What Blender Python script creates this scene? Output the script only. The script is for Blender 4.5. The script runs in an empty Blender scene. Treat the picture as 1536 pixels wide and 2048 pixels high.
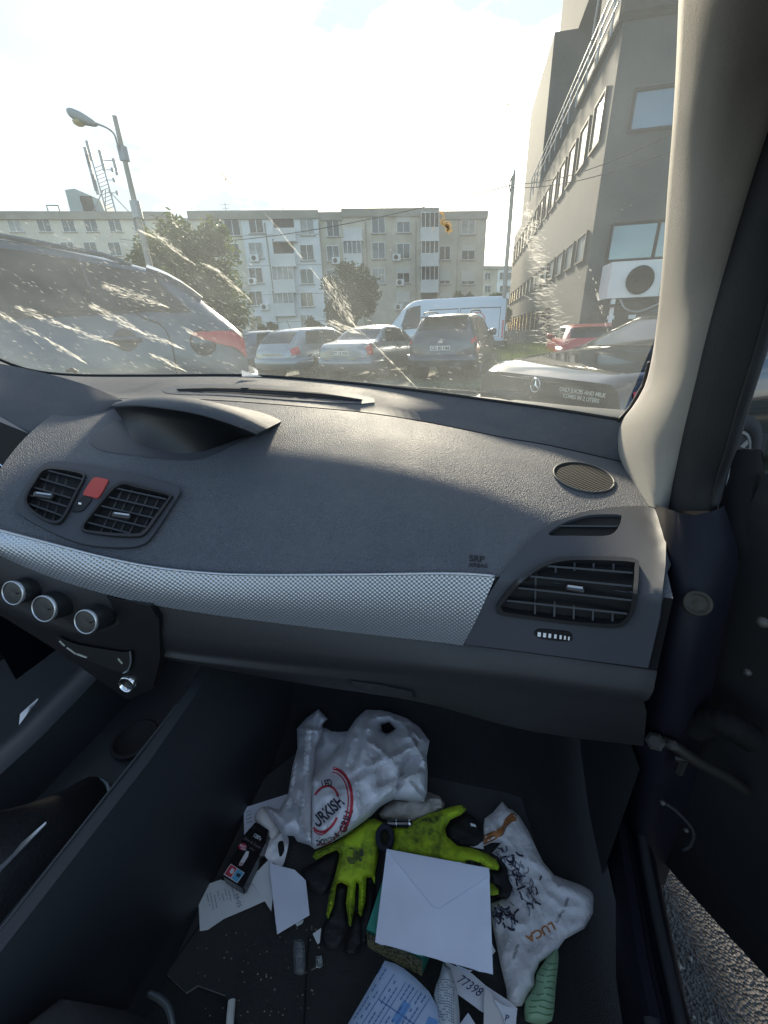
import bpy, bmesh, math, random
from mathutils import Vector, Matrix, noise
from mathutils.bvhtree import BVHTree
from mathutils.geometry import delaunay_2d_cdt

R = math.radians
random.seed(7)
SC = bpy.context.scene
COL = SC.collection

# ------------------------------------------------------------------ camera
# world frame = the car's frame: X right, Y forward, Z up, ground z = 0
FPX = 800.0                      # focal length in pixels of the 1536 x 2048 photograph
PSI = R(14.0)                    # camera heading, left of the car's forward direction
CAM = Vector((0, 0, 1.2))
DN = Vector((65 / FPX, 1788 / FPX, 1)).normalized()       # straight down, in camera axes (right, down, forward)
HD = (Vector((0, 0, 1)) - DN * DN.z).normalized()         # heading
RT = DN.cross(HD)
WR = Vector((math.cos(PSI), math.sin(PSI), 0))
WH = Vector((-math.sin(PSI), math.cos(PSI), 0))
WZ = Vector((0, 0, 1))


def c2w(c):
    return WR * c.dot(RT) + WH * c.dot(HD) - WZ * c.dot(DN)


cd = bpy.data.cameras.new('camera')
cam = bpy.data.objects.new('camera', cd)
COL.objects.link(cam)
cr, cdn, cf = c2w(Vector((1, 0, 0))), c2w(Vector((0, 1, 0))), c2w(Vector((0, 0, 1)))
M = Matrix(((cr.x, -cdn.x, -cf.x, CAM.x), (cr.y, -cdn.y, -cf.y, CAM.y), (cr.z, -cdn.z, -cf.z, CAM.z), (0, 0, 0, 1)))
cam.matrix_world = M
cd.sensor_fit = 'VERTICAL'
cd.sensor_height = 36.0
cd.sensor_width = 27.0
cd.lens = 36.0 * FPX / 2048
cd.clip_start = 0.01
cd.clip_end = 2000
SC.camera = cam

# ------------------------------------------------------------------ sky, sun, exposure
SUN_EL = R(21.5)
SUN_AZ = R(3.0)                # from the camera heading, positive to the right
w = bpy.data.worlds.new('World')
SC.world = w
w.use_nodes = True
nt = w.node_tree
for n in list(nt.nodes):
    nt.nodes.remove(n)
sdir = (WR * math.sin(SUN_AZ) + WH * math.cos(SUN_AZ)) * math.cos(SUN_EL) + WZ * math.sin(SUN_EL)
sky = nt.nodes.new('ShaderNodeTexSky')
sky.sky_type = 'NISHITA'
sky.sun_disc = False
sky.sun_elevation = SUN_EL
sky.sun_rotation = math.atan2(sdir.x, sdir.y)
sky.altitude = 80
sky.air_density = 1.0
sky.dust_density = 0.9
tc = nt.nodes.new('ShaderNodeTexCoord')
mp = nt.nodes.new('ShaderNodeMapping')
mp.inputs['Scale'].default_value = (1, 1, 2.6)
mp.inputs['Location'].default_value = (0.62, 0.34, 0.2)
nz = nt.nodes.new('ShaderNodeTexNoise')
nz.inputs['Scale'].default_value = 2.1
nz.inputs['Detail'].default_value = 6
nz.inputs['Roughness'].default_value = 0.55
rp = nt.nodes.new('ShaderNodeValToRGB')
rp.color_ramp.elements[0].position = 0.50
rp.color_ramp.elements[0].color = (0, 0, 0, 1)
rp.color_ramp.elements[1].position = 0.62
rp.color_ramp.elements[1].color = (1, 1, 1, 1)
mx = nt.nodes.new('ShaderNodeMixRGB')
mx.inputs['Color2'].default_value = (3.0, 3.45, 3.95, 1)
bg = nt.nodes.new('ShaderNodeBackground')
bg.inputs['Strength'].default_value = 0.145
wo = nt.nodes.new('ShaderNodeOutputWorld')
L = nt.links.new
L(tc.outputs['Generated'], mp.inputs['Vector'])
L(mp.outputs[0], nz.inputs['Vector'])
L(nz.outputs['Fac'], rp.inputs['Fac'])
L(rp.outputs['Color'], mx.inputs['Fac'])
L(sky.outputs[0], mx.inputs['Color1'])
L(mx.outputs[0], bg.inputs['Color'])
L(bg.outputs[0], wo.inputs[0])

sl = bpy.data.lights.new('sun', 'SUN')
sl.energy = 4.3
sl.angle = R(5.0)
sl.color = (1.0, 0.88, 0.72)
so = bpy.data.objects.new('sun', sl)
COL.objects.link(so)
so.rotation_euler = sdir.to_track_quat('Z', 'Y').to_euler()
so.location = (0, 0, 30)

SC.view_settings.view_transform = 'Standard'
SC.view_settings.look = 'None'
SC.view_settings.exposure = 1.15
SC.view_settings.gamma = 1.0
SC.view_settings.use_curve_mapping = False
SC.cycles.use_denoising = True
SC.cycles.max_bounces = 8
SC.cycles.transparent_max_bounces = 24
SC.cycles.sample_clamp_indirect = 6


# ------------------------------------------------------------------ pixel rays (photograph pixels -> points in the place)
def ray(px, py):
    return c2w(Vector(((px - 768) / FPX, (py - 1024) / FPX, 1)))


def UY(px, py, Y):               # where the ray meets the plane at car-forward distance Y
    d = ray(px, py)
    return CAM + d * (Y / d.y)


def UZ(px, py, z):
    d = ray(px, py)
    return CAM + d * ((z - CAM.z) / d.z)


def UF(px, py, F):               # where the ray is F metres ahead of the camera
    d = ray(px, py)
    return CAM + d * (F / d.dot(WH))


def OUT(r, f, z=0.0):            # metres right of / ahead of the camera -> world
    return WR * r + WH * f + WZ * z


def hit(bvh, px, py, off=0.0):
    d = ray(px, py).normalized()
    h = bvh.ray_cast(CAM, d)
    if h[0] is None:
        return None
    return h[0] - d * off


# ------------------------------------------------------------------ materials
MATS = {}


def mat(name, col, rough=0.5, metal=0.0, bump=0.0, bscale=200.0, var=0.0, vscale=8.0, spec=0.5, coat=0.0, kind='noise', detail=3.0,
        trans=0.0, sheen=0.0, emit=0.0):
    if name in MATS:
        return MATS[name]
    m = bpy.data.materials.new(name)
    m.use_nodes = True
    t = m.node_tree
    b = t.nodes['Principled BSDF']
    b.inputs['Base Color'].default_value = (*col, 1)
    b.inputs['Roughness'].default_value = rough
    b.inputs['Metallic'].default_value = metal
    b.inputs['Specular IOR Level'].default_value = spec
    b.inputs['Coat Weight'].default_value = coat
    b.inputs['Sheen Weight'].default_value = sheen
    if emit:
        b.inputs['Emission Color'].default_value = (*col, 1)
        b.inputs['Emission Strength'].default_value = emit
    tcn = t.nodes.new('ShaderNodeTexCoord')
    if var:
        n1 = t.nodes.new('ShaderNodeTexNoise')
        n1.inputs['Scale'].default_value = vscale
        n1.inputs['Detail'].default_value = 5
        t.links.new(tcn.outputs['Object'], n1.inputs['Vector'])
        mr = t.nodes.new('ShaderNodeMapRange')
        mr.inputs[1].default_value = 0.25
        mr.inputs[2].default_value = 0.75
        mr.inputs[3].default_value = 1 - var
        mr.inputs[4].default_value = 1 + var
        t.links.new(n1.outputs['Fac'], mr.inputs[0])
        hs = t.nodes.new('ShaderNodeHueSaturation')
        hs.inputs['Color'].default_value = (*col, 1)
        t.links.new(mr.outputs[0], hs.inputs['Value'])
        t.links.new(hs.outputs[0], b.inputs['Base Color'])
    if bump:
        if kind == 'crumple':
            va = t.nodes.new('ShaderNodeTexVoronoi')
            va.inputs['Scale'].default_value = bscale
            vb = t.nodes.new('ShaderNodeTexVoronoi')
            vb.inputs['Scale'].default_value = bscale * 2.7
            vm = t.nodes.new('ShaderNodeMath'); vm.operation = 'MULTIPLY_ADD'
            vm.inputs[1].default_value = .35
            nn = t.nodes.new('ShaderNodeTexNoise'); nn.inputs['Scale'].default_value = bscale * .7
            nm = t.nodes.new('ShaderNodeMixRGB'); nm.inputs[0].default_value = .12
            t.links.new(tcn.outputs['Object'], nm.inputs[1]); t.links.new(nn.outputs['Color'], nm.inputs[2])
            t.links.new(tcn.outputs['Object'], nn.inputs['Vector'])
            for q_ in (va, vb):
                t.links.new(nm.outputs[0], q_.inputs['Vector'])
            t.links.new(vb.outputs['Distance'], vm.inputs[0]); t.links.new(va.outputs['Distance'], vm.inputs[2])
            n2 = nn
            o = vm.outputs[0]
        elif kind == 'voronoi':
            n2 = t.nodes.new('ShaderNodeTexVoronoi')
            n2.inputs['Scale'].default_value = bscale
            o = n2.outputs['Distance']
        else:
            n2 = t.nodes.new('ShaderNodeTexNoise')
            n2.inputs['Scale'].default_value = bscale
            n2.inputs['Detail'].default_value = detail
            o = n2.outputs['Fac']
        if kind != 'crumple':
            t.links.new(tcn.outputs['Object'], n2.inputs['Vector'])
        bp = t.nodes.new('ShaderNodeBump')
        bp.inputs['Strength'].default_value = bump
        bp.inputs['Distance'].default_value = 0.012 if kind == 'crumple' else 0.02 if bscale < 30 else 0.002
        t.links.new(o, bp.inputs['Height'])
        t.links.new(bp.outputs[0], b.inputs['Normal'])
    if trans:
        tr = t.nodes.new('ShaderNodeBsdfTranslucent')
        tr.inputs['Color'].default_value = (*col, 1)
        ms = t.nodes.new('ShaderNodeMixShader')
        ms.inputs[0].default_value = trans
        out = t.nodes['Material Output']
        t.links.new(b.outputs[0], ms.inputs[1])
        t.links.new(tr.outputs[0], ms.inputs[2])
        t.links.new(ms.outputs[0], out.inputs[0])
    MATS[name] = m
    return m


def pad_grain(name, col, rough, scale, strength, spec=0.5):
    m = mat(name, col, rough, spec=spec)
    t = m.node_tree
    if any(n.type == 'TEX_VORONOI' for n in t.nodes):
        return m
    b = t.nodes['Principled BSDF']
    tcn = t.nodes.new('ShaderNodeTexCoord')
    v = t.nodes.new('ShaderNodeTexVoronoi')
    v.feature = 'DISTANCE_TO_EDGE'
    v.inputs['Scale'].default_value = scale
    n = t.nodes.new('ShaderNodeTexNoise')
    n.inputs['Scale'].default_value = scale * 1.7
    n.inputs['Detail'].default_value = 3
    mul = t.nodes.new('ShaderNodeMath')
    mul.operation = 'ADD'
    t.links.new(tcn.outputs['Object'], v.inputs['Vector'])
    t.links.new(tcn.outputs['Object'], n.inputs['Vector'])
    t.links.new(v.outputs['Distance'], mul.inputs[0])
    t.links.new(n.outputs['Fac'], mul.inputs[1])
    bp = t.nodes.new('ShaderNodeBump')
    bp.inputs['Strength'].default_value = strength
    bp.inputs['Distance'].default_value = 0.0026
    t.links.new(mul.outputs[0], bp.inputs['Height'])
    t.links.new(bp.outputs[0], b.inputs['Normal'])
    n4 = t.nodes.new('ShaderNodeTexNoise')          # dust specks and a thin uneven film
    n4.inputs['Scale'].default_value = 520
    n4.inputs['Detail'].default_value = 2
    n5 = t.nodes.new('ShaderNodeTexNoise')
    n5.inputs['Scale'].default_value = 9
    n5.inputs['Detail'].default_value = 7
    n5.inputs['Roughness'].default_value = .7
    m4 = t.nodes.new('ShaderNodeMapRange'); m4.inputs[1].default_value = .66; m4.inputs[2].default_value = .74; m4.inputs[4].default_value = .5
    m5 = t.nodes.new('ShaderNodeMapRange'); m5.inputs[1].default_value = .42; m5.inputs[2].default_value = .72; m5.inputs[4].default_value = .10
    mm = t.nodes.new('ShaderNodeMath'); mm.operation = 'MAXIMUM'
    mc_ = t.nodes.new('ShaderNodeMixRGB')
    mc_.inputs['Color1'].default_value = (*col, 1)
    mc_.inputs['Color2'].default_value = (.30, .29, .27, 1)
    for q_ in (n4, n5):
        t.links.new(tcn.outputs['Object'], q_.inputs['Vector'])
    t.links.new(n4.outputs['Fac'], m4.inputs[0]); t.links.new(n5.outputs['Fac'], m5.inputs[0])
    t.links.new(m4.outputs[0], mm.inputs[0]); t.links.new(m5.outputs[0], mm.inputs[1])
    t.links.new(mm.outputs[0], mc_.inputs['Fac'])
    t.links.new(mc_.outputs[0], b.inputs['Base Color'])
    n3 = t.nodes.new('ShaderNodeTexNoise')          # dust: uneven roughness and a faint grey film
    n3.inputs['Scale'].default_value = 7
    n3.inputs['Detail'].default_value = 6
    t.links.new(tcn.outputs['Object'], n3.inputs['Vector'])
    mr = t.nodes.new('ShaderNodeMapRange')
    mr.inputs[1].default_value = 0.3
    mr.inputs[2].default_value = 0.7
    mr.inputs[3].default_value = rough - 0.06
    mr.inputs[4].default_value = rough + 0.06
    t.links.new(n3.outputs['Fac'], mr.inputs[0])
    t.links.new(mr.outputs[0], b.inputs['Roughness'])
    return m


def dirty_glass():
    m = bpy.data.materials.new('windscreen_glass')
    m.use_nodes = True
    t = m.node_tree
    for n in list(t.nodes):
        t.nodes.remove(n)
    out = t.nodes.new('ShaderNodeOutputMaterial')
    tr = t.nodes.new('ShaderNodeBsdfTransparent')
    tr.inputs['Color'].default_value = (0.84, 0.85, 0.79, 1)
    film = t.nodes.new('ShaderNodeBsdfTranslucent')
    film.inputs['Color'].default_value = (0.78, 0.84, 0.80, 1)
    gl = t.nodes.new('ShaderNodeBsdfGlossy')
    gl.inputs['Roughness'].default_value = 0.02
    tcn = t.nodes.new('ShaderNodeTexCoord')
    n1 = t.nodes.new('ShaderNodeTexNoise')
    n1.inputs['Scale'].default_value = 5
    n1.inputs['Detail'].default_value = 7
    n1.inputs['Roughness'].default_value = 0.6
    t.links.new(tcn.outputs['Object'], n1.inputs['Vector'])
    m1 = t.nodes.new('ShaderNodeMapRange')
    m1.inputs[1].default_value = 0.3
    m1.inputs[2].default_value = 0.75
    m1.inputs[3].default_value = 0.045
    m1.inputs[4].default_value = 0.11
    t.links.new(n1.outputs['Fac'], m1.inputs[0])
    v = t.nodes.new('ShaderNodeTexVoronoi')          # dried droplets
    v.inputs['Scale'].default_value = 95
    t.links.new(tcn.outputs['Object'], v.inputs['Vector'])
    m2 = t.nodes.new('ShaderNodeMapRange')
    m2.inputs[1].default_value = 0.10
    m2.inputs[2].default_value = 0.03
    m2.inputs[3].default_value = 0.0
    m2.inputs[4].default_value = 0.03
    t.links.new(v.outputs['Distance'], m2.inputs[0])
    n2 = t.nodes.new('ShaderNodeTexNoise')
    n2.inputs['Scale'].default_value = 22
    t.links.new(tcn.outputs['Object'], n2.inputs['Vector'])
    m3 = t.nodes.new('ShaderNodeMapRange')
    m3.inputs[1].default_value = 0.58
    m3.inputs[2].default_value = 0.7
    t.links.new(n2.outputs['Fac'], m3.inputs[0])
    mu = t.nodes.new('ShaderNodeMath')
    mu.operation = 'MULTIPLY'
    t.links.new(m2.outputs[0], mu.inputs[0])
    t.links.new(m3.outputs[0], mu.inputs[1])
    ad = t.nodes.new('ShaderNodeMath')
    ad.operation = 'ADD'
    t.links.new(m1.outputs[0], ad.inputs[0])
    t.links.new(mu.outputs[0], ad.inputs[1])
    x1 = t.nodes.new('ShaderNodeMixShader')
    t.links.new(ad.outputs[0], x1.inputs[0])
    t.links.new(tr.outputs[0], x1.inputs[1])
    t.links.new(film.outputs[0], x1.inputs[2])
    fr = t.nodes.new('ShaderNodeFresnel')
    fr.inputs['IOR'].default_value = 1.35
    fm = t.nodes.new('ShaderNodeMath')
    fm.operation = 'MULTIPLY'
    fm.inputs[1].default_value = 0.5
    t.links.new(fr.outputs[0], fm.inputs[0])
    x2 = t.nodes.new('ShaderNodeMixShader')
    t.links.new(fm.outputs[0], x2.inputs[0])
    t.links.new(x1.outputs[0], x2.inputs[1])
    t.links.new(gl.outputs[0], x2.inputs[2])
    t.links.new(x2.outputs[0], out.inputs[0])
    return m


def film_mat(name, col, opacity):
    m = bpy.data.materials.new(name)
    m.use_nodes = True
    t = m.node_tree
    for n in list(t.nodes):
        t.nodes.remove(n)
    out = t.nodes.new('ShaderNodeOutputMaterial')
    tr = t.nodes.new('ShaderNodeBsdfTransparent')
    tl = t.nodes.new('ShaderNodeBsdfTranslucent')
    tl.inputs['Color'].default_value = (*col, 1)
    x = t.nodes.new('ShaderNodeMixShader')
    tcn = t.nodes.new('ShaderNodeTexCoord')
    n1 = t.nodes.new('ShaderNodeTexNoise')
    n1.inputs['Scale'].default_value = 260
    n1.inputs['Detail'].default_value = 4
    t.links.new(tcn.outputs['Object'], n1.inputs['Vector'])
    mr = t.nodes.new('ShaderNodeMapRange')
    mr.inputs[1].default_value = 0.35
    mr.inputs[2].default_value = 0.6
    mr.inputs[3].default_value = opacity * 0.45
    mr.inputs[4].default_value = opacity
    t.links.new(n1.outputs['Fac'], mr.inputs[0])
    t.links.new(mr.outputs[0], x.inputs[0])
    t.links.new(tr.outputs[0], x.inputs[1])
    t.links.new(tl.outputs[0], x.inputs[2])
    t.links.new(x.outputs[0], out.inputs[0])
    return m


# ------------------------------------------------------------------ mesh helpers
def mesh(name, verts, faces, smooth=False):
    me = bpy.data.meshes.new(name)
    me.from_pydata([tuple(v) for v in verts], [], faces)
    me.validate()
    if smooth:
        me.polygons.foreach_set('use_smooth', [True] * len(me.polygons))
    me.update()
    return me


def root_of(p):
    while p.parent:
        p = p.parent
    return p


def ob(name, me, m=None, parent=None, loc=None, rz=None):
    o = bpy.data.objects.new(name, me)
    COL.objects.link(o)
    if m is not None and me is not None and len(me.materials) == 0:
        me.materials.append(m)
    if parent is not None:
        o.parent = parent
    if loc is not None:
        o.location = loc
    if rz is not None:
        o.rotation_euler = (0, 0, rz)
    return o


def tag(o, label=None, cat=None, group=None, kind=None):
    if label:
        o['label'] = label
    if cat:
        o['category'] = cat
    if group:
        o['group'] = group
    if kind:
        o['kind'] = kind
    return o


def empty(name, loc, rz=0.0):
    o = ob(name, None, loc=loc, rz=rz)
    o.empty_display_size = 0.1
    return o


def wob(name, verts, faces, m, parent=None, smooth=False, kind=None):
    """object from world-space vertices; under a parent (pure translation roots) or with its origin at its base"""
    if parent is not None:
        org = root_of(parent).location
    else:
        xs = [v[0] for v in verts]; ys = [v[1] for v in verts]; zs = [v[2] for v in verts]
        org = Vector(((min(xs) + max(xs)) / 2, (min(ys) + max(ys)) / 2, min(zs)))
    o = ob(name, mesh(name, [Vector(v) - org for v in verts], faces, smooth), m, parent)
    if parent is None:
        o.location = org
    if kind:
        o['kind'] = kind
    return o


def solid(o, t, off=-1.0):
    md = o.modifiers.new('thickness', 'SOLIDIFY')
    md.thickness = t
    md.offset = off
    es = o.modifiers.new('edges', 'EDGE_SPLIT')
    es.split_angle = R(40)
    return o


def sharp(o, ang=35):
    me = o.data
    me.polygons.foreach_set('use_smooth', [True] * len(me.polygons))
    bm = bmesh.new()
    bm.from_mesh(me)
    for e in bm.edges:
        if len(e.link_faces) == 2 and e.calc_face_angle(0) > R(ang):
            e.smooth = False
    bm.to_mesh(me)
    bm.free()
    return o


def crom(pts, n, closed=False):
    """Catmull-Rom through pts (tuples or Vectors), n samples, spaced by chord length"""
    P = [Vector(p) for p in pts]
    k = len(P)
    segs = k if closed else k - 1
    Ls = [(P[(i + 1) % k] - P[i]).length + 1e-9 for i in range(segs)]
    tot = sum(Ls)
    out = []
    cnt = n if closed else n - 1
    for j in range(n):
        s = tot * j / cnt
        i = 0
        while i < segs - 1 and s > Ls[i]:
            s -= Ls[i]
            i += 1
        u = min(1.0, s / Ls[i])
        p1, p2 = P[i], P[(i + 1) % k]
        p0 = P[(i - 1) % k] if (closed or i > 0) else p1 * 2 - p2
        p3 = P[(i + 2) % k] if (closed or i + 2 < k) else p2 * 2 - p1
        out.append(0.5 * ((2 * p1) + (p2 - p0) * u + (2 * p0 - 5 * p1 + 4 * p2 - p3) * u * u + (3 * p1 - p0 - 3 * p2 + p3) * u ** 3))
    return out


def railY(lst, n):
    return crom([UY(*p) for p in lst], n)


def loft(rails, close=False):
    """grid through rails (lists of equal length)"""
    n = len(rails[0])
    v = [p for r_ in rails for p in r_]
    f = []
    for i in range(len(rails) - 1):
        for j in range(n - 1):
            a = i * n + j
            f.append((a, a + 1, a + n + 1, a + n))
        if close:
            a = i * n
            f.append((a + n - 1, a, a + n, a + 2 * n - 1))
    return v, f


def bvh_of(*vf):
    V = []; F = []
    for v, f in vf:
        b = len(V)
        V += [Vector(p) for p in v]
        F += [tuple(i + b for i in q) for q in f]
    return BVHTree.FromPolygons(V, F)


def box_vf(c, s, rot=None):
    x, y, z = s[0] / 2, s[1] / 2, s[2] / 2
    v = [Vector((a * x, b * y, d * z)) for d in (-1, 1) for b in (-1, 1) for a in (-1, 1)]
    if rot is not None:
        v = [rot @ p for p in v]
    v = [p + Vector(c) for p in v]
    f = [(0, 2, 3, 1), (4, 5, 7, 6), (0, 1, 5, 4), (2, 6, 7, 3), (0, 4, 6, 2), (1, 3, 7, 5)]
    return v, f


def span(x0, x1, y0, y1, z0, z1):
    return box_vf(((x0 + x1) / 2, (y0 + y1) / 2, (z0 + z1) / 2), (abs(x1 - x0), abs(y1 - y0), abs(z1 - z0)))


def join(*vf):
    V = []; F = []
    for v, f in vf:
        b = len(V)
        V += list(v)
        F += [tuple(i + b for i in q) for q in f]
    return V, F


def tube_vf(pts, r, n=8, r2=None):
    P = [Vector(p) for p in pts]
    V = []; F = []
    k = len(P)
    up = None
    for i, p in enumerate(P):
        t = (P[min(i + 1, k - 1)] - P[max(i - 1, 0)]).normalized()
        if up is None:
            up = t.orthogonal().normalized()
        up = (up - t * up.dot(t)).normalized()
        s = t.cross(up)
        rr = r if r2 is None else r + (r2 - r) * i / (k - 1)
        for j in range(n):
            a = 2 * math.pi * j / n
            V.append(p + (up * math.cos(a) + s * math.sin(a)) * rr)
    for i in range(k - 1):
        for j in range(n):
            a = i * n + j
            b = i * n + (j + 1) % n
            F.append((a, b, b + n, a + n))
    F.append(tuple(reversed(range(n))))
    F.append(tuple(range((k - 1) * n, k * n)))
    return V, F


def lathe_vf(prof, c, ax, n=24, caps=True):
    """profile [(r, h)] turned about ax through c"""
    ax = Vector(ax).normalized()
    u = ax.orthogonal().normalized()
    v_ = ax.cross(u)
    V = []; F = []
    for r_, h in prof:
        for j in range(n):
            a = 2 * math.pi * j / n
            V.append(Vector(c) + ax * h + (u * math.cos(a) + v_ * math.sin(a)) * r_)
    for i in range(len(prof) - 1):
        for j in range(n):
            a = i * n + j
            b = i * n + (j + 1) % n
            F.append((a, b, b + n, a + n))
    if caps:
        F.append(tuple(reversed(range(n))))
        F.append(tuple(range((len(prof) - 1) * n, len(prof) * n)))
    return V, F


def inpoly(x, y, poly):
    c = False
    j = len(poly) - 1
    for i in range(len(poly)):
        xi, yi = poly[i][0], poly[i][1]
        xj, yj = poly[j][0], poly[j][1]
        if (yi > y) != (yj > y) and x < (xj - xi) * (y - yi) / (yj - yi + 1e-12) + xi:
            c = not c
        j = i
    return c


def edist(x, y, loops):
    best = 1e9
    for poly in loops:
        for i in range(len(poly)):
            ax, ay = poly[i - 1][0], poly[i - 1][1]
            bx, by = poly[i][0], poly[i][1]
            dx, dy = bx - ax, by - ay
            t = max(0, min(1, ((x - ax) * dx + (y - ay) * dy) / (dx * dx + dy * dy + 1e-12)))
            d = (x - ax - t * dx) ** 2 + (y - ay - t * dy) ** 2
            if d < best:
                best = d
    return math.sqrt(best)


def densify(poly, step):
    out = []
    for i in range(len(poly)):
        a = poly[i]
        b = poly[(i + 1) % len(poly)]
        n = max(1, int(math.hypot(b[0] - a[0], b[1] - a[1]) / step))
        for k in range(n):
            out.append((a[0] + (b[0] - a[0]) * k / n, a[1] + (b[1] - a[1]) * k / n))
    return out


def smoothp(poly, n=48):
    return [(p.x, p.y) for p in crom([(q[0], q[1], 0) for q in poly], n, True)]


def tri2d(outline, step, holes=()):
    """triangulated flat region with interior points: list of (x, y), triangles"""
    o = densify(outline, step)
    hs = [densify(h, step) for h in holes]
    pts = list(o)
    edges = [(i, (i + 1) % len(o)) for i in range(len(o))]
    for h in hs:
        b = len(pts)
        pts += h
        edges += [(b + i, b + (i + 1) % len(h)) for i in range(len(h))]
    xs = [p[0] for p in o]; ys = [p[1] for p in o]
    y = min(ys) + step * 0.5
    row = 0
    rnd = random.Random(3)
    while y < max(ys):
        x = min(xs) + step * (0.5 if row % 2 else 1.0)
        while x < max(xs):
            qx, qy = x + rnd.uniform(-.2, .2) * step, y + rnd.uniform(-.2, .2) * step
            if inpoly(qx, qy, o) and not any(inpoly(qx, qy, h) for h in hs) and edist(qx, qy, [o] + hs) > step * 0.4:
                pts.append((qx, qy))
            x += step
        y += step * 0.87
        row += 1
    r = delaunay_2d_cdt([Vector(p) for p in pts], edges, [], 0, 1e-5)
    V = [(v.x, v.y) for v in r[0]]
    T = []
    for f in r[2]:
        cx = sum(V[i][0] for i in f) / len(f)
        cy = sum(V[i][1] for i in f) / len(f)
        if inpoly(cx, cy, o) and not any(inpoly(cx, cy, h) for h in hs):
            T.append(tuple(f))
    return V, T


def flip_up(V, T):
    """make faces look towards the camera"""
    out = []
    for f in T:
        a, b, c = V[f[0]], V[f[1]], V[f[2]]
        n = (b - a).cross(c - a)
        out.append(f if n.dot(CAM - a) > 0 else tuple(reversed(f)))
    return out


def sheet(name, outline, step, fn, m, parent=None, holes=(), smooth=True, thick=0.0):
    P, T = tri2d(outline, step, holes)
    V = []; bad = set()
    for i, (x, y) in enumerate(P):
        q = fn(x, y)
        if q is None:
            bad.add(i); q = Vector((0, 0, 0))
        V.append(q)
    T = [f for f in T if not any(i in bad for i in f)]
    T = flip_up(V, T)
    if bad:
        used = sorted({i for f in T for i in f})
        ren = {a: b for b, a in enumerate(used)}
        V = [V[i] for i in used]
        T = [tuple(ren[i] for i in f) for f in T]
    o = wob(name, V, T, m, parent, smooth)
    if thick:
        solid(o, thick)
    return o


def patch(name, outline, bvh, off, m, parent, step=14, holes=(), thick=0.0, smooth=True):
    return sheet(name, outline, step, lambda x, y: hit(bvh, x, y, off), m, parent, holes, smooth, thick)


TXT = {}


def glyphs(s, bold=False):
    if s in TXT:
        return TXT[s]
    c = bpy.data.curves.new('t', 'FONT')
    c.body = s
    c.size = 1.0
    c.resolution_u = 3
    if bold:
        c.offset = 0.028
    o = bpy.data.objects.new('t', c)
    COL.objects.link(o)
    bpy.context.view_layer.update()
    dg = bpy.context.evaluated_depsgraph_get()
    me = bpy.data.meshes.new_from_object(o.evaluated_get(dg))
    V = [(v.co.x, v.co.y) for v in me.vertices]
    F = [tuple(p.vertices) for p in me.polygons]
    bpy.data.objects.remove(o)
    bpy.data.curves.remove(c)
    bpy.data.meshes.remove(me)
    TXT[s] = (V, F)
    return TXT[s]


def print_on(s, x, y, size, ang, fn, m, parent, name='lettering', stretch=1.0, bold=False, arc=None, shear=0.0):
    """flat lettering laid on a surface: fn maps photograph pixels to points just off that surface.
    (x, y) start of the baseline, ang the reading direction in degrees (clockwise in the picture)"""
    V, F = glyphs(s, bold)
    ca, sa = math.cos(R(ang)), math.sin(R(ang))
    P = []
    for gx, gy in V:
        a = (gx + shear * gy) * size * stretch
        b = -gy * size
        if arc:                      # arc = (cx, cy, radius, start angle, direction)
            cx, cy, rad, a0, sg = arc
            th = R(a0) + sg * a / rad
            rr = rad - sg * b
            q = (cx + rr * math.cos(th), cy + rr * math.sin(th))
        else:
            q = (x + a * ca - b * sa, y + a * sa + b * ca)
        p = fn(*q)
        P.append(p)
    if any(p is None for p in P):
        F = [f for f in F if not any(P[i] is None for i in f)]
        P = [p if p is not None else Vector((0, 0, 0)) for p in P]
        used = sorted({i for f in F for i in f})
        if not used:
            return None
        ren = {a: b for b, a in enumerate(used)}
        P = [P[i] for i in used]
        F = [tuple(ren[i] for i in f) for f in F]
    return wob(name, P, flip_up(P, F), m, parent)


def zoomer(x0, y0, s):
    return lambda pts: [(x0 + p[0] / s, y0 + p[1] / s) for p in pts]


ZA = zoomer(500, 1350, 3.072)
ZB = zoomer(360, 1560, 3.072)
ZC = zoomer(700, 1560, 2.793)
Z6 = zoomer(0, 720, 2.56)
Z8 = zoomer(900, 800, 2.415)
Z2 = zoomer(0, 380, 3.0)
# ================================================================== OUTDOORS
# ------------------------------------------------------------------ ground
def ground_mat():
    m = bpy.data.materials.new('parking_ground')
    m.use_nodes = True
    t = m.node_tree
    b = t.nodes['Principled BSDF']
    b.inputs['Roughness'].default_value = 0.9
    tcn = t.nodes.new('ShaderNodeTexCoord')
    n1 = t.nodes.new('ShaderNodeTexNoise')
    n1.inputs['Scale'].default_value = 0.8
    n1.inputs['Detail'].default_value = 9
    n1.inputs['Roughness'].default_value = 0.65
    rp_ = t.nodes.new('ShaderNodeValToRGB')
    e = rp_.color_ramp.elements
    e[0].position = 0.36; e[0].color = (0.05, 0.065, 0.028, 1)
    e[1].position = 0.66; e[1].color = (0.20, 0.185, 0.15, 1)
    e.new(0.5).color = (0.12, 0.12, 0.085, 1)
    n2 = t.nodes.new('ShaderNodeTexNoise')
    n2.inputs['Scale'].default_value = 25
    n2.inputs['Detail'].default_value = 5
    bp = t.nodes.new('ShaderNodeBump')
    bp.inputs['Distance'].default_value = 0.06
    bp.inputs['Strength'].default_value = 0.8
    for n in (n1, n2):
        t.links.new(tcn.outputs['Object'], n.inputs['Vector'])
    t.links.new(n1.outputs['Fac'], rp_.inputs['Fac'])
    t.links.new(rp_.outputs[0], b.inputs['Base Color'])
    t.links.new(n2.outputs['Fac'], bp.inputs['Height'])
    t.links.new(bp.outputs[0], b.inputs['Normal'])
    return m


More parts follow.
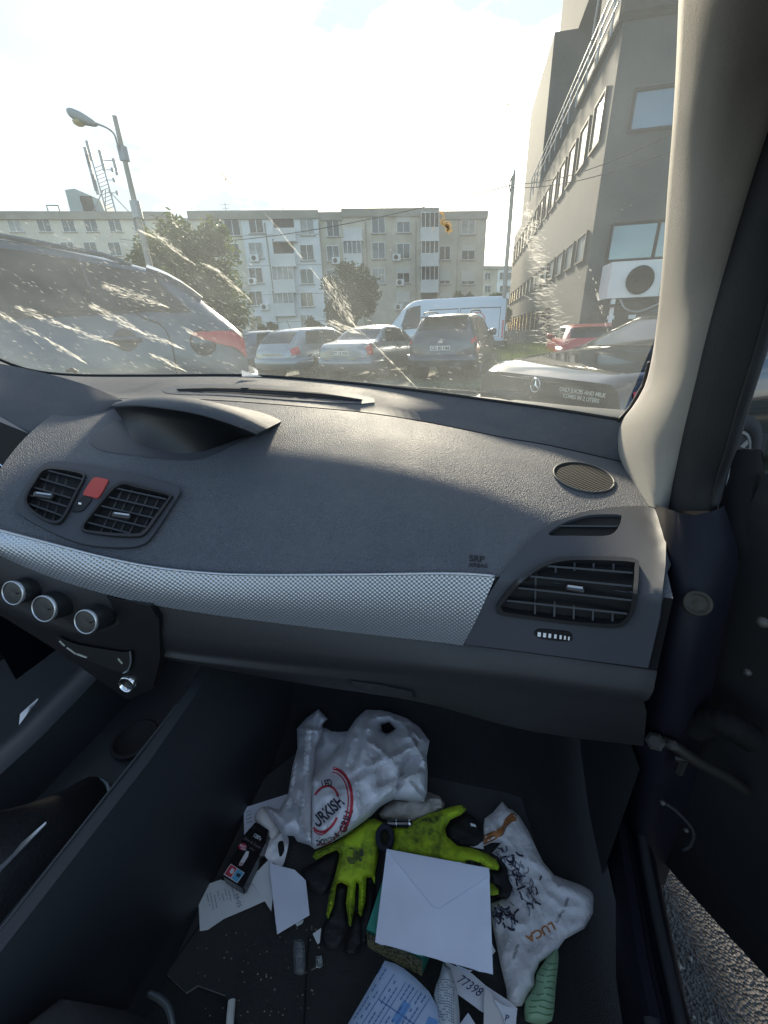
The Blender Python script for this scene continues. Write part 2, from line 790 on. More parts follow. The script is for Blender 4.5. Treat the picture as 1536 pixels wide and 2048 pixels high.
gv, gf = [], []
N = 40
for i in range(N + 1):
    for j in range(N + 1):
        gv.append(Vector(((i / N - .5) * 800, (j / N - .5) * 800 + 250, 0)))
for i in range(N):
    for j in range(N):
        a = i * (N + 1) + j
        gf.append((a, a + N + 1, a + N + 2, a + 1))
g_ = ob('ground', mesh('ground', gv, gf), ground_mat())
tag(g_, 'worn earth and patchy grass ground of the car park', None, kind='structure')


# asphalt strip that the car stands on
def asphalt_mat():
    m = bpy.data.materials.new('asphalt')
    m.use_nodes = True
    t = m.node_tree
    b = t.nodes['Principled BSDF']
    b.inputs['Roughness'].default_value = 0.7
    tcn = t.nodes.new('ShaderNodeTexCoord')
    v = t.nodes.new('ShaderNodeTexVoronoi')
    v.inputs['Scale'].default_value = 180
    n = t.nodes.new('ShaderNodeTexNoise')
    n.inputs['Scale'].default_value = 30
    n.inputs['Detail'].default_value = 6
    rp_ = t.nodes.new('ShaderNodeValToRGB')
    e = rp_.color_ramp.elements
    e[0].position = 0.2; e[0].color = (0.018, 0.018, 0.019, 1)
    e[1].position = 0.95; e[1].color = (0.085, 0.085, 0.084, 1)
    for q in (v, n):
        t.links.new(tcn.outputs['Object'], q.inputs['Vector'])
    t.links.new(v.outputs['Color'], rp_.inputs['Fac'])
    t.links.new(rp_.outputs[0], b.inputs['Base Color'])
    ad = t.nodes.new('ShaderNodeMath')
    ad.operation = 'ADD'
    t.links.new(v.outputs['Distance'], ad.inputs[0])
    t.links.new(n.outputs['Fac'], ad.inputs[1])
    bp = t.nodes.new('ShaderNodeBump')
    bp.inputs['Distance'].default_value = 0.012
    bp.inputs['Strength'].default_value = 0.9
    t.links.new(ad.outputs[0], bp.inputs['Height'])
    t.links.new(bp.outputs[0], b.inputs['Normal'])
    return m


kv, kf = box_vf((0, 0, .055), (6.5, 3.0, .12))
kb = ob('pavement', mesh('pavement', kv, kf), mat('kerb_concrete', (.30, .29, .27), .9, var=.2, vscale=3))
kb.location = OUT(-3.3, 4.6, 0)
kb.rotation_euler = (0, 0, PSI + R(22))
tag(kb, 'raised concrete pavement under the grey people carrier', None, kind='structure')
rv, rf = span(-3.2, 2.2, -4, 2.0, -0.05, 0.004)
tag(ob('road', mesh('road', rv, rf), asphalt_mat()), 'coarse asphalt beside the open car door', None, kind='structure')
# loose stones on that asphalt, seen past the sill
sv, sf = [], []
rs = random.Random(5)
for k in range(420):
    c = Vector((rs.uniform(0.36, 1.1), rs.uniform(0.1, 1.0), 0.004))
    r_ = rs.uniform(0.002, 0.006) * (1.5 if rs.random() < .1 else 1)
    b = len(sv)
    for d in ((1, 0, .1), (0, 1, .2), (-1, 0, .1), (0, -1, .2), (0, 0, .8)):
        sv.append(c + Vector((d[0] * rs.uniform(.6, 1.3), d[1] * rs.uniform(.6, 1.3), d[2])) * r_)
    sf += [(b, b + 1, b + 4), (b + 1, b + 2, b + 4), (b + 2, b + 3, b + 4), (b + 3, b, b + 4)]
gro = ob('grit', mesh('grit', sv, sf), mat('grit', (0.16, 0.155, 0.145), 0.8, var=.5, vscale=60))
tag(gro, 'small pale grit lying on the asphalt', None, kind='stuff')

# ------------------------------------------------------------------ buildings
M_FR = mat('window_frame_white', (0.72, 0.73, 0.72), 0.5)
M_PN = mat('window_pane', (0.05, 0.06, 0.065), 0.08, spec=0.6, var=.6, vscale=.7)
M_PNL = mat('window_pane_curtain', (0.30, 0.31, 0.30), 0.25, var=.4, vscale=1.5)
M_SHUT = mat('roller_shutter', (0.55, 0.54, 0.50), 0.6)
M_DARK = mat('recess_dark', (0.06, 0.06, 0.055), 0.7)
M_WALLB = mat('render_pale', (0.70, 0.73, 0.74), 0.9, bump=.3, bscale=3, var=.16, vscale=.25)
M_WALLA = mat('render_cream', (0.62, 0.59, 0.50), 0.9, bump=.3, bscale=3, var=.2, vscale=.25)
M_WALLC = mat('render_beige', (0.53, 0.49, 0.40), 0.9, bump=.35, bscale=4, var=.30, vscale=.35)
M_WALLD = mat('render_beige_worn', (0.55, 0.50, 0.41), 0.9, bump=.35, bscale=4, var=.32, vscale=.5)
M_BALC = mat('balcony_white', (0.66, 0.67, 0.66), 0.7, var=.12, vscale=.6)
M_CAP = mat('parapet_grey', (0.34, 0.32, 0.28), 0.9, var=.25, vscale=.4)
M_ACW = mat('unit_white', (0.70, 0.71, 0.70), 0.45, var=.08, vscale=2)
M_STEEL2 = mat('aerial_steel', (.3, .32, .33), .5, metal=.5)
M_BLK = mat('black_plastic', (0.015, 0.015, 0.016), 0.45)


def bar_frame(w_, h_, t=.06, d=.05, mull=1):
    """window frame in x-z, facing -y, centred"""
    L_ = [span(-w_ / 2, -w_ / 2 + t, -d, 0, -h_ / 2, h_ / 2), span(w_ / 2 - t, w_ / 2, -d, 0, -h_ / 2, h_ / 2),
          span(-w_ / 2 + t, w_ / 2 - t, -d, 0, -h_ / 2, -h_ / 2 + t), span(-w_ / 2 + t, w_ / 2 - t, -d, 0, h_ / 2 - t, h_ / 2)]
    for k in range(mull):
        x = -w_ / 2 + w_ * (k + 1) / (mull + 1)
        L_.append(span(x - t / 2, x + t / 2, -d * .9, 0, -h_ / 2 + t, h_ / 2 - t))
    return join(*L_)


MESHC = {}


def cmesh(key, fn, m):
    if key not in MESHC:
        v, f = fn()
        me = mesh(key, v, f)
        me.materials.append(m)
        MESHC[key] = me
    return MESHC[key]


def add_window(root, u, z, w_, h_, y=0.0, pane=None, mull=1, shutter=0.0, frame=None):
    w_ = round(w_, 1); h_ = round(h_, 1)
    fm = frame or M_FR
    pm = pane or M_PN
    o = ob('window', cmesh(f'window_{w_}_{h_}_{mull}_{fm.name}', lambda: bar_frame(w_, h_, mull=mull), fm), None, root, (u, y - .002, z))
    ob('pane', cmesh(f'pane_{w_}_{h_}_{pm.name}', lambda: span(-w_ / 2 + .05, w_ / 2 - .05, -.02, 0, -h_ / 2 + .05, h_ / 2 - .05), pm), None, o, (0, -.004, 0))
    ob('sill', cmesh(f'sill_{w_}', lambda: span(-w_ / 2 - .08, w_ / 2 + .08, -.16, 0, -.05, 0), M_CAP), None, o, (0, 0, -h_ / 2 - .004))
    if shutter:
        ob('shutter', cmesh(f'shutter_{w_}_{h_}_{shutter}', lambda: span(-w_ / 2 + .02, w_ / 2 - .02, -.075, -.055, h_ / 2 - h_ * shutter, h_ / 2), M_SHUT), None, o)
    return o


def add_balcony(root, u, z, w_, glazed=True, parapet=True, y=0.0):
    """balcony box centred on u, floor at z"""
    d = 0.55
    o = ob('balcony', cmesh(f'balcony_{w_}', lambda: join(span(-w_ / 2, w_ / 2, -d, 0, 0, 1.0), span(-w_ / 2 - .05, w_ / 2 + .05, -d - .05, 0, -.14, -.002)), M_BALC), None, root, (u, y, z))
    if glazed:
        fr = ob('glazing_frame', cmesh(f'glazing_{w_}', lambda: tuple(bar_frame(w_, 1.35, .07, .06, 3)), M_FR), None, o, (0, -d + .062, 1.68))
        ob('pane', cmesh(f'bpane_{w_}', lambda: span(-w_ / 2 + .03, w_ / 2 - .03, 0, d - .1, -.65, .65), M_PNL if (int(u * 7) % 2) else M_PN), None, o, (0, -d + .08, 1.68))
    else:
        ob('recess', cmesh(f'brec_{w_}', lambda: span(-w_ / 2 + .1, w_ / 2 - .1, -.05, 0, -.65, .65), M_DARK), None, o, (0, -.003, 1.68))
    return o


def ac_mesh():
    v, f = join(span(-.42, .42, -.32, 0, -.3, .3))
    return v, f


def small_ac(p, rz, label):
    t = empty('air_conditioner', p, rz)
    tag(t, label, 'air conditioner', 'small air conditioners hung on the apartment facade')
    ob('casing', cmesh('ac_casing', ac_mesh, M_ACW), None, t)
    ob('fan_grille', cmesh('ac_fan', lambda: lathe_vf([(.22, 0), (.2, .02), (.05, .02), (.05, .03)], (-.08, -.32, 0), (0, -1, 0), 16), M_DARK), None, t)
    return t


# main apartment block ------------------------------------------------
PL = UF(388, 680, 47); PL.z = 0
PR = UF(975, 660, 50); PR.z = 0
ax = (PR - PL).normalized()
APT_RZ = math.atan2(ax.y, ax.x)
APT_LEN = (PR - PL).length
apt = empty('apartment_block', PL, APT_RZ)
APT_M = Matrix.Translation(PL) @ Matrix.Rotation(APT_RZ, 4, 'Z')
APT_I = APT_M.inverted()


def apt_uz(px, py):
    o_ = APT_I @ CAM
    d_ = APT_I.to_3x3() @ ray(px, py)
    k = -o_.y / d_.y
    q = o_ + d_ * k
    return q.x, q.z


def ux(px):
    return apt_uz(px, 500)[0]


def vz(px, py):
    return apt_uz(px, py)[1]


secs = [(388, 490, 420, .35, M_WALLA, 0), (490, 642, 421, 0.0, M_WALLB, 0), (642, 688, 423, .25, M_WALLC, 0), (688, 876, 416, .12, M_WALLD, 1), (876, 972, 421, .3, M_WALLC, 0)]
for a_, b_, yt, dy, mm, tall in secs:
    u0, u1 = ux(a_), ux(b_)
    zt = vz((a_ + b_) / 2, yt)
    ob('wall', mesh('wall', *span(u0, u1 - .004, dy, 12, 0, zt - .7)), mm, apt)
    ob('parapet', mesh('parapet', *span(u0 - .05, u1 + .05, dy - .18, 12.05, zt - .7, zt)), M_CAP, apt)
WROW = {}
cols = {  # px column : (rows py, width, height, wall inset)
    463: ([452, 503], 1.5, 1.5, .35), 512: ([450, 501, 551, 597, 646], 1.4, 1.4, 0.0), 614: ([454, 505, 553, 599, 644], 1.4, 1.35, 0.0),
    666: ([456, 506, 554, 599, 640], 1.3, 1.4, .25), 757: ([449, 501, 552], 1.35, 1.5, .12), 807: ([449, 502, 551, 597], 1.4, 1.4, .12),
    891: ([505, 554, 599], 1.2, 1.3, .3), 938: ([453, 505, 555, 602], 1.5, 1.3, .3)}
k = 0
for px, (rows, w_, h_, dy) in cols.items():
    for py in rows:
        k += 1
        u, z = apt_uz(px, py)
        sh = 0.0
        if px in (891, 938, 807) and k % 3 != 1:
            sh = .35 if k % 2 else .75
        add_window(apt, u, z, w_, h_, dy, M_PNL if k % 4 == 0 else M_PN, 1, sh)
for px, rows, gl in ((571, [458, 508, 560, 606], [0, 0, 1, 1]), (706, [456, 508, 560], [0, 1, 0]), (858, [457, 507, 559, 606], [1, 1, 1, 0])):
    for py, g2 in zip(rows, gl):
        u, z = apt_uz(px, py + 24)
        add_balcony(apt, u, max(z, .3), 1.9 if px != 571 else 2.2, bool(g2), y={571: 0.0, 706: .25, 858: .12}[px] - .003)
for px in (410, 470, 520, 610, 660, 720, 800, 850, 940):
    u_, z_ = apt_uz(px, 424)
    zr = {0: 12.2}.get(0)
    ob('chimney', mesh('chimney', *span(u_ - .35, u_ + .35, 5, 5.7, z_ - 1.5, z_ + .55 + (px % 7) * .06)), M_CAP, apt)
for px in (440, 560, 690, 900):
    u_, z_ = apt_uz(px, 424)
    ob('roof_aerial', mesh('roof_aerial', *join(tube_vf([(u_, 3, z_ - 1.2), (u_, 3, z_ + 1.5)], .03, 5), tube_vf([(u_ - .5, 3, z_ + 1.3), (u_ + .5, 3, z_ + 1.3)], .02, 4), tube_vf([(u_ - .35, 3, z_ + 1.0), (u_ + .35, 3, z_ + 1.0)], .02, 4))), M_STEEL2, apt)
for px, y0q, y1q in ((536, 430, 640), (642, 430, 640), (733, 425, 600), (831, 425, 600), (915, 430, 600)):
    u_ = ux(px)
    ob('drain_pipe', mesh('drain_pipe', *tube_vf([(u_, -.08, 0), (u_, -.08, 11.5)], .06, 6)), M_CAP, apt)
for k_ in range(1, 5):
    ob('floor_joint', mesh('floor_joint', *span(ux(492), ux(641), -.012, .02, 2.62 * k_, 2.62 * k_ + .05)), M_CAP, apt)
tag(apt, 'long five storey apartment block, part pale blue-white, part stained beige', 'building')
for px, py, dy, lb in ((510, 517, 0, 'white air conditioner under a top window of the pale blue-white section'), (672, 521, .25, 'white air conditioner right beside the boundary of pale and beige sections'),
                       (793, 515, .12, 'white air conditioner on the beige wall between upper windows above the tree'), (800, 565, .12, 'white air conditioner under a shutter window above the white van'),
                       (530, 614, 0, 'white air conditioner low on the pale wall above the parked silver hatchback'), (505, 563, 0, 'white air conditioner on the pale wall beside the left tree crown'),
                       (797, 614, .12, 'white air conditioner low on the beige wall just above the van roof')):
    u, z = apt_uz(px, py)
    small_ac(APT_M @ Vector((u, dy - .003, z)), APT_RZ, lb)

# left, farther block ---------------------------------------------------
QL = UF(-60, 690, 58); QL.z = 0
QR = UF(393, 680, 62); QR.z = 0
ax2 = (QR - QL).normalized()
q_rz = math.atan2(ax2.y, ax2.x)
blk = empty('apartment_block', QL, q_rz)
BLK_M = Matrix.Translation(QL) @ Matrix.Rotation(q_rz, 4, 'Z')
BLK_I = BLK_M.inverted()


def blk_uz(px, py):
    o_ = BLK_I @ CAM
    d_ = BLK_I.to_3x3() @ ray(px, py)
    q = o_ + d_ * (-o_.y / d_.y)
    return q.x, q.z


zt = blk_uz(200, 424)[1]
LBL = (QR - QL).length
ob('wall', mesh('wall', *span(0, LBL, 0, 12, 0, zt - .8)), M_WALLA, blk)
ob('parapet', mesh('parapet', *span(-.2, LBL + .1, -.3, 12.2, zt - .8, zt)), M_CAP, blk)
for px in (30, 88, 137, 182, 230, 280, 330, 375):
    for py in (450, 498, 546, 592):
        u, z = blk_uz(px, py)
        add_window(blk, u, z, 1.5, 1.5, 0, M_PN if px % 3 else M_PNL)
# roof stair head: a box with a sloping top
u0 = blk_uz(124, 420)[0]; u1 = blk_uz(197, 420)[0]
zh = blk_uz(140, 369)[1]; zm = blk_uz(190, 389)[1]
hv = [Vector(p) for p in ((u0, 2, zt), (u1, 2, zt), (u1, 6, zt), (u0, 6, zt), (u0 + .1, 2, zh), (u0 + (u1 - u0) * .3, 2, zh + .15), (u1 - .3, 2, zm), (u1 - .3, 6, zm), (u0 + (u1 - u0) * .3, 6, zh + .15), (u0 + .1, 6, zh))]
hf = [(0, 1, 6, 5, 4), (3, 9, 8, 7, 2), (4, 5, 8, 9), (5, 6, 7, 8), (1, 2, 7, 6), (0, 4, 9, 3)]
sh_ = ob('stair_head', mesh('stair_head', hv, hf), mat('stair_head_paint', (.36, .42, .42), .8, var=.15, vscale=.5), blk)
ob('door', mesh('door', *span(u0 + 1.6, u0 + 3.0, 1.95, 1.997, zt + .05, zt + 2.1)), M_DARK, sh_)
ob('vent', mesh('vent', *lathe_vf([(.35, 0), (.35, .05), (.1, .08)], (u0 + 1.9, 1.997, zh - 1.1), (0, -1, 0), 14)), M_DARK, sh_)
u0 = blk_uz(78, 418)[0]; u1 = blk_uz(102, 418)[0]; zf = blk_uz(90, 401)[1]
ob('roof_frame', mesh('roof_frame', *join(tube_vf([(u0, 2, zt), (u0, 2, zf)], .06, 6), tube_vf([(u1, 2, zt), (u1, 2, zf)], .06, 6), tube_vf([(u0, 2, zf), (u1, 2, zf)], .06, 6),
                                           tube_vf([(u0, 2, zt + .3), (u1, 2, zt + .3)], .06, 6))), M_DARK, blk)
tag(blk, 'farther cream apartment block with a grey stair head on its flat roof', 'building')

# mobile mast on that roof
mu, _ = blk_uz(213, 424)
mast = empty('antenna_mast', BLK_M @ Vector((mu, 1.5, zt)), q_rz)
zt2 = blk_uz(200, 285)[1] - zt
M_STEEL = mat('galvanised_steel', (0.30, 0.32, 0.34), 0.45, metal=.6)
M_ANT = mat('antenna_panel', (0.42, 0.43, 0.44), 0.5)
for k, (x0, zz) in enumerate(((-.55, zt2), (.55, zt2 - .6))):
    v, f = tube_vf([(x0, 0, 0), (x0 - .15, 0, zz)], .10, 8, .07)
    ob('pole', mesh('pole', v, f), M_STEEL, mast)
lv = []
for k in range(12):
    z0 = .6 + k * (zt2 - 2.2) / 12
    lv.append(tube_vf([(-.55 - .008 * k, 0, z0), (.55 - .008 * k, 0, z0 + .35)], .035, 5))
ob('lattice', mesh('lattice', *join(*lv)), M_STEEL, mast)
for sx in (-1, 1):
    ob('stay', mesh('stay', *tube_vf([(sx * .3, 0, 2.6), (sx * 2.4, 0, 0)], .06, 6)), M_STEEL, mast)
ob('stay', mesh('stay', *tube_vf([(0, 0, 2.6), (0, -1.8, 0)], .06, 6)), M_STEEL, mast)
for (x, z, h) in ((-1.0, zt2 - 1.0, 1.9), (-.6, zt2 - .4, 1.9), (.55, zt2 - 1.3, 2.0), (1.9, zt2 - 1.9, 1.6), (-.95, zt2 - 3.4, 1.5), (-1.0, 4.2, 3.6), (-.9, 2.8, 1.5)):
    ob('antenna', mesh('antenna', *join(span(x - .17, x + .17, -.35, -.2, z - h / 2, z + h / 2), span(x - .05, x + .05, -.2, 0, z - .1, z + .1))), M_ANT, mast)
for (x, z) in ((1.5, zt2 - 1.2), (1.1, 4.6), (1.0, 3.6), (1.0, zt2 - 4.4)):
    ob('bracket', mesh('bracket', *join(tube_vf([(.3, 0, z), (x + .3, 0, z)], .045, 5), span(x + .15, x + .45, -.15, .15, z - .2, z + .2))), M_STEEL, mast)
tag(mast, 'steel mobile phone mast with panel antennas on the left roof', 'antenna mast')

# far block on the right -----------------------------------------------
SL = UF(962, 660, 108); SL.z = 0
SR = UF(1062, 656, 112); SR.z = 0
ax3 = (SR - SL).normalized()
f_rz = math.atan2(ax3.y, ax3.x)
far = empty('apartment_block', SL, f_rz)
FAR_I = (Matrix.Translation(SL) @ Matrix.Rotation(f_rz, 4, 'Z')).inverted()


def far_uz(px, py):
    o_ = FAR_I @ CAM
    d_ = FAR_I.to_3x3() @ ray(px, py)
    q = o_ + d_ * (-o_.y / d_.y)
    return q.x, q.z


zt3 = far_uz(1000, 534)[1]
ob('wall', mesh('wall', *span(-3, far_uz(992, 600)[0] - .003, .2, 12, 0, zt3 - .5)), M_WALLC, far)
ob('wall', mesh('wall', *span(far_uz(992, 600)[0], (SR - SL).length, 0, 12, 0, zt3 - .5)), M_WALLB, far)
ob('parapet', mesh('parapet', *span(-3.1, (SR - SL).length, -.25, 12, zt3 - .5, zt3 + .2)), M_CAP, far)
for px in (976, 1005, 1018):
    for py in (552, 578, 604):
        u, z = far_uz(px, py)
        add_window(far, u, z, 1.6, 1.5, .2 if px < 990 else 0, M_PN)
tag(far, 'small distant apartment block between the beige block and the dark building', 'building')

# ------------------------------------------------------------------ dark grey building on the right
GA = R(11.5)
GC = UF(1155, 668, 16.0); GC.z = 0                   # near corner
g_rz = PSI - GA                                       # local +Y runs away from the camera along the left face
gb = empty('office_building', GC, g_rz)
GB_M = Matrix.Translation(GC) @ Matrix.Rotation(g_rz, 4, 'Z')
GB_I = GB_M.inverted()
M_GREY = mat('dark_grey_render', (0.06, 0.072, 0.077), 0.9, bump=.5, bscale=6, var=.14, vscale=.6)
M_GREYL = mat('dark_grey_render_dimmed', (0.040, 0.046, 0.049), 0.9, bump=.5, bscale=6, var=.16, vscale=.5)  # same render darkened in colour, to offset grazing sun on the left face
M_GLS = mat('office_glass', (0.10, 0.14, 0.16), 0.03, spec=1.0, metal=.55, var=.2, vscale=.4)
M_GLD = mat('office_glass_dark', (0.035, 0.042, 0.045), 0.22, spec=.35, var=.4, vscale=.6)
M_FRD = mat('frame_dark', (0.012, 0.013, 0.015), 0.7, spec=.2)


def gb_front(px, py):           # front face, local y = 0 -> (x, z)
    o_ = GB_I @ CAM
    d_ = GB_I.to_3x3() @ ray(px, py)
    q = o_ + d_ * (-o_.y / d_.y)
    return q.x, q.z


def gb_side(px, py):            # left face, local x = 0 -> (y, z)
    o_ = GB_I @ CAM
    d_ = GB_I.to_3x3() @ ray(px, py)
    q = o_ + d_ * (-o_.x / d_.x)
    return q.y, q.z


z_tr = gb_side(1150, 240)[1]                           # terrace level at the left face
z_led = gb_front(1290, 30)[1]
y_far = gb_side(1017, 617)[0]
y_twr = gb_side(1076, 400)[0]
z_twr = gb_side(1120, 30)[1]
y_far = min(y_far, 60)
print('office', z_tr, z_led, y_far, y_twr, z_twr)
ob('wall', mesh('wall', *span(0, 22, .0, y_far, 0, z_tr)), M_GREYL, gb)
ob('wall', mesh('wall', *span(.012, 22, -.03, 5, 0, z_led)), M_GREY, gb)             # front slab
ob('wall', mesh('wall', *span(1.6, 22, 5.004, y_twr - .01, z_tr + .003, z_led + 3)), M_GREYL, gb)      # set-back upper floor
ob('wall', mesh('wall', *span(.0, 22, y_twr, y_twr + 9, z_tr + .003, z_twr)), M_GREY, gb)
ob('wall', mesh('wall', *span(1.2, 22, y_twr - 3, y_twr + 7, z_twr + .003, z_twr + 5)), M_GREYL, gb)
ob('ledge', mesh('ledge', *span(-.15, 22, -.28, 5.2, z_led, z_led + .3)), M_FRD, gb)
ob('wall', mesh('wall', *span(.3, 22, .05, 5, z_led + .303, z_led + 4)), M_GREY, gb)


def front_window(x0, y0, x1, y1, mull, pane=M_GLS):
    xa, za = gb_front(x0, y0)
    xb, zb = gb_front(x1, y1)
    w_, h_ = abs(xb - xa), abs(za - zb)
    o = ob('window', mesh('window', *bar_frame(w_, h_, .07, .10, mull)), M_FRD, gb, ((xa + xb) / 2, -.032, (za + zb) / 2))
    n = mull + 1
    for i in range(n):
        xw = w_ / n
        ob('pane', cmesh(f'gpane_{xw:.2f}_{h_:.2f}', lambda: span(-xw / 2 + .04, xw / 2 - .04, -.03, 0, -h_ / 2 + .05, h_ / 2 - .05), pane), None, o, (-w_ / 2 + xw * (i + .5), 0, 0))
    return o


front_window(1268, 180, 1420, 250, 0)
front_window(1222, 448, 1400, 514, 1)
xa, za = gb_front(1226, 448); xb, zb = gb_front(1400, 514)
front_window(1250, 20 - 75, 1440, 14, 2, M_PNL)
# strip windows on the left face: two rows, each pane-wide window its own part
(y0_, zt_), (_, zb_) = gb_side(1176, 458), gb_side(1167, 522)


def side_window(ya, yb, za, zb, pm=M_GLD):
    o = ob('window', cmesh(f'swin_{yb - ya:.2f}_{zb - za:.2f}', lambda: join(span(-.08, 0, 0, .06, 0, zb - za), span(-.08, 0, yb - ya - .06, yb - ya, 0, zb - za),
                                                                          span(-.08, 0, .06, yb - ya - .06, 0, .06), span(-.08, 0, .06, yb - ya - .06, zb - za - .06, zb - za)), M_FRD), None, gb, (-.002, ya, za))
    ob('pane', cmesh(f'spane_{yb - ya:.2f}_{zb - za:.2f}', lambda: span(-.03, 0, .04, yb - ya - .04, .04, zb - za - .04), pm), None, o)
    return o


z1t, z1b = gb_side(1120, 508)[1], gb_side(1120, 550)[1]
z2t, z2b = gb_side(1150, 320)[1], gb_side(1150, 350)[1]
z2b = gb_side(1150, 356)[1]
y = .5
k = 0
while y < y_far - 2:
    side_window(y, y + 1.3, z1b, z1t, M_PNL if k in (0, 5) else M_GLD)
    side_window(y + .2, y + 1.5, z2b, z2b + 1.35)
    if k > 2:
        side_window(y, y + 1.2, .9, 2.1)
    y += 1.9
    k += 1
# railing along the terrace edge
n = int((y_twr + 4) / 1.4)
for i in range(n):
    ob('railing_post', cmesh('rpost', lambda: tube_vf([(0, 0, 0), (0, 0, 1.15)], .03, 6), M_STEEL), None, gb, (-.25, .3 + i * 1.4, z_tr - .05))
for z in (.45, .8, 1.12):
    ob('rail', mesh('rail', *tube_vf([(-.25, -.1, z_tr + z), (-.25, .3 + (n - 1) * 1.4, z_tr + z)], .028, 6)), M_STEEL, gb)
ob('ladder_rail', mesh('ladder_rail', *tube_vf([(-.25, 0, z_tr + 1.1), (-.25, -.1, z_tr + 2.4), (-.2, -.6, z_led + 2.5)], .035, 6)), M_STEEL, gb)
ob('ladder_rail', mesh('ladder_rail', *tube_vf([(-.25, 3.0, z_tr + 1.1), (-.25, 2.4, z_tr + 3.0), (-.2, .9, z_led + 2.5)], .035, 6)), M_STEEL, gb)
tag(gb, 'dark grey rendered building with strip windows and a railed terrace', 'building')

# big condenser on a stand at the front of it
def gb_plane(px, py, yl):
    o_ = GB_I @ CAM
    d_ = GB_I.to_3x3() @ ray(px, py)
    q = o_ + d_ * ((yl - o_.y) / d_.y)
    return q.x, q.z


xa, za = gb_plane(1225, 524, -1.4); xb, zb = gb_plane(1323, 592, -1.4)
cu = empty('condenser_unit', GB_M @ Vector(((xa), -.9, 0)), g_rz)
W_ = (xb - xa) * 1.25
ob('casing', mesh('casing', *span(0, W_, -.5, .5, zb, za)), M_ACW, cu)
fx = (1279 - 1225) / 98 * (xb - xa)
ob('fan_guard', mesh('fan_guard', *lathe_vf([(.40, 0), (.40, .05), (.35, .07), (.12, .05), (.1, .09), (.02, .1)], (fx, -.5, (za + zb) / 2 - .03), (0, -1, 0), 28)), M_FRD, cu)
for k in range(5):
    r_ = .1 + k * .06
    ob('guard_ring', mesh('guard_ring', *lathe_vf([(r_, .10), (r_ + .012, .105), (r_, .11)], (fx, -.5, (za + zb) / 2 - .03), (0, -1, 0), 24, False)), M_FRD, cu)
ob('seam', mesh('seam', *span(fx + .62, fx + .635, -.51, -.499, zb, za)), M_STEEL, cu)
for x in (.25, W_ - .3):
    ob('leg', mesh('leg', *span(x - .06, x + .06, -.45, -.35, 0, zb - .003)), M_ACW, cu)
ob('tray', mesh('tray', *span(-.15, W_, -.55, .5, zb - .25, zb - .17)), M_FRD, cu)
ob('shelf', mesh('shelf', *span(-.1, W_, -.4, .8, zb - 1.15, zb - .45)), M_FRD, cu)
hv_ = crom([(.4, -.55, zb - .05), (.6, -.6, zb - .32), (1.0, -.62, zb - .42), (1.6, -.6, zb - .2)], 16)
ob('hose', mesh('hose', *tube_vf(hv_, .03, 6)), M_STEEL, cu)
for x in (.15, .8):
    ob('tag_plate', mesh('tag_plate', *span(x, x + .22, -.41, -.402, zb - .62, zb - .5)), M_ACW, cu)
tag(cu, 'large white condenser unit with a round fan on a stand', 'condenser unit')

# fence of rough panels between the pole and the dark building
fn_ = empty('fence', UF(1030, 690, 24) * 1.0)
fn_.location.z = 0
M_FENCE = mat('fence_board', (0.20, 0.19, 0.17), 0.9, var=.35, vscale=2)
fo = Vector(fn_.location)
for k in range(18):
    p = UF(1005 + k * 5.2, 690, 25 - k * .15)
    h = 1.05 + .2 * random.random()
    ob('plank', mesh('plank', *box_vf((p.x - fo.x, p.y - fo.y, h / 2), (.13, .03, h))), M_FENCE, fn_)
ob('rail', mesh('rail', *tube_vf([UF(1003, 690, 25.1).xy.to_3d() - fo + Vector((0, .05, .8)), UF(1097, 690, 22.4).xy.to_3d() - fo + Vector((0, .05, .8))], .035, 6)), M_FENCE, fn_)
tag(fn_, 'low weathered plank fence behind the grass by the dark building', 'fence')

# ------------------------------------------------------------------ poles and cables
M_CONC = mat('concrete_pole', (0.36, 0.35, 0.32), 0.85, var=.15, vscale=2, bump=.3, bscale=20)
lp0 = UF(229, 232, 21.0)
lamp = empty('street_lamp', (lp0.x, lp0.y, 0))
H_ = lp0.z
ob('pole', mesh('pole', *tube_vf([(0, 0, 0), (0, 0, H_)], .17, 12, .085)), M_CONC, lamp)


def rel(px, py, F, o_):
    return UF(px, py, F) - o_


lo_ = Vector(lamp.location)
arm = crom([rel(240, 303, 20.9, lo_), rel(234, 285, 20.8, lo_), rel(228, 268, 20.7, lo_), rel(214, 256, 20.6, lo_), rel(190, 246, 20.5, lo_)], 20)
ob('arm', mesh('arm', *tube_vf(arm, .035, 8)), mat('lamp_grey', (.30, .33, .33), .5), lamp)
ob('clamp', mesh('clamp', *span(-.13, .13, -.13, .13, rel(240, 305, 20.9, lo_).z - .25, rel(240, 290, 20.9, lo_).z)), M_STEEL, lamp)
a0 = rel(194, 249, 20.5, lo_); a1 = rel(139, 226, 20.4, lo_)
dv = (a1 - a0)
hd_pts = [a0 + dv * t for t in (0, .12, .3, .55, .8, .93, 1.0)]
rad = [.05, .13, .19, .25, .25, .2, .08]
V_, F_ = [], []
for p, r_ in zip(hd_pts, rad):
    for j in range(12):
        a = 2 * math.pi * j / 12
        V_.append(p + Vector((0, 1, 0)) * math.cos(a) * r_ * 1.1 + Vector((0, 0, 1)) * math.sin(a) * r_ * .8)
for i in range(6):
    for j in range(12):
        F_.append((i * 12 + j, i * 12 + (j + 1) % 12, (i + 1) * 12 + (j + 1) % 12, (i + 1) * 12 + j))
F_ += [tuple(range(12)), tuple(range(72, 84))]
hd_ = ob('lamp_head', mesh('lamp_head', V_, F_, True), MATS['lamp_grey'], lamp)
bc = a0 + dv * .72 - Vector((0, 0, .16))
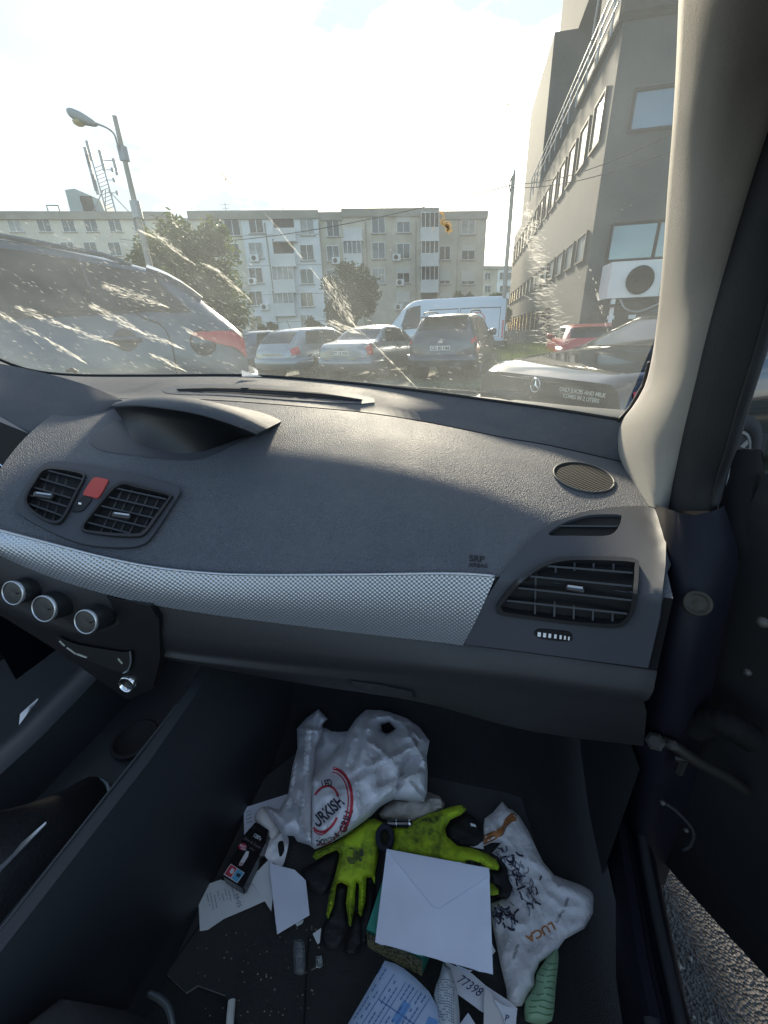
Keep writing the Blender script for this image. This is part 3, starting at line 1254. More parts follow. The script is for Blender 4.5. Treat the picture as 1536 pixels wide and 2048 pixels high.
ob('lens', mesh('lens', *lathe_vf([(.22, 0), (.2, .07), (.12, .12), (.02, .14)], bc, (0, 0, -1), 16), True), mat('lamp_lens', (.75, .66, .42), .2, trans=.5), hd_)
ob('collar', mesh('collar', *lathe_vf([(.2, -.3), (.2, .3)], (0, 0, rel(271, 420, 21, lo_).z), (0, 0, 1), 12)), M_STEEL, lamp)
tag(lamp, 'tall concrete street lamp with a curved arm, left of the frame', 'street lamp')

rp0 = UF(1027, 352, 19.0)
pole = empty('utility_pole', (rp0.x, rp0.y, 0))
ob('shaft', mesh('shaft', *tube_vf([(0, 0, 0), (0, 0, rp0.z)], .10, 10, .075)), M_CONC, pole)
ro_ = Vector(pole.location)
rg = crom([rel(1027, 352, 19, ro_), rel(1022, 358, 19, ro_), rel(1019, 372, 19, ro_), rel(1022, 386, 19, ro_), rel(1026, 382, 19, ro_)], 16)
ob('hook', mesh('hook', *tube_vf(rg, .025, 6)), M_FRD, pole)
ob('insulator', mesh('insulator', *tube_vf([rel(1028, 352, 19, ro_), rel(1030, 338, 19, ro_)], .06, 8, .03)), M_STEEL, pole)
tag(pole, 'slim utility pole with a wire hook at its top, beside the grey SUV', 'pole')


def cable(p, q, sag, label, r=.012):
    pts = []
    for i in range(25):
        t = i / 24
        pts.append(p.lerp(q, t) - Vector((0, 0, sag * 4 * t * (1 - t))))
    v, f = tube_vf(pts, r, 5)
    o = wob('cable', v, f, M_FRD)
    tag(o, label, 'cable', 'overhead cables')


cable(UF(1024, 375, 18.8), UF(1420, 272, 10.3), .25, 'lower overhead cable crossing in front of the dark grey building')
cable(UF(1027, 368, 19.1), UF(1420, 228, 10.8), .3, 'upper faint overhead cable running across the dark grey facade')
cable(UF(240, 478, 42), UF(1024, 370, 19.2), .9, 'long overhead cable sagging across the apartment facade to the pole', .02)


# ------------------------------------------------------------------ trees
def leaf_mat(name, col):
    m = bpy.data.materials.new(name)
    m.use_nodes = True
    t = m.node_tree
    b = t.nodes['Principled BSDF']
    b.inputs['Roughness'].default_value = 0.6
    tcn = t.nodes.new('ShaderNodeTexCoord')
    n = t.nodes.new('ShaderNodeTexNoise')
    n.inputs['Scale'].default_value = 1.6
    n.inputs['Detail'].default_value = 4
    rp_ = t.nodes.new('ShaderNodeValToRGB')
    e = rp_.color_ramp.elements
    e[0].position = 0.35; e[0].color = (col[0] * .6, col[1] * .65, col[2] * .6, 1)
    e[1].position = 0.7; e[1].color = (col[0] * 1.35, col[1] * 1.25, col[2] * 1.1, 1)
    t.links.new(tcn.outputs['Object'], n.inputs['Vector'])
    t.links.new(n.outputs['Fac'], rp_.inputs['Fac'])
    t.links.new(rp_.outputs[0], b.inputs['Base Color'])
    tr = t.nodes.new('ShaderNodeBsdfTranslucent')
    t.links.new(rp_.outputs[0], tr.inputs['Color'])
    ms = t.nodes.new('ShaderNodeMixShader')
    ms.inputs[0].default_value = .4
    t.links.new(b.outputs[0], ms.inputs[1])
    t.links.new(tr.outputs[0], ms.inputs[2])
    t.links.new(ms.outputs[0], t.nodes['Material Output'].inputs[0])
    return m


M_LEAF = leaf_mat('leaves', (0.095, 0.13, 0.045))
M_LEAF2 = leaf_mat('leaves_dark', (0.075, 0.105, 0.045))
M_BARK = mat('bark', (0.10, 0.08, 0.06), 0.95, bump=.6, bscale=15, var=.3)


def tree(name, loc, H, crown_c, crown_r, n, label, lm, seed, leaf=.16, lumps=26, trunk_r=.16):
    """crown: lumps of leaf faces inside an ellipsoid centred crown_c (local) with radii crown_r"""
    rn = random.Random(seed)
    t = empty(name, loc)
    c = Vector(crown_c); cr_ = Vector(crown_r)
    L_ = []
    for k in range(lumps):
        d = Vector((rn.gauss(0, 1), rn.gauss(0, 1), rn.gauss(0, 1))).normalized()
        q = rn.uniform(.35, .95)
        p = c + Vector((d.x * cr_.x, d.y * cr_.y, d.z * cr_.z)) * q
        L_.append((p, rn.uniform(.22, .42) * min(cr_)))
    tv = [tube_vf([(0, 0, 0), (.05, 0, H * .25), (c.x * .5, c.y * .5, c.z - cr_.z * .3), (c.x, c.y, c.z + cr_.z * .5)], trunk_r, 9, trunk_r * .2)]
    ob('trunk', mesh('trunk', *tv[0], True), M_BARK, t)
    lim = []
    for p, r_ in L_[::2]:
        a = Vector((c.x * .4, c.y * .4, c.z - cr_.z * rn.uniform(.3, .8)))
        lim.append(tube_vf(crom([a, a.lerp(p, .5) + Vector((0, 0, -.15)), p], 6), trunk_r * .4, 5, .015))
    ob('limbs', mesh('limbs', *join(*lim), True), M_BARK, t)
    V = []; F = []
    for k in range(n):
        p, r_ = L_[rn.randrange(lumps)]
        d = Vector((rn.gauss(0, 1), rn.gauss(0, 1), rn.gauss(0, 1))).normalized()
        q = p + d * r_ * (rn.random() ** .45) * (1.25 if rn.random() < .12 else 1)
        s = leaf * rn.uniform(.6, 1.3)
        u = Vector((rn.gauss(0, 1), rn.gauss(0, 1), rn.gauss(0, .6))).normalized()
        w2 = u.orthogonal().normalized()
        w2 = (w2 * math.cos(k) + u.cross(w2) * math.sin(k))
        b = len(V)
        V += [q - u * s, q + w2 * s * .45, q + u * s, q - w2 * s * .45]
        F.append((b, b + 1, b + 2, b + 3))
    cr2 = ob('crown', mesh('crown', V, F), lm, t)
    tag(t, label, 'tree')
    return t


def tree_at(px, F, **kw):
    p = UF(px, 690, F)
    return tree(loc=(p.x, p.y, 0), **kw)


# left big tree, px 200-520 / 430-640
tree_at(385, 24, name='tree', H=7, crown_c=(0, 0, 3.7), crown_r=(4.5, 3.0, 2.7), n=17000, label='broad leafy tree behind the grey people carrier', lm=M_LEAF, seed=11, leaf=.17, lumps=44, trunk_r=.22)
tree_at(712, 33, name='tree', H=5.5, crown_c=(0, 0, 3.5), crown_r=(2.35, 2.0, 2.5), n=9000, label='rounded tree in front of the beige apartment wall, behind the sedan', lm=M_LEAF2, seed=12, leaf=.16, lumps=30, trunk_r=.15)
tree_at(925, 34, name='tree', H=4, crown_c=(0, 0, 2.9), crown_r=(1.2, 1.0, 1.1), n=2600, label='small treetop showing above the white van roof', lm=M_LEAF, seed=13, leaf=.14, lumps=12, trunk_r=.1)
tree_at(985, 27, name='bush', H=2.8, crown_c=(0, 0, 1.7), crown_r=(.9, .9, 1.6), n=3600, label='tall green bush at the rear of the white van', lm=M_LEAF, seed=14, leaf=.12, lumps=16, trunk_r=.08)
tree_at(545, 36, name='bush', H=2.5, crown_c=(0, 0, 1.2), crown_r=(3.4, 1.2, 1.0), n=4200, label='low dark hedge along the foot of the pale apartment wall', lm=M_LEAF2, seed=15, leaf=.14, lumps=18, trunk_r=.07)
tree_at(640, 35, name='bush', H=2.5, crown_c=(0, 0, 1.3), crown_r=(1.9, 1.2, 1.1), n=3600, label='dark bush behind the roof of the silver hatchback', lm=M_LEAF2, seed=16, leaf=.14, lumps=14, trunk_r=.07)

# grass by the dark building and tufts over the car park
gv, gf = [], []
rg_ = random.Random(21)


def blade(p, h, s):
    b = len(gv)
    a = rg_.uniform(0, 6.28)
    dx, dy = math.cos(a) * s, math.sin(a) * s
    lx, ly = rg_.gauss(0, .3) * h, rg_.gauss(0, .3) * h
    gv.extend([Vector((p.x - dx, p.y - dy, 0)), Vector((p.x + dx, p.y + dy, 0)), Vector((p.x + lx, p.y + ly, h))])
    gf.append((b, b + 1, b + 2))


for k in range(16000):
    p = UF(rg_.uniform(985, 1110), 690, rg_.uniform(12, 24))
    blade(p, rg_.uniform(.15, .6), .02)
for k in range(9000):
    p = UF(rg_.uniform(380, 1010), 690, rg_.uniform(8.5, 17))
    if noise.noise(Vector((p.x * .7, p.y * .7, 1))) > .05:
        blade(p, rg_.uniform(.03, .10), .012)
go = ob('grass', mesh('grass', gv, gf), leaf_mat('grass_blades', (0.12, 0.17, 0.05)))
tag(go, 'rough green grass along the car park', None, kind='stuff')
# ------------------------------------------------------------------ vehicles
def paint(name, col, metal=.55, rough=.3):
    return mat(name, col, rough, metal=metal, coat=.7, var=.05, vscale=1.2)


M_TYRE = mat('tyre_rubber', (0.02, 0.02, 0.021), 0.85, bump=.3, bscale=60)
M_RIM = mat('alloy_rim', (0.45, 0.46, 0.47), 0.35, metal=.8)
M_CGL = mat('car_glass', (0.02, 0.027, 0.03), 0.06, spec=.4, var=.3, vscale=2)
M_TAIL = mat('tail_lamp_red', (0.50, 0.012, 0.02), 0.25, coat=.5)
M_TAILW = mat('tail_lamp_clear', (0.6, 0.55, 0.52), 0.15, coat=1.0)
M_PLATE = mat('plate_white', (0.70, 0.70, 0.68), 0.5)
M_PTXT = mat('plate_black', (0.02, 0.02, 0.02), 0.6)
M_CHR = mat('chrome', (0.72, 0.72, 0.72), 0.12, metal=1.0)
M_GREYPL = mat('bumper_plastic', (0.05, 0.052, 0.055), 0.6)
M_SEAM = mat('panel_gap', (0.012, 0.012, 0.013), 0.7)


class Body:
    def __init__(s, st, n=64):
        ys = [q[0] for q in st]
        s.y0, s.y1 = ys[0], ys[-1]
        s.n = n
        rows = []
        for i in range(n + 1):
            y = s.y0 + (s.y1 - s.y0) * i / n
            k = 0
            while k < len(st) - 2 and y > st[k + 1][0]:
                k += 1
            t = (y - st[k][0]) / (st[k + 1][0] - st[k][0])
            rows.append([a + (b - a) * t for a, b in zip(st[k], st[k + 1])])
        for _ in range(3):
            nr = [rows[0][:]]
            for i in range(1, n):
                nr.append([(rows[i - 1][j] + 2 * rows[i][j] + rows[i + 1][j]) / 4 for j in range(6)])
            nr.append(rows[-1][:])
            rows = nr
        s.rows = rows

    def half(s, y):
        f = max(0, min(s.n - 1e-6, (y - s.y0) / (s.y1 - s.y0) * s.n))
        i = int(f)
        t = f - i
        _, zl, zb, zt, w_, wt = [a + (b - a) * t for a, b in zip(s.rows[i], s.rows[i + 1])]
        h = zt - zb
        return [(0, zl), (w_ - .12, zl), (w_ - .03, zl + .09), (w_, zl + (zb - zl) * .45), (w_ - .015, zb - .12), (w_ - .06, zb), (wt, zb + h * .86), (wt * .8, zb + h * .965), (0, zt)]

    def P(s, y, v, side=1, off=0.0):
        H = s.half(y)
        i = max(0, min(7, int(v)))
        t = v - i
        x = H[i][0] + (H[i + 1][0] - H[i][0]) * t
        z = H[i][1] + (H[i + 1][1] - H[i][1]) * t
        p = Vector((x * side, y, z))
        if off:
            e = .02
            a = s.P(y + e, v, side) - s.P(y - e, v, side)
            b = s.P(y, min(8, v + .05), side) - s.P(y, max(0, v - .05), side)
            nrm = a.cross(b).normalized()
            if nrm.x * side < 0 and abs(nrm.x) > .2:
                nrm = -nrm
            elif abs(nrm.x) <= .2 and nrm.z < 0:
                nrm = -nrm
            p += nrm * off
        return p

    def shell(s):
        V = []; F = []
        for i in range(s.n + 1):
            y = s.y0 + (s.y1 - s.y0) * i / s.n
            H = s.half(y)
            ring = [Vector((x, y, z)) for x, z in H] + [Vector((-x, y, z)) for x, z in reversed(H[1:-1])]
            V += ring
        m_ = 16
        for i in range(s.n):
            for j in range(m_):
                a = i * m_ + j
                b = i * m_ + (j + 1) % m_
                F.append((a, a + m_, b + m_, b))
        F.append(tuple(range(m_)))
        F.append(tuple(reversed(range(s.n * m_, (s.n + 1) * m_))))
        return V, F

    def side_patch(s, ya, yb, va, vb, side, off=.004, ny=10, nv=4, skewa=0.0, skewb=0.0):
        """quad patch on the flank; skew moves the upper end of the front / rear edge along y"""
        V = []; F = []
        for i in range(ny + 1):
            for j in range(nv + 1):
                t = j / nv
                y = (ya + skewa * t) * (1 - i / ny) + (yb + skewb * t) * (i / ny)
                V.append(s.P(y, va + (vb - va) * t, side, off))
        for i in range(ny):
            for j in range(nv):
                a = i * (nv + 1) + j
                q = (a, a + 1, a + nv + 2, a + nv + 1)
                F.append(q if side < 0 else tuple(reversed(q)))
        return V, F

    def top_patch(s, ya, yb, v0, off=.004, ny=8, nx=6):
        V = []; F = []
        cols_ = [(v0 + (8 - v0) * k / nx, -1) for k in range(nx + 1)] + [(8 - (8 - v0) * k / nx, 1) for k in range(1, nx + 1)]
        for i in range(ny + 1):
            y = ya + (yb - ya) * i / ny
            for v, sd in cols_:
                p = s.P(y, v, sd)
                e = .03
                dy = s.P(min(s.y1, y + e), 8, 1) - s.P(max(s.y0, y - e), 8, 1)
                nn = Vector((0, -dy.z, dy.y)).normalized()
                V.append(p + nn * off)
        m_ = len(cols_)
        for i in range(ny):
            for j in range(m_ - 1):
                a = i * m_ + j
                F.append((a, a + 1, a + m_ + 1, a + m_))
        return V, F


def sweep(path, prof):
    """closed profile [(out, z)] along an xy path; out is to the right of travel"""
    P = [Vector(p) for p in path]
    V = []; F = []
    m_ = len(prof)
    for i, p in enumerate(P):
        t = (P[min(i + 1, len(P) - 1)] - P[max(0, i - 1)])
        t.z = 0
        t.normalize()
        nrm = Vector((t.y, -t.x, 0))
        for o_, z in prof:
            V.append(Vector((p.x, p.y, z)) + nrm * o_)
    for i in range(len(P) - 1):
        for j in range(m_):
            a = i * m_ + j
            b = i * m_ + (j + 1) % m_
            F.append((a, b, b + m_, a + m_))
    F.append(tuple(reversed(range(m_))))
    F.append(tuple(range((len(P) - 1) * m_, len(P) * m_)))
    return V, F


def text_xz(s, size, cx, y, cz, bold=True):
    V, F = glyphs(s, bold)
    x0 = min(v[0] for v in V); x1 = max(v[0] for v in V)
    y0 = min(v[1] for v in V); y1 = max(v[1] for v in V)
    return [Vector(((v[0] - (x0 + x1) / 2) * size + cx, y, (v[1] - (y0 + y1) / 2) * size + cz)) for v in V], [tuple(f) for f in F]


WM = {}


def wheel(root, x, y, r, side):
    key = round(r, 3)
    if key not in WM:
        tv, tf = lathe_vf([(r * .62, -.11), (r * .95, -.11), (r, -.07), (r, .07), (r * .95, .105), (r * .66, .11), (r * .64, .08)], (0, 0, 0), (1, 0, 0), 28)
        me = mesh('tyre', tv, tf, True); me.materials.append(M_TYRE)
        parts = [lathe_vf([(r * .64, .06), (r * .64, .10), (r * .58, .10), (r * .56, .05)], (0, 0, 0), (1, 0, 0), 28), lathe_vf([(r * .16, .04), (r * .16, .095), (r * .06, .10)], (0, 0, 0), (1, 0, 0), 12)]
        for k in range(7):
            a = 2 * math.pi * k / 7
            rot = Matrix.Rotation(a, 3, 'X')
            parts.append(box_vf(rot @ Vector((.08, 0, r * .36)), (.03, r * .14, r * .5), rot))
        rv_, rf_ = join(*parts)
        mr = mesh('rim', rv_, rf_); mr.materials.append(M_RIM)
        dv_, df_ = lathe_vf([(r * .62, .03), (r * .1, .035)], (0, 0, 0), (1, 0, 0), 20)
        md_ = mesh('disc', dv_, df_); md_.materials.append(M_SEAM)
        WM[key] = (me, mr, md_)
    o = ob('wheel', WM[key][0], None, root, (x * side, y, r))
    if side < 0:
        o.rotation_euler = (0, 0, math.pi)
    ob('rim', WM[key][1], None, o)
    ob('brake_disc', WM[key][2], None, o)


def make_car(name, st, loc, rz, mp_, glass_sides, rear_glass, front_glass, axles, r, label, cat='car', lamps=None, plate=None, plate_z=.75, wheels=True, bumper=(.36, .6), bump_m=None,
             seams=(), handles=(), rear_extra=None):
    root = empty(name, loc, rz)
    B = Body(st)
    v, f = B.shell()
    b = ob('body', mesh('body', v, f), mp_, root)
    sharp(b, 50)
    for side in (-1, 1):
        for ya, yb, sa, sb in glass_sides:
            ob('side_window', mesh('side_window', *B.side_patch(ya, yb, 5.1, 5.92, side, .014, 10, 5, sa, sb), True), M_CGL, root)
        for (ya, yb) in seams:
            ob('panel_gap', mesh('panel_gap', *B.side_patch(ya, yb, 1.6, 5.05, side, .003, 1, 10)), M_SEAM, root)
        for y in handles:
            p = B.P(y, 4.35, side, .012)
            ob('door_handle', mesh('door_handle', *box_vf(p, (.03, .2, .035))), mp_, root)
        mp0 = B.P(glass_sides[-1][1] - .1, 5.15, side, .1) if glass_sides else None
        if mp0:
            ob('mirror', mesh('mirror', *lathe_vf([(.02, -.12), (.09, -.09), (.11, 0), (.09, .07), (.02, .09)], mp0, (side * .9, -.2, 0), 10), True), mp_, root)
        if wheels:
            for y in axles:
                H = B.half(y)
                wx = H[3][0]
                ob('wheel_arch', mesh('wheel_arch', *lathe_vf([(r * 1.2, -.3), (r * 1.2, .004), (r * .3, .005)], (side * (wx - .012), y, r * 1.02), (side, 0, 0), 26)), M_SEAM, root)
                wheel(root, wx - .1, y, r, side)
    if rear_glass:
        ob('rear_window', mesh('rear_window', *B.top_patch(rear_glass[0], rear_glass[1], rear_glass[2] if len(rear_glass) > 2 else 6.25), True), M_CGL, root)
    if front_glass:
        ob('windscreen', mesh('windscreen', *B.top_patch(front_glass[0], front_glass[1], 6.2), True), M_CGL, root)
    if bumper:
        y0 = B.y0
        pth = crom([(B.half(y0 + .75)[3][0], y0 + .75, 0), (B.half(y0 + .35)[3][0] + .005, y0 + .35, 0), (B.half(y0 + .1)[3][0] - .02, y0 + .06, 0), (B.half(y0)[3][0] - .16, y0 - .03, 0),
                    (0, y0 - .07, 0), (-B.half(y0)[3][0] + .16, y0 - .03, 0), (-B.half(y0 + .1)[3][0] + .02, y0 + .06, 0), (-B.half(y0 + .35)[3][0] - .005, y0 + .35, 0), (-B.half(y0 + .75)[3][0], y0 + .75, 0)], 40)
        z0, z1 = bumper
        ob('bumper', sharp_mesh('bumper', *sweep(pth, [(-.06, z0 - .02), (.0, z0), (.03, z0 + .08), (.035, z1 - .05), (.02, z1), (-.06, z1 + .03)])), bump_m or mp_, root)
    if lamps:
        for side in (-1, 1):
            for (ya, yb, va, vb, mm) in lamps:
                ob('tail_lamp', mesh('tail_lamp', *B.side_patch(ya, yb, va, vb, side, .012, 6, 4), True), mm, root)
    if plate:
        pl = ob('number_plate', mesh('number_plate', *span(-.26, .26, B.y0 - .035, B.y0 - .012, plate_z - .055, plate_z + .055)), M_PLATE, root)
        tv, tf = text_xz(plate, .105, 0, B.y0 - .038, plate_z)
        ob('plate_number', mesh('plate_number', tv, tf), M_PTXT, pl)
    if rear_extra:
        rear_extra(root, B)
    tag(root, label, cat)
    return root, B


def sharp_mesh(name, v, f):
    me = mesh(name, v, f)
    me.polygons.foreach_set('use_smooth', [True] * len(me.polygons))
    return me


def head(a):
    return PSI - R(a)


def outp(px, F):
    p = UF(px, 690, F)
    return Vector((p.x, p.y, 0))


ST_HATCH = [(-2.10, .34, .80, .86, .70, .56), (-2.02, .28, .90, .96, .80, .63), (-1.62, .24, .95, 1.33, .86, .61), (-1.3, .22, .95, 1.42, .875, .62), (-.5, .2, .94, 1.46, .88, .63), (.2, .2, .93, 1.44, .88, .62),
            (.6, .2, .92, 1.32, .88, .63), (1.15, .22, .92, .98, .87, .68), (1.75, .25, .82, .87, .83, .62), (2.1, .32, .62, .66, .66, .46)]
ST_SEDAN = [(-2.22, .34, .84, .88, .72, .58), (-2.13, .28, .94, .98, .81, .66), (-1.7, .24, .97, 1.02, .85, .70), (-1.45, .24, .97, 1.05, .86, .67), (-.95, .22, .96, 1.34, .87, .60), (-.5, .2, .95, 1.43, .87, .60),
            (.15, .2, .94, 1.42, .87, .61), (.6, .2, .93, 1.30, .87, .63), (1.2, .22, .92, .97, .86, .68), (1.85, .25, .82, .87, .82, .62), (2.2, .32, .62, .66, .66, .46)]
ST_SUV = [(-2.15, .42, .96, 1.02, .78, .64), (-2.07, .36, 1.05, 1.12, .87, .70), (-1.80, .32, 1.08, 1.46, .90, .66), (-1.5, .3, 1.08, 1.58, .915, .67), (-.6, .28, 1.06, 1.64, .92, .68), (.2, .28, 1.05, 1.61, .92, .67),
          (.65, .28, 1.04, 1.47, .92, .68), (1.2, .3, 1.04, 1.10, .91, .74), (1.85, .32, .96, 1.02, .88, .70), (2.2, .4, .74, .80, .72, .56)]
ST_VAN = [(-2.9, .45, 1.22, 2.42, .95, .84), (-2.84, .38, 1.22, 2.50, .98, .87), (-1.5, .36, 1.22, 2.54, .99, .88), (0.8, .36, 1.22, 2.54, .99, .88), (1.25, .36, 1.22, 2.46, .99, .86), (1.6, .36, 1.22, 2.22, .98, .82),
          (2.25, .36, 1.20, 1.45, .96, .76), (2.75, .38, 1.02, 1.10, .92, .68), (2.95, .42, .72, .78, .80, .56)]
ST_MPV = [(-2.28, .42, 1.08, 1.13, .82, .68), (-2.20, .36, 1.17, 1.22, .89, .72), (-1.98, .33, 1.25, 1.42, .915, .70), (-1.84, .32, 1.29, 1.57, .92, .69), (-1.62, .3, 1.30, 1.67, .925, .69), (-.8, .28, 1.26, 1.86, .93, .70), (.2, .28, 1.22, 1.93, .93, .70),
          (.9, .28, 1.18, 1.62, .93, .68), (1.6, .3, 1.12, 1.2, .92, .74), (2.2, .34, .92, .98, .88, .68), (2.45, .42, .7, .74, .7, .5)]
ST_MERC = [(-2.36, .34, .83, .87, .76, .64), (-2.28, .28, .90, .93, .84, .71), (-1.75, .24, .94, .975, .87, .73), (-1.35, .24, .94, 1.01, .88, .70), (-.72, .22, .93, 1.33, .88, .60), (-.2, .2, .92, 1.42, .88, .59),
           (.4, .2, .92, 1.41, .88, .60), (.9, .2, .92, 1.28, .88, .62), (1.5, .22, .91, .96, .87, .70), (2.1, .26, .82, .87, .84, .64), (2.45, .32, .62, .66, .7, .5)]

P_SILV = paint('paint_silver', (0.24, 0.285, 0.32))
P_SILV2 = paint('paint_pale_silver', (0.19, 0.225, 0.25))
P_BLUEG = paint('paint_blue_grey', (0.12, 0.15, 0.18))
P_DGREY = paint('paint_dark_grey', (0.06, 0.072, 0.09))
P_MPV = paint('paint_mid_grey', (0.07, 0.094, 0.118), .35, .38)
P_WHITE = mat('paint_white', (0.56, 0.65, 0.74), .35, coat=.5)
P_RED = mat('paint_red', (0.45, 0.03, 0.035), .3, coat=.8)
P_MERC = paint('paint_graphite', (0.06, 0.06, 0.058), .7, .09)


def antenna(root, y, z):
    ob('antenna', mesh('antenna', *tube_vf([(0, y, z), (0, y - .12, z + .22)], .012, 5, .005)), M_BLK, root)


def hatch_extra(root, B):
    antenna(root, -1.2, 1.44)
    ob('chrome_strip', mesh('chrome_strip', *span(-.42, .42, B.y0 - .03, B.y0 - .004, .70, .735)), M_CHR, root)
    ob('tailgate_gap', mesh('tailgate_gap', *span(-.62, .62, B.y0 - .008, B.y0 + .01, .612, .622)), M_SEAM, root)


def spoilered(root, B):
    v, f = span(-.55, .55, B.y0 + .18, B.y0 + .42, 1.56, 1.60)
    ob('spoiler', mesh('spoiler', *span(-.58, .58, -1.92, -1.55, 1.515, 1.55)), P_DGREY, root)
    for s in (-1, 1):
        ob('roof_rail', mesh('roof_rail', *tube_vf(crom([(s * .62, -1.5, 1.60), (s * .63, -1.3, 1.66), (s * .63, -.2, 1.69), (s * .61, .2, 1.63)], 14), .02, 6)), M_BLK, root)
    ob('chrome_emblem', mesh('chrome_emblem', *lathe_vf([(.05, 0), (.05, .015), (.035, .02)], (0, B.y0 - .004, .93), (0, -1, 0), 16)), M_CHR, root)
    ob('diffuser', mesh('diffuser', *span(-.55, .55, B.y0 - .115, B.y0 - .03, .36, .48)), M_GREYPL, root)


def sedan_extra(root, B):
    antenna(root, -.75, 1.41)
    ob('rubbing_strip', mesh('rubbing_strip', *span(-.5, .5, B.y0 - .12, B.y0 - .075, .585, .61)), M_CHR, root)


def van_extra(root, B):
    for s in (-1, 1):
        for (ya, yb, va, vb) in ((-2.7, -1.0, 3.4, 5.75), (-.92, .35, 3.4, 5.75)):
            for q in ((ya, ya + .02, va, vb), (yb - .02, yb, va, vb), (ya, yb, va, va + .03), (ya, yb, vb - .03, vb)):
                ob('panel_gap', mesh('panel_gap', *B.side_patch(*q, s, .004, 6, 4)), M_SEAM if q[0] != q[1] else M_SEAM, root)
        # round red and white emblem towards the rear
        c = B.P(-1.75, 5.3, s, .012)
        nrm = (B.P(-1.75, 5.3, s, .05) - B.P(-1.75, 5.3, s)).normalized()
        e = ob('emblem', mesh('emblem', *lathe_vf([(.34, 0), (.34, .006)], c, nrm, 28)), P_RED, root)
        ob('emblem_disc', mesh('emblem_disc', *lathe_vf([(.29, .007), (.29, .010)], c, nrm, 28)), P_WHITE, e)
        ob('emblem_mark', mesh('emblem_mark', *lathe_vf([(.12, .011), (.12, .014)], c, nrm, 12)), P_RED, e)


lampsR = [(-2.02, -1.86, 3.6, 4.9, M_TAIL)]
make_car('parked_car', ST_HATCH, outp(540, 17.8), head(34), P_BLUEG, [(-1.35, -.62, .2, .05), (-.55, .2, 0, 0), (.25, .95, 0, -.4)], (-1.93, -1.55), (.68, 1.12), (-1.3, 1.3), .31,
         'blue-grey hatchback half hidden between the people carrier and the silver hatchback', lamps=[(-2.05, -1.92, 3.9, 4.7, M_TAIL)], seams=((-.6, -.585), (.22, .235)))
make_car('parked_car', ST_HATCH, outp(633, 14.6), head(31), P_SILV, [(-1.45, -.70, .2, .05), (-.62, .15, 0, 0), (.2, .95, 0, -.4)], (-1.95, -1.55), (.68, 1.12), (-1.3, 1.3), .32,
         'silver hatchback with a chrome strip across its tailgate', lamps=[(-2.06, -1.80, 3.7, 5.0, M_TAIL)], plate='CT 47 MBD', plate_z=.53, seams=((-.66, -.645), (.16, .175)), handles=(-.5,), rear_extra=hatch_extra)
make_car('parked_car', ST_SEDAN, outp(757, 13.6), head(27), P_SILV2, [(-1.05, -.52, .25, .05), (-.46, .25, 0, 0), (.3, 1.0, 0, -.4)], (-1.45, -.9), (.7, 1.15), (-1.35, 1.35), .31,
         'pale silver saloon with a dented boot lid parked beside the SUV', lamps=[(-2.16, -1.95, 3.5, 4.9, M_TAIL)], plate='CT 12 KRG', plate_z=.74, seams=((-.49, -.475), (.27, .285)), handles=(-.35, .4), rear_extra=sedan_extra)
make_car('parked_suv', ST_SUV, outp(915, 13.0), head(22), P_DGREY, [(-1.55, -.85, .25, .05), (-.78, .1, 0, 0), (.16, .95, 0, -.4)], (-1.98, -1.6), (.75, 1.15), (-1.32, 1.35), .36,
         'dark grey SUV with black roof rails and a white number plate', cat='SUV', lamps=[(-2.12, -1.85, 4.1, 4.85, M_TAIL)], plate='CD 83 HM', plate_z=.80, bumper=(.40, .62), seams=((-.82, -.805), (.12, .135)), handles=(-.6, .3), rear_extra=spoilered)
make_car('delivery_van', ST_VAN, outp(880, 20.5), head(-72), P_WHITE, [(.75, 1.75, 0, -.35)], None, (1.7, 2.35), (-1.9, 1.9), .36,
         'white high roof delivery van with a round red emblem on its flank', cat='van', bumper=(.42, .7), bump_m=M_GREYPL, lamps=[(-2.87, -2.80, 3.2, 5.3, M_TAIL)], rear_extra=van_extra)
rl = outp(1156, 14.8)
rcar, _ = make_car('parked_car', [(a, b * .87, c * .87, d * .87, e, f) for a, b, c, d, e, f in ST_HATCH], rl, head(14), P_RED, [(-1.45, -.70, .2, .05), (-.62, .15, 0, 0), (.2, .95, 0, -.4)], (-1.97, -1.55, 6.1), (.68, 1.12), (-1.3, 1.3), .31,
         'red hatchback with a roof spoiler behind the graphite saloon', lamps=lampsR,
         rear_extra=lambda root, B: ob('spoiler', mesh('spoiler', *span(-.5, .5, -1.78, -1.5, 1.20, 1.25)), P_RED, root))


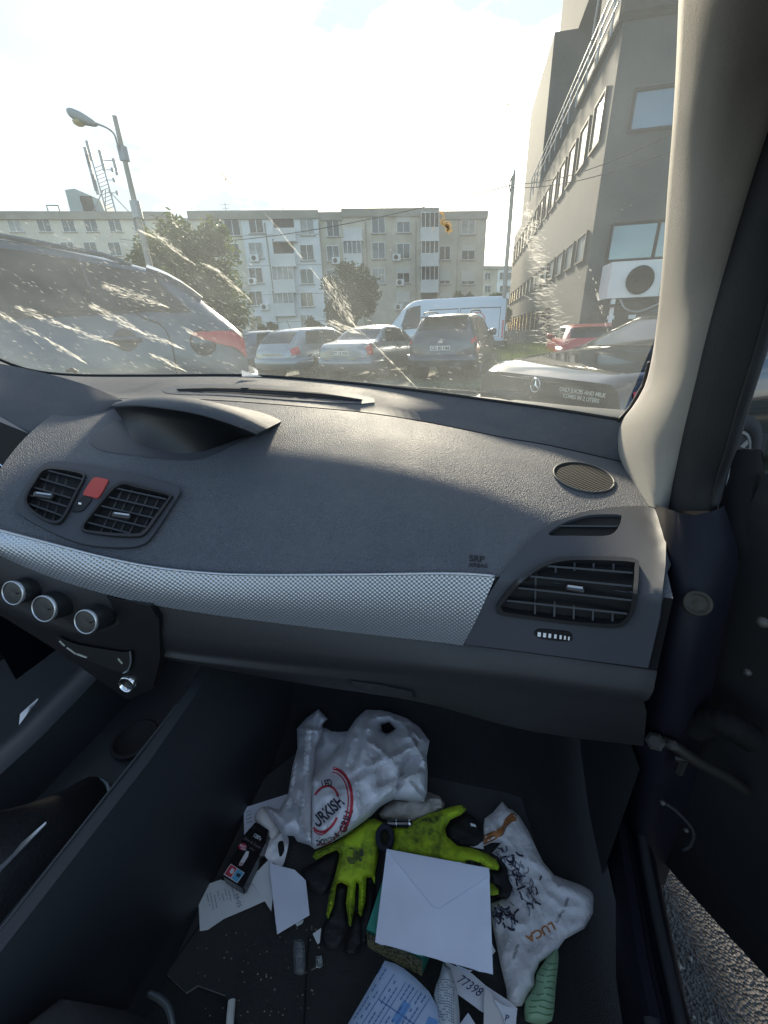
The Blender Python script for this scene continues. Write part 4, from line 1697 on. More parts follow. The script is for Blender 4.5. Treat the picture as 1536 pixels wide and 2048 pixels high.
# people carrier close on the left --------------------------------------
def mpv_extra(root, B):
    # spoiler over the tailgate
    v, f = B.top_patch(-1.98, -1.6, 6.0, .03, 5, 6)
    sp = ob('spoiler', mesh('spoiler', v, f, True), P_MPV, root)
    solid(sp, .05)
    sv_ = []
    for s in (-1, 1):
        ob('roof_rail', mesh('roof_rail', *tube_vf(crom([tuple(B.P(-1.5, 6.5, s)), tuple(B.P(-1.2, 6.5, s, .03)), tuple(B.P(0, 6.5, s, .035)), tuple(B.P(.8, 6.4, s))], 20), .018, 6)), P_MPV, root)
        # pointed wrap-around lamp: reaches forward along the flank
        V = []; F = []
        for i in range(15):
            t = i / 14
            y = -2.275 + .42 * t
            top, bot = 4.95 + .0 * t, 3.9 + 1.0 * t
            H = B.half(y)
            z1 = min(H[5][1] - .01, 1.145)
            z0 = z1 - .02 - .14 * (1 - t) ** .8
            for j in range(5):
                zz = z0 + (z1 - z0) * j / 4
                vv = 4 + (zz - H[4][1]) / (H[5][1] - H[4][1]) if zz > H[4][1] else 3 + (zz - H[3][1]) / (H[4][1] - H[3][1])
                V.append(B.P(y, vv, s, .016))
        for i in range(14):
            for j in range(4):
                a = i * 5 + j
                q = (a, a + 1, a + 6, a + 5)
                F.append(q if s < 0 else tuple(reversed(q)))
        ob('tail_lamp', mesh('tail_lamp', V, F, True), M_TAIL, root)
        # fuel flap: a thin ring gap
        c = B.P(-1.93, 3.8, s, .004)
        nn = (B.P(-1.93, 3.8, s, .05) - B.P(-1.93, 3.8, s)).normalized()
        ob('fuel_flap', mesh('fuel_flap', *lathe_vf([(.105, 0), (.105, .006), (.095, .007), (.093, .002)], c, nn, 30, False)), M_SEAM, root)
        ob('fuel_cover', mesh('fuel_cover', *lathe_vf([(.093, 0), (.090, .008), (.01, .011)], c, nn, 30), True), P_MPV, root)
        # handle recess and grip of the rear door
        c = B.P(-1.35, 3.85, s, .004)
        ob('handle_recess', mesh('handle_recess', *lathe_vf([(.085, 0), (.08, .003), (.01, .004)], c, (s, 0, .1), 20)), M_GREYPL, root)
        ob('door_handle', mesh('door_handle', *tube_vf(crom([c + Vector((s * .01, -.11, 0)), c + Vector((s * .045, -.05, .005)), c + Vector((s * .045, .08, .005)), c + Vector((s * .01, .13, 0))], 12), .018, 8), True), P_MPV, root)
        # rear door shut line, curving round the wheel arch
        pts = [B.P(y, v, s, .002) for y, v in ((-1.46, 5.05), (-1.52, 4.7), (-1.64, 4.2), (-1.68, 3.7), (-1.66, 3.0), (-1.60, 2.2), (-1.58, 1.8))]
        ob('panel_gap', mesh('panel_gap', *tube_vf(crom(pts, 24), .006, 5)), M_SEAM, root)
        # window divider bars
        for y, dy in ((-1.21, .06), (-.24, .0)):
            ob('window_pillar', mesh('window_pillar', *B.side_patch(y, y + .05, 5.08, 5.95, s, .010, 1, 6, dy, dy)), M_BLK, root)
        # weatherstrip under the glass
        ob('weatherstrip', mesh('weatherstrip', *B.side_patch(-1.80, 1.1, 5.03, 5.09, s, .008, 24, 1)), M_BLK, root)


tailc = (-1.22, 4.0)                       # rear corner nearest to the camera (right, ahead)
ha = -112
hv = (math.sin(R(ha)), math.cos(R(ha)))
lv_ = (-hv[1], hv[0])
mc = (tailc[0] - lv_[0] * .82 + hv[0] * 2.28, tailc[1] - lv_[1] * .82 + hv[1] * 2.28)
make_car('people_carrier', ST_MPV, OUT(mc[0], mc[1], .115), head(ha), P_MPV, [(-1.88, -1.22, .22, .05), (-1.15, -.25, .05, 0), (-.18, 1.15, 0, -.45)], (-2.19, -2.0, 6.2), (1.0, 1.55), (-1.45, 1.4), .34,
         'mid grey people carrier close outside the left of the windscreen', cat='people carrier', bumper=(.42, .75), rear_extra=mpv_extra)


# graphite saloon close on the right --------------------------------------
def merc_extra(root, B):
    y = B.y0 - .006
    # three-pointed star in a ring on the boot lid
    n = 32
    V = []; F = []
    c = Vector((-.0, y - .016, .805))
    ring = []
    for j in range(n + 1):
        a = 2 * math.pi * j / n
        ring.append(c + Vector((math.cos(a) * .05, 0, math.sin(a) * .05)))
    em = ob('star_emblem', mesh('star_emblem', *tube_vf(ring, .0045, 6), True), M_CHR, root)
    arms = []
    for k in range(3):
        a = math.pi / 2 + k * 2 * math.pi / 3
        d = Vector((math.cos(a), 0, math.sin(a)))
        s_ = Vector((-math.sin(a), 0, math.cos(a)))
        q = [c + d * .05, c + s_ * .011, c - d * .008, c - s_ * .011]
        up = Vector((0, -.008, 0))
        b = len(V)
        V += q + [c + up]
        F += [(b, b + 1, b + 4), (b + 1, b + 2, b + 4), (b + 2, b + 3, b + 4), (b + 3, b, b + 4)]
    ob('star_arms', mesh('star_arms', V, F), M_CHR, em)
    m_st = mat('sticker_cream', (.62, .60, .52), .6)
    for i, (s, z) in enumerate((('ONLY JUICES AND MILK', .800), ('COMES IN 2 LITERS', .765))):
        tv, tf = text_xz(s, .036, .44, y - .012, z)
        ob('sticker_text', mesh('sticker_text', tv, tf), m_st, root)
    # boot lip, plate recess, lamps, bumper shelf
    lip = [(x, B.y0 + .012 + .10 * (abs(x) / .7) ** 2.5, .855 - .035 * (abs(x) / .7) ** 2) for x in [(-.70 + 1.4 * k / 20) for k in range(21)]]
    ob('boot_lip', mesh('boot_lip', *tube_vf(lip, .018, 8), True), P_MERC, root)
    ob('boot_panel', mesh('boot_panel', *span(-.60, .60, y - .004, y + .03, .57, .84)), P_MERC, root)
    for s in (-1, 1):
        ob('lamp_trim', mesh('lamp_trim', *span(s * .40 - .16, s * .40 + .16, y - .02, y, .565, .60)), M_CHR, root)


# rear-left corner about (0.92 right, 3.9 ahead), rear-right about (1.43, 2.4)
MH = 70
hv = (math.sin(R(MH)), math.cos(R(MH)))
rc = (1.19, 3.12)
mc = (rc[0] + hv[0] * 2.36, rc[1] + hv[1] * 2.36)
make_car('saloon_car', ST_MERC, OUT(mc[0], mc[1], 0), head(MH), P_MERC, [(-1.0, -.48, .3, .05), (-.42, .4, 0, 0), (.46, 1.25, 0, -.45)], (-1.33, -.68, 6.2), (.98, 1.45), (-1.4, 1.45), .32,
         'graphite saloon with a star emblem and sticker lettering on its boot', lamps=[(-2.3, -2.0, 3.3, 4.7, M_TAIL)], bumper=(.38, .60), seams=((-.45, -.435), (.42, .435)), handles=(-.3, .55), rear_extra=merc_extra)
# ================================================================== THE CAR WE SIT IN
car = empty('car', (-0.48, 0, 0))
tag(car, 'dark blue car seen from its passenger side: dashboard, windscreen, footwell and open door', 'car')

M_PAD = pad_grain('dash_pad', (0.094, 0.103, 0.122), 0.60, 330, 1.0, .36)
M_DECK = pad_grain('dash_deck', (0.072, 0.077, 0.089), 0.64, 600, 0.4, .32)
M_PANEL = mat('dash_panel', (0.050, 0.054, 0.064), 0.52, spec=.35, bump=.12, bscale=900)
M_GLOVE = mat('glovebox_plastic', (0.017, 0.017, 0.019), 0.5, bump=.2, bscale=700)
M_BLACK = mat('black_trim', (0.006, 0.006, 0.007), 0.45)
M_HOLE = mat('vent_hole', (0.004, 0.004, 0.004), 0.8)
M_SLAT = mat('vent_slat', (0.018, 0.018, 0.019), 0.35)
M_CARPET = mat('carpet', (0.0035, 0.004, 0.0045), 0.95, bump=1.0, bscale=900, var=.35, vscale=20, sheen=.3)
M_MAT = mat('mat_pile', (0.006, 0.007, 0.008), 0.9, bump=1.0, bscale=1100, var=.3, vscale=12, sheen=.4)
M_NAVY = mat('body_navy', (0.003, 0.0033, 0.008), 0.6, spec=.25)
M_PILLAR = mat('pillar_trim', (0.27, 0.245, 0.205), 0.75, bump=.4, bscale=1200, sheen=.2)
M_SEAL = mat('door_seal', (0.012, 0.013, 0.015), 0.7, bump=.2, bscale=300)
M_SILV = mat('satin_silver', (0.50, 0.52, 0.54), 0.32, metal=.85)
M_FABRIC = mat('seat_fabric', (0.010, 0.011, 0.013), 0.95, bump=1.0, bscale=1500, sheen=.1)

NC = 70
C_ = [(150, 800, .63), (230, 798, .66), (330, 797, .69), (500, 806, .73), (719, 825, .77), (851, 845, .78), (1008, 876, .775), (1100, 892, .765), (1245, 925, .745), (1262, 931, .738)]
T_ = [(-60, 1043, .32), (0, 1060, .33), (100, 1086, .34), (200, 1112, .352), (300, 1133, .372), (400, 1145, .39), (500, 1150, .405), (700, 1150, .43), (900, 1148, .447), (990, 1153, .45), (1100, 1165, .445), (1200, 1178, .43), (1334, 1195, .40), (1346, 1197, .395)]
B_ = [(-60, 1075, .315), (0, 1107, .322), (100, 1150, .333), (200, 1182, .345), (300, 1206, .365), (400, 1223, .383), (500, 1237, .398), (700, 1262, .423), (900, 1285, .438), (930, 1290, .438), (1000, 1299, .435), (1150, 1319, .425), (1302, 1340, .395), (1314, 1342, .39)]
G1_ = [(-60, 1150, .31), (100, 1230, .325), (300, 1300, .36), (500, 1326, .388), (700, 1345, .408), (900, 1357, .418), (1100, 1381, .415), (1292, 1404, .385)]
G2_ = [(-60, 1200, .32), (100, 1270, .335), (312, 1312, .378), (600, 1365, .42), (830, 1402, .44), (1014, 1452, .45), (1128, 1473, .45), (1285, 1492, .43)]
rC, rT, rB, rG1, rG2 = (railY(q, NC) for q in (C_, T_, B_, G1_, G2_))

# soft pad: from the crest down to the trim strip
rows_ = []
for i in range(25):
    t = i / 24
    row = []
    for ci, (c, e) in enumerate(zip(rC, rT)):
        kf = ci / (NC - 1)
        mY = e.y + (c.y - e.y) * (.40 - .02 * kf)
        mZ = c.z - (c.z - e.z) * (.25 - .13 * kf)
        m_ = Vector((c.x * .4 + e.x * .6, mY, mZ))
        p1, p2 = c.lerp(m_, .82), e.lerp(m_, .82)
        row.append(c * (1 - t) ** 3 + p1 * 3 * t * (1 - t) ** 2 + p2 * 3 * t * t * (1 - t) + e * t ** 3)
    rows_.append(row)
pad_vf = loft(rows_)
fas_vf = loft([rT, rB])
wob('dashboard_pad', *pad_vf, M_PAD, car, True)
wob('fascia_panel', *fas_vf, M_BLACK, car, True)
BV = bvh_of(pad_vf, fas_vf)

# glovebox lid: upper face, rounded edge, lower face
gl_rows = [rB]
for t in (.1, .5, .85):
    gl_rows.append([b.lerp(g, t) + Vector((0, -.006 * math.sin(t * 3), 0)) for b, g in zip(rB, rG1)])
gl_rows.append([g + Vector((0, .004, -.004)) for g in rG1])
for t in (.15, .5, .9):
    gl_rows.append([a.lerp(b, t) + Vector((0, -.004, 0)) for a, b in zip(rG1, rG2)])
gl_rows += [rG2, [p + Vector((0, .03, -.012)) for p in rG2], [p + Vector((0, .30, .03)) for p in rG2]]
gl_vf = loft(gl_rows)
gb_o = wob('glovebox_lid', *gl_vf, M_GLOVE, car, True)
BG = bvh_of(gl_vf)
patch('handle_recess', [(697, 1359), (760, 1366), (826, 1380), (834, 1394), (815, 1397), (745, 1387), (700, 1372)], BG, .002, M_BLACK, gb_o, 12)
patch('handle', [(704, 1366), (760, 1374), (824, 1388), (826, 1396), (800, 1396), (745, 1387), (708, 1376)], BG, .010, M_GLOVE, gb_o, 10, thick=.006)
# end caps of the dashboard at the door side
endv = [r_[-1] for r_ in rows_] + [rB[-1]] + [r_[-1] for r_ in gl_rows[1:]]
wob('dashboard_end', endv + [p + Vector((.0, .28, 0)) for p in endv], [(i, i + 1, i + 1 + len(endv), i + len(endv)) for i in range(len(endv) - 1)], M_GLOVE, car, True)

# rear deck up to the glass
CD_ = [(-90, 772, .60), (60, 782, .62)] + C_[1:]
W_ = [(-90, 690, .76), (-30, 708, .79), (0, 722, .80), (60, 742, .83), (150, 752, .87), (300, 753, .92), (500, 753, .95), (700, 768, .94), (830, 783, .92), (1000, 806, .885), (1120, 823, .85), (1242, 843, .80)]
rCD, rW = railY(CD_, NC), railY(W_, NC)
deck = [[p + Vector((0, .004, .001)) for p in rCD], [p + Vector((0, .016, -.010)) for p in rCD]]
for t in (.3, .6, .9, 1.0):
    deck.append([(c + Vector((0, .016, -.010))).lerp(w_, t) + Vector((0, 0, .006 * math.sin(t * 3.14))) for c, w_ in zip(rCD, rW)])
deck_vf = loft(deck)
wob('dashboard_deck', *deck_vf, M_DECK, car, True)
BD = bvh_of(deck_vf)
BALL = bvh_of(pad_vf, fas_vf, deck_vf)

# defroster vent
dv_o = patch('defroster_vent', smoothp([(326, 782), (348, 771), (500, 769), (640, 779), (748, 797), (728, 807), (600, 801), (450, 791), (350, 788)], 60), BALL, .003, M_PANEL, car, 12, thick=.003)
patch('vent_slot', [(352, 777), (420, 774), (520, 776), (640, 785), (728, 799), (700, 801), (600, 794), (450, 785), (360, 782)], BALL, .0045, M_HOLE, dv_o, 10)
for k, t in enumerate((.35, .68)):
    top = [(352, 777), (430, 774), (520, 776), (640, 785), (728, 799)]
    bot = [(360, 783), (450, 785), (600, 794), (660, 798), (715, 802)]
    pts = [hit(BALL, a[0] + (b[0] - a[0]) * t, a[1] + (b[1] - a[1]) * t, .006) for a, b in zip(top, bot)]
    wob('slat', *tube_vf(crom(pts, 20), .0018, 5), M_SLAT, dv_o)

# instrument hood at the left
hood_t = [(-110, 712, .60), (0, 727, .61), (50, 737, .615), (85, 745, .62), (125, 755, .625), (180, 772, .63), (242, 798, .635)]
hood_b = [(-110, 775, .50), (0, 833, .505), (60, 868, .505), (98, 892, .51), (140, 867, .535), (190, 835, .575), (243, 800, .632)]


def crs(P_, n):
    out = []
    for j in range(n):
        u = j / (n - 1) * (len(P_) - 1)
        i = min(int(u), len(P_) - 2)
        out.append(Vector(P_[i]).lerp(Vector(P_[i + 1]), u - i))
    for _ in range(2):
        out = [out[0]] + [(out[i - 1] + out[i] * 2 + out[i + 1]) / 4 for i in range(1, n - 1)] + [out[-1]]
    return out


ht, hb_ = crs(hood_t, 43), crs(hood_b, 43)
hrows = []
for i in range(13):
    t = i / 12
    row = []
    for p, q in zip(ht, hb_):
        k = math.sin(t * math.pi / 2)
        Y = p.z + (q.z - p.z) * (math.sin(t * math.pi / 2) * .5 + t * .5)
        row.append(UY(p.x + (q.x - p.x) * t, p.y + (q.y - p.y) * t, Y))
    hrows.append(row)
hrows.append([p + Vector((0, .006, -.006)) for p in hrows[-1]])
hrows.append([p + Vector((0, .05, -.02)) for p in hrows[-1]])
wob('instrument_hood', *loft(hrows), M_DECK, car, True)
clv = [UY(*q) for q in ((-110, 800, .50), (110, 888, .50), (90, 960, .46), (40, 1010, .44), (-110, 1010, .46))]
cl = wob('instrument_cluster', clv, [(0, 1, 2, 3, 4)], M_HOLE, car)
for pts in ([(0, 928), (10, 936), (17, 925)], [(17, 925), (22, 936), (36, 943), (55, 942), (66, 936)]):
    wob('dial_rim', *tube_vf(crom([UY(x, y, .462) for x, y in pts], 12), .0012, 6), M_CHR, cl)

# display pod
lip = [(221, 812), (273, 810), (332, 816), (391, 826), (449, 843), (488, 857), (513, 868)]
lipY = [.575, .535, .505, .50, .505, .515, .53]
back = [(238, 798), (293, 793), (352, 795), (410, 800), (469, 810), (527, 823), (564, 839)]
base = [(246, 838), (268, 882), (325, 903), (391, 906), (440, 892), (478, 878), (514, 869)]
rl_ = crom([UY(x, y, Y) for (x, y), Y in zip(lip, lipY)], 30)
rb_ = crom([hit(BALL, x, y + 3, 0.0) for x, y in back], 30)
rm_ = [a.lerp(b, .5) + Vector((0, 0, .012 * math.sin(math.pi * i / 29))) for i, (a, b) in enumerate(zip(rl_, rb_))]
rbase = crom([hit(BALL, x, y, .001) for x, y in base], 30)
rl2 = [p + Vector((0, .004, -.003)) for p in rl_]
rin = [a.lerp(b, .35) + Vector((0, .03 * math.sin(math.pi * i / 29), 0)) for i, (a, b) in enumerate(zip(rl2, rbase))]
pod = wob('display_hood', *loft([rb_, rm_, rl_, rl2]), M_DECK, car, True)
wob('display_recess', *loft([rl2, rin, rbase]), M_BLACK, pod, True)  # shade beneath the hood is put into this black colour
patch('display_tray', smoothp([(178, 880), (196, 864), (246, 838), (330, 850), (430, 862), (512, 868), (469, 889), (430, 908), (391, 919), (332, 918), (273, 911), (203, 900)], 60), BALL, .0015, M_PANEL, pod, 12)

# trim strip with a woven silver pattern
def weave_mat():
    m = mat('silver_weave', (0.43, 0.455, 0.49), 0.36, metal=.7)
    t = m.node_tree
    b = t.nodes['Principled BSDF']
    tcn = t.nodes.new('ShaderNodeTexCoord')
    mp_ = t.nodes.new('ShaderNodeMapping')
    mp_.inputs['Scale'].default_value = (980, 0, 1100)
    sp = t.nodes.new('ShaderNodeSeparateXYZ')
    t.links.new(tcn.outputs['Object'], mp_.inputs['Vector'])
    t.links.new(mp_.outputs[0], sp.inputs[0])
    outs = []
    for op in ('X', 'Z'):
        s_ = t.nodes.new('ShaderNodeMath'); s_.operation = 'SINE'
        t.links.new(sp.outputs[op], s_.inputs[0])
        outs.append(s_)
    mu = t.nodes.new('ShaderNodeMath'); mu.operation = 'MULTIPLY'
    t.links.new(outs[0].outputs[0], mu.inputs[0])
    t.links.new(outs[1].outputs[0], mu.inputs[1])
    bp = t.nodes.new('ShaderNodeBump')
    bp.inputs['Strength'].default_value = .32
    bp.inputs['Distance'].default_value = .0010
    t.links.new(mu.outputs[0], bp.inputs['Height'])
    t.links.new(bp.outputs[0], b.inputs['Normal'])
    mr = t.nodes.new('ShaderNodeMapRange')
    mr.inputs[1].default_value = -1
    mr.inputs[2].default_value = 1
    mr.inputs[3].default_value = .74
    mr.inputs[4].default_value = 1.12
    t.links.new(mu.outputs[0], mr.inputs[0])
    hs = t.nodes.new('ShaderNodeHueSaturation')
    hs.inputs['Color'].default_value = (0.43, 0.455, 0.49, 1)
    t.links.new(mr.outputs[0], hs.inputs['Value'])
    t.links.new(hs.outputs[0], b.inputs['Base Color'])
    return m


M_WEAVE = weave_mat()
iT = next(i for i, p in enumerate(rT) if p.x > UY(990, 1153, .45).x)
sT, sB = [], []
for k in range(81):
    t = k / 80
    # the right end slants back from top to bottom
    eT, eB = UY(990, 1153, .45), UY(926, 1287, .438)
    xt = rT[0].x + (eT.x - rT[0].x) * t
    xb = rB[0].x + (eB.x - rB[0].x) * t

    def at(r_, x):
        for i in range(len(r_) - 1):
            if r_[i].x <= x <= r_[i + 1].x:
                return r_[i].lerp(r_[i + 1], (x - r_[i].x) / (r_[i + 1].x - r_[i].x))
        return r_[0]
    sT.append(at(rT, xt)); sB.append(at(rB, xb))
st_rows = []
for i in range(7):
    t = i / 6
    st_rows.append([a.lerp(b, t) + Vector((0, -.004 - .005 * math.sin(math.pi * t), .0015)) for a, b in zip(sT, sB)])
strip = wob('trim_strip', *loft(st_rows), M_WEAVE, car, True)
edge = [p + Vector((0, -.004, .003)) for p in sT]
wob('trim_edge', *tube_vf(edge, .0018, 6), M_SILV, strip, True)
wob('trim_end', *loft([[p + Vector((0, .005, 0)) for p in (st_rows[i][-1] for i in range(7))], [st_rows[i][-1] for i in range(7)]]), M_SILV, strip, True)

# airbag lettering pressed into the pad
fnp = lambda x, y: hit(BV, x, y, .0012)
print_on('SRP', 938, 1122, 17, 4, fnp, M_BLACK, car, 'airbag_lettering', 1.15, True)
print_on('AIRBAG', 937, 1133, 11, 4, fnp, M_BLACK, car, 'airbag_lettering', 1.0, True)


# vents ----------------------------------------------------------------
def shrink(poly, d):
    cx = sum(p[0] for p in poly) / len(poly); cy = sum(p[1] for p in poly) / len(poly)
    out = []
    for x, y in poly:
        l_ = math.hypot(x - cx, y - cy)
        out.append((x + (cx - x) * d / l_, y + (cy - y) * d / l_))
    return out


def slat_between(a, b, bvh, off, parent, wdt=.010, name='slat', m=None, thick=.0022):
    p, q = hit(bvh, *a, off), hit(bvh, *b, off)
    d = (q - p).normalized()
    view = ((p + q) / 2 - CAM).normalized()
    dep = (view - d * view.dot(d)).normalized()
    up = d.cross(dep).normalized()
    v = []
    for e in (p, q):
        for sx, sz in ((0, -1), (1, -1), (1, 1), (0, 1)):
            v.append(e + dep * (wdt * (sx - .0)) + up * (thick / 2 * sz))
    f = [(0, 1, 5, 4), (1, 2, 6, 5), (2, 3, 7, 6), (3, 0, 4, 7), (0, 3, 2, 1), (4, 5, 6, 7)]
    return wob(name, v, f, m or M_SLAT, parent)


def clip_line(a, b, poly, n=60):
    ins = [t / n for t in range(n + 1) if inpoly(a[0] + (b[0] - a[0]) * t / n, a[1] + (b[1] - a[1]) * t / n, poly)]
    if not ins:
        return None
    f = lambda t: (a[0] + (b[0] - a[0]) * t, a[1] + (b[1] - a[1]) * t)
    return f(ins[0]), f(ins[-1])


def vent(hole, rows, cols_, tab, bvh, off, frame_out=None, div=.004):
    """hole outline, slat lines, divider lines and thumb tab, all in photograph pixels"""
    h = smoothp(hole, 56)
    fo = smoothp(frame_out or shrink(hole, -7), 56)
    fr = patch('air_vent', fo, bvh, off + .010, M_SLAT, car, 12, [h], .014)
    patch('vent_hole', fo, bvh, off - .004, M_HOLE, fr, 16)
    for (a, b) in cols_:
        c = clip_line(a, b, h)
        if c:
            slat_between(*c, bvh, off + div, fr, .003, 'divider', mat('vent_divider', (.03, .03, .032), .5), .0022)
    for (a, b) in rows:
        c = clip_line(a, b, h)
        if c:
            slat_between(*c, bvh, off + .006, fr, .008, 'slat')
    if tab:
        p = hit(bvh, *tab, off + .009)
        p2 = hit(bvh, tab[0] + 18, tab[1] + 3, off + .009)
        p1 = hit(bvh, tab[0] - 18, tab[1] - 3, off + .009)
        tb = wob('vent_tab', *tube_vf([p1, p1.lerp(p2, .15), p1.lerp(p2, .85), p2], .0045, 8), M_SLAT, fr, True)
        a_, b_ = hit(bvh, tab[0] - 15, tab[1] - 6, off + .014), hit(bvh, tab[0] + 15, tab[1] - 2, off + .014)
        wob('tab_highlight', *tube_vf([a_, b_], .0020, 6), M_SILV, fr)
    return fr


# right-hand vent panel
pan = [(1285, 1011), (1225, 1014), (1165, 1024), (1107, 1044), (1066, 1073), (1037, 1106), (1003, 1150), (983, 1181), (954, 1226), (929, 1289), (1000, 1297), (1150, 1317), (1292, 1336), (1313, 1239), (1326, 1131), (1328, 1052), (1320, 1020)]
vh = Z8([(243, 1003), (270, 965), (340, 885), (440, 812), (530, 780), (640, 772), (870, 780), (890, 800), (886, 900), (872, 1005), (845, 1060), (795, 1082), (600, 1070), (400, 1045), (255, 1022)])
vo = Z8([(222, 1003), (255, 955), (325, 875), (428, 797), (520, 762), (640, 754), (885, 762), (911, 790), (908, 900), (892, 1012), (862, 1074), (800, 1102), (600, 1088), (400, 1063), (236, 1038)])
cv = Z8([(476, 650), (540, 598), (620, 568), (700, 553), (815, 553), (828, 565), (818, 605), (790, 642), (740, 656), (600, 655)])
def pan_fn(x, y):
    p = hit(BV, x, y, .008)
    dx = 0
    while p is None and dx < 120:
        dx += 3
        q_ = hit(BV, x - dx, y, .008)
        if q_ is not None:
            p = UY(x, y, q_.y - .0004 * dx)
    return p


panel_o = sheet('vent_panel', [(1333 if x == 1328 else 1331 if x == 1326 else 1318 if x == 1313 else 1296 if x == 1292 else 1326 if x == 1320 else x, y) for x, y in pan], 13, pan_fn, M_PANEL, car, [smoothp(vo, 56), smoothp(cv, 44)], True, .010)
rows = [Z8([a, b]) for a, b in (((380, 795), (900, 836)), ((330, 846), (900, 902)), ((240, 898), (900, 970)), ((230, 964), (890, 1036)))]
cols_ = [Z8([a, b]) for a, b in (((415, 800), (410, 1050)), ((512, 770), (503, 1060)), ((602, 770), (597, 1075)), ((694, 770), (690, 1080)), ((790, 770), (785, 1085)))]
vent(vh, rows, cols_, Z8([(605, 915)])[0], BV, .006, vo)
cvv = patch('corner_vent', smoothp(cv, 44), BV, .001, M_HOLE, car, 12)
slat_between(*Z8([(525, 607), (812, 610)]), BV, .006, cvv, .006)
ridge = crom([hit(BV, x, y, .0095) for x, y in Z8([(180, 1000), (240, 890), (340, 800), (450, 745), (600, 722), (780, 722), (900, 735), (940, 770), (945, 860)])], 40)
# thumb wheel
tw = patch('thumb_wheel', smoothp(Z8([(408, 1125), (430, 1108), (500, 1112), (575, 1122), (592, 1150), (575, 1166), (500, 1162), (425, 1148)]), 40), BV, .010, M_BLACK, car, 8, thick=.003)
for i, x in enumerate((432, 458, 483, 510, 535, 556, 575)):
    wq = 8 - i * .7
    patch('wheel_mark', Z8([(x - wq, 1121 + i * 3.5), (x + wq, 1123 + i * 3.5), (x + wq - 2, 1144 + i * 3), (x - wq - 2, 1142 + i * 3)]), BV, .0115, mat('mark_white', (.75, .75, .74), .5), tw, 8)

# centre vents with hazard and lock buttons
cp = Z6([(255, 520), (400, 528), (600, 565), (800, 615), (895, 643), (925, 668), (880, 745), (800, 870), (740, 938), (640, 958), (450, 945), (300, 895), (150, 820), (75, 765), (80, 730), (130, 640), (190, 560)])
lvh = Z6([(240, 558), (400, 578), (422, 603), (380, 680), (330, 780), (290, 822), (220, 802), (150, 748), (138, 700), (180, 622)])
rvh = Z6([(640, 635), (700, 652), (858, 692), (850, 720), (790, 800), (735, 872), (690, 888), (560, 883), (440, 868), (428, 848), (470, 790), (560, 682), (600, 647)])
lvo, rvo = shrink(lvh, -5), shrink(rvh, -6)
cpo = patch('centre_vent_panel', smoothp(cp, 70), BV, .009, M_PANEL, car, 13, [smoothp(lvo, 56), smoothp(rvo, 56)], .012)
rows = [Z6([a, b]) for a, b in (((590, 655), (870, 716)), ((540, 698), (840, 767)), ((490, 740), (810, 814)), ((450, 783), (770, 860)), ((430, 826), (700, 896)))]
cols_ = [Z6([(x, 640), (x - 130, 890)]) for x in (640, 690, 740, 790, 850)]
vent(rvh, rows, cols_, Z6([(625, 800)])[0], BV, .006, rvo, -.001)
rows = [Z6([a, b]) for a, b in (((225, 560), (430, 612)), ((190, 602), (400, 664)), ((150, 645), (370, 709)), ((130, 686), (350, 752)), ((140, 732), (320, 798)))]
cols_ = [Z6([(x, 560), (x - 90, 820)]) for x in (260, 310, 360)]
vent(lvh, rows, cols_, Z6([(228, 697)])[0], BV, .006, lvo, -.001)
patch('hazard_button', smoothp(Z6([(492, 600), (545, 610), (551, 622), (505, 700), (470, 700), (430, 690), (426, 680), (470, 612)]), 40), BV, .0125, mat('hazard_red', (.42, .06, .05), .35), car, 8, thick=.004)
lb = patch('lock_button', smoothp(Z6([(425, 697), (468, 707), (445, 745), (420, 770), (385, 776), (370, 765)]), 32), BV, .0115, M_BLACK, car, 8, thick=.003)
patch('lock_symbol', Z6([(402, 728), (417, 731), (415, 741), (400, 738)]), BV, .0125, MATS['mark_white'], lb, 4)

# speaker grille
sp = []
for k in range(48):
    a = 2 * math.pi * k / 48
    x, y = 62 * math.cos(a), 27 * math.sin(a)
    sp.append((1168 + x * math.cos(R(13)) - y * math.sin(R(13)), 955 + x * math.sin(R(13)) + y * math.cos(R(13))))


def grille_mat():
    m = mat('speaker_mesh', (.03, .03, .032), .7, spec=.15)
    t = m.node_tree
    b = t.nodes['Principled BSDF']
    tcn = t.nodes.new('ShaderNodeTexCoord')
    sp_ = t.nodes.new('ShaderNodeSeparateXYZ')
    mp_ = t.nodes.new('ShaderNodeMapping')
    mp_.inputs['Scale'].default_value = (1250, 1250, 0)
    t.links.new(tcn.outputs['Object'], mp_.inputs[0])
    t.links.new(mp_.outputs[0], sp_.inputs[0])
    s1 = t.nodes.new('ShaderNodeMath'); s1.operation = 'SINE'
    s2 = t.nodes.new('ShaderNodeMath'); s2.operation = 'SINE'
    t.links.new(sp_.outputs['X'], s1.inputs[0]); t.links.new(sp_.outputs['Y'], s2.inputs[0])
    mu = t.nodes.new('ShaderNodeMath'); mu.operation = 'MULTIPLY'
    t.links.new(s1.outputs[0], mu.inputs[0]); t.links.new(s2.outputs[0], mu.inputs[1])
    rp_ = t.nodes.new('ShaderNodeValToRGB')
    rp_.color_ramp.elements[0].position = .45; rp_.color_ramp.elements[0].color = (.003, .003, .003, 1)
    rp_.color_ramp.elements[1].position = .6; rp_.color_ramp.elements[1].color = (.04, .041, .043, 1)
    mr = t.nodes.new('ShaderNodeMapRange'); mr.inputs[1].default_value = -1
    t.links.new(mu.outputs[0], mr.inputs[0])
    t.links.new(mr.outputs[0], rp_.inputs[0])
    t.links.new(rp_.outputs[0], b.inputs['Base Color'])
    bp = t.nodes.new('ShaderNodeBump'); bp.inputs['Distance'].default_value = .0015; bp.inputs['Strength'].default_value = .8
    t.links.new(mu.outputs[0], bp.inputs['Height'])
    t.links.new(bp.outputs[0], b.inputs['Normal'])
    return m


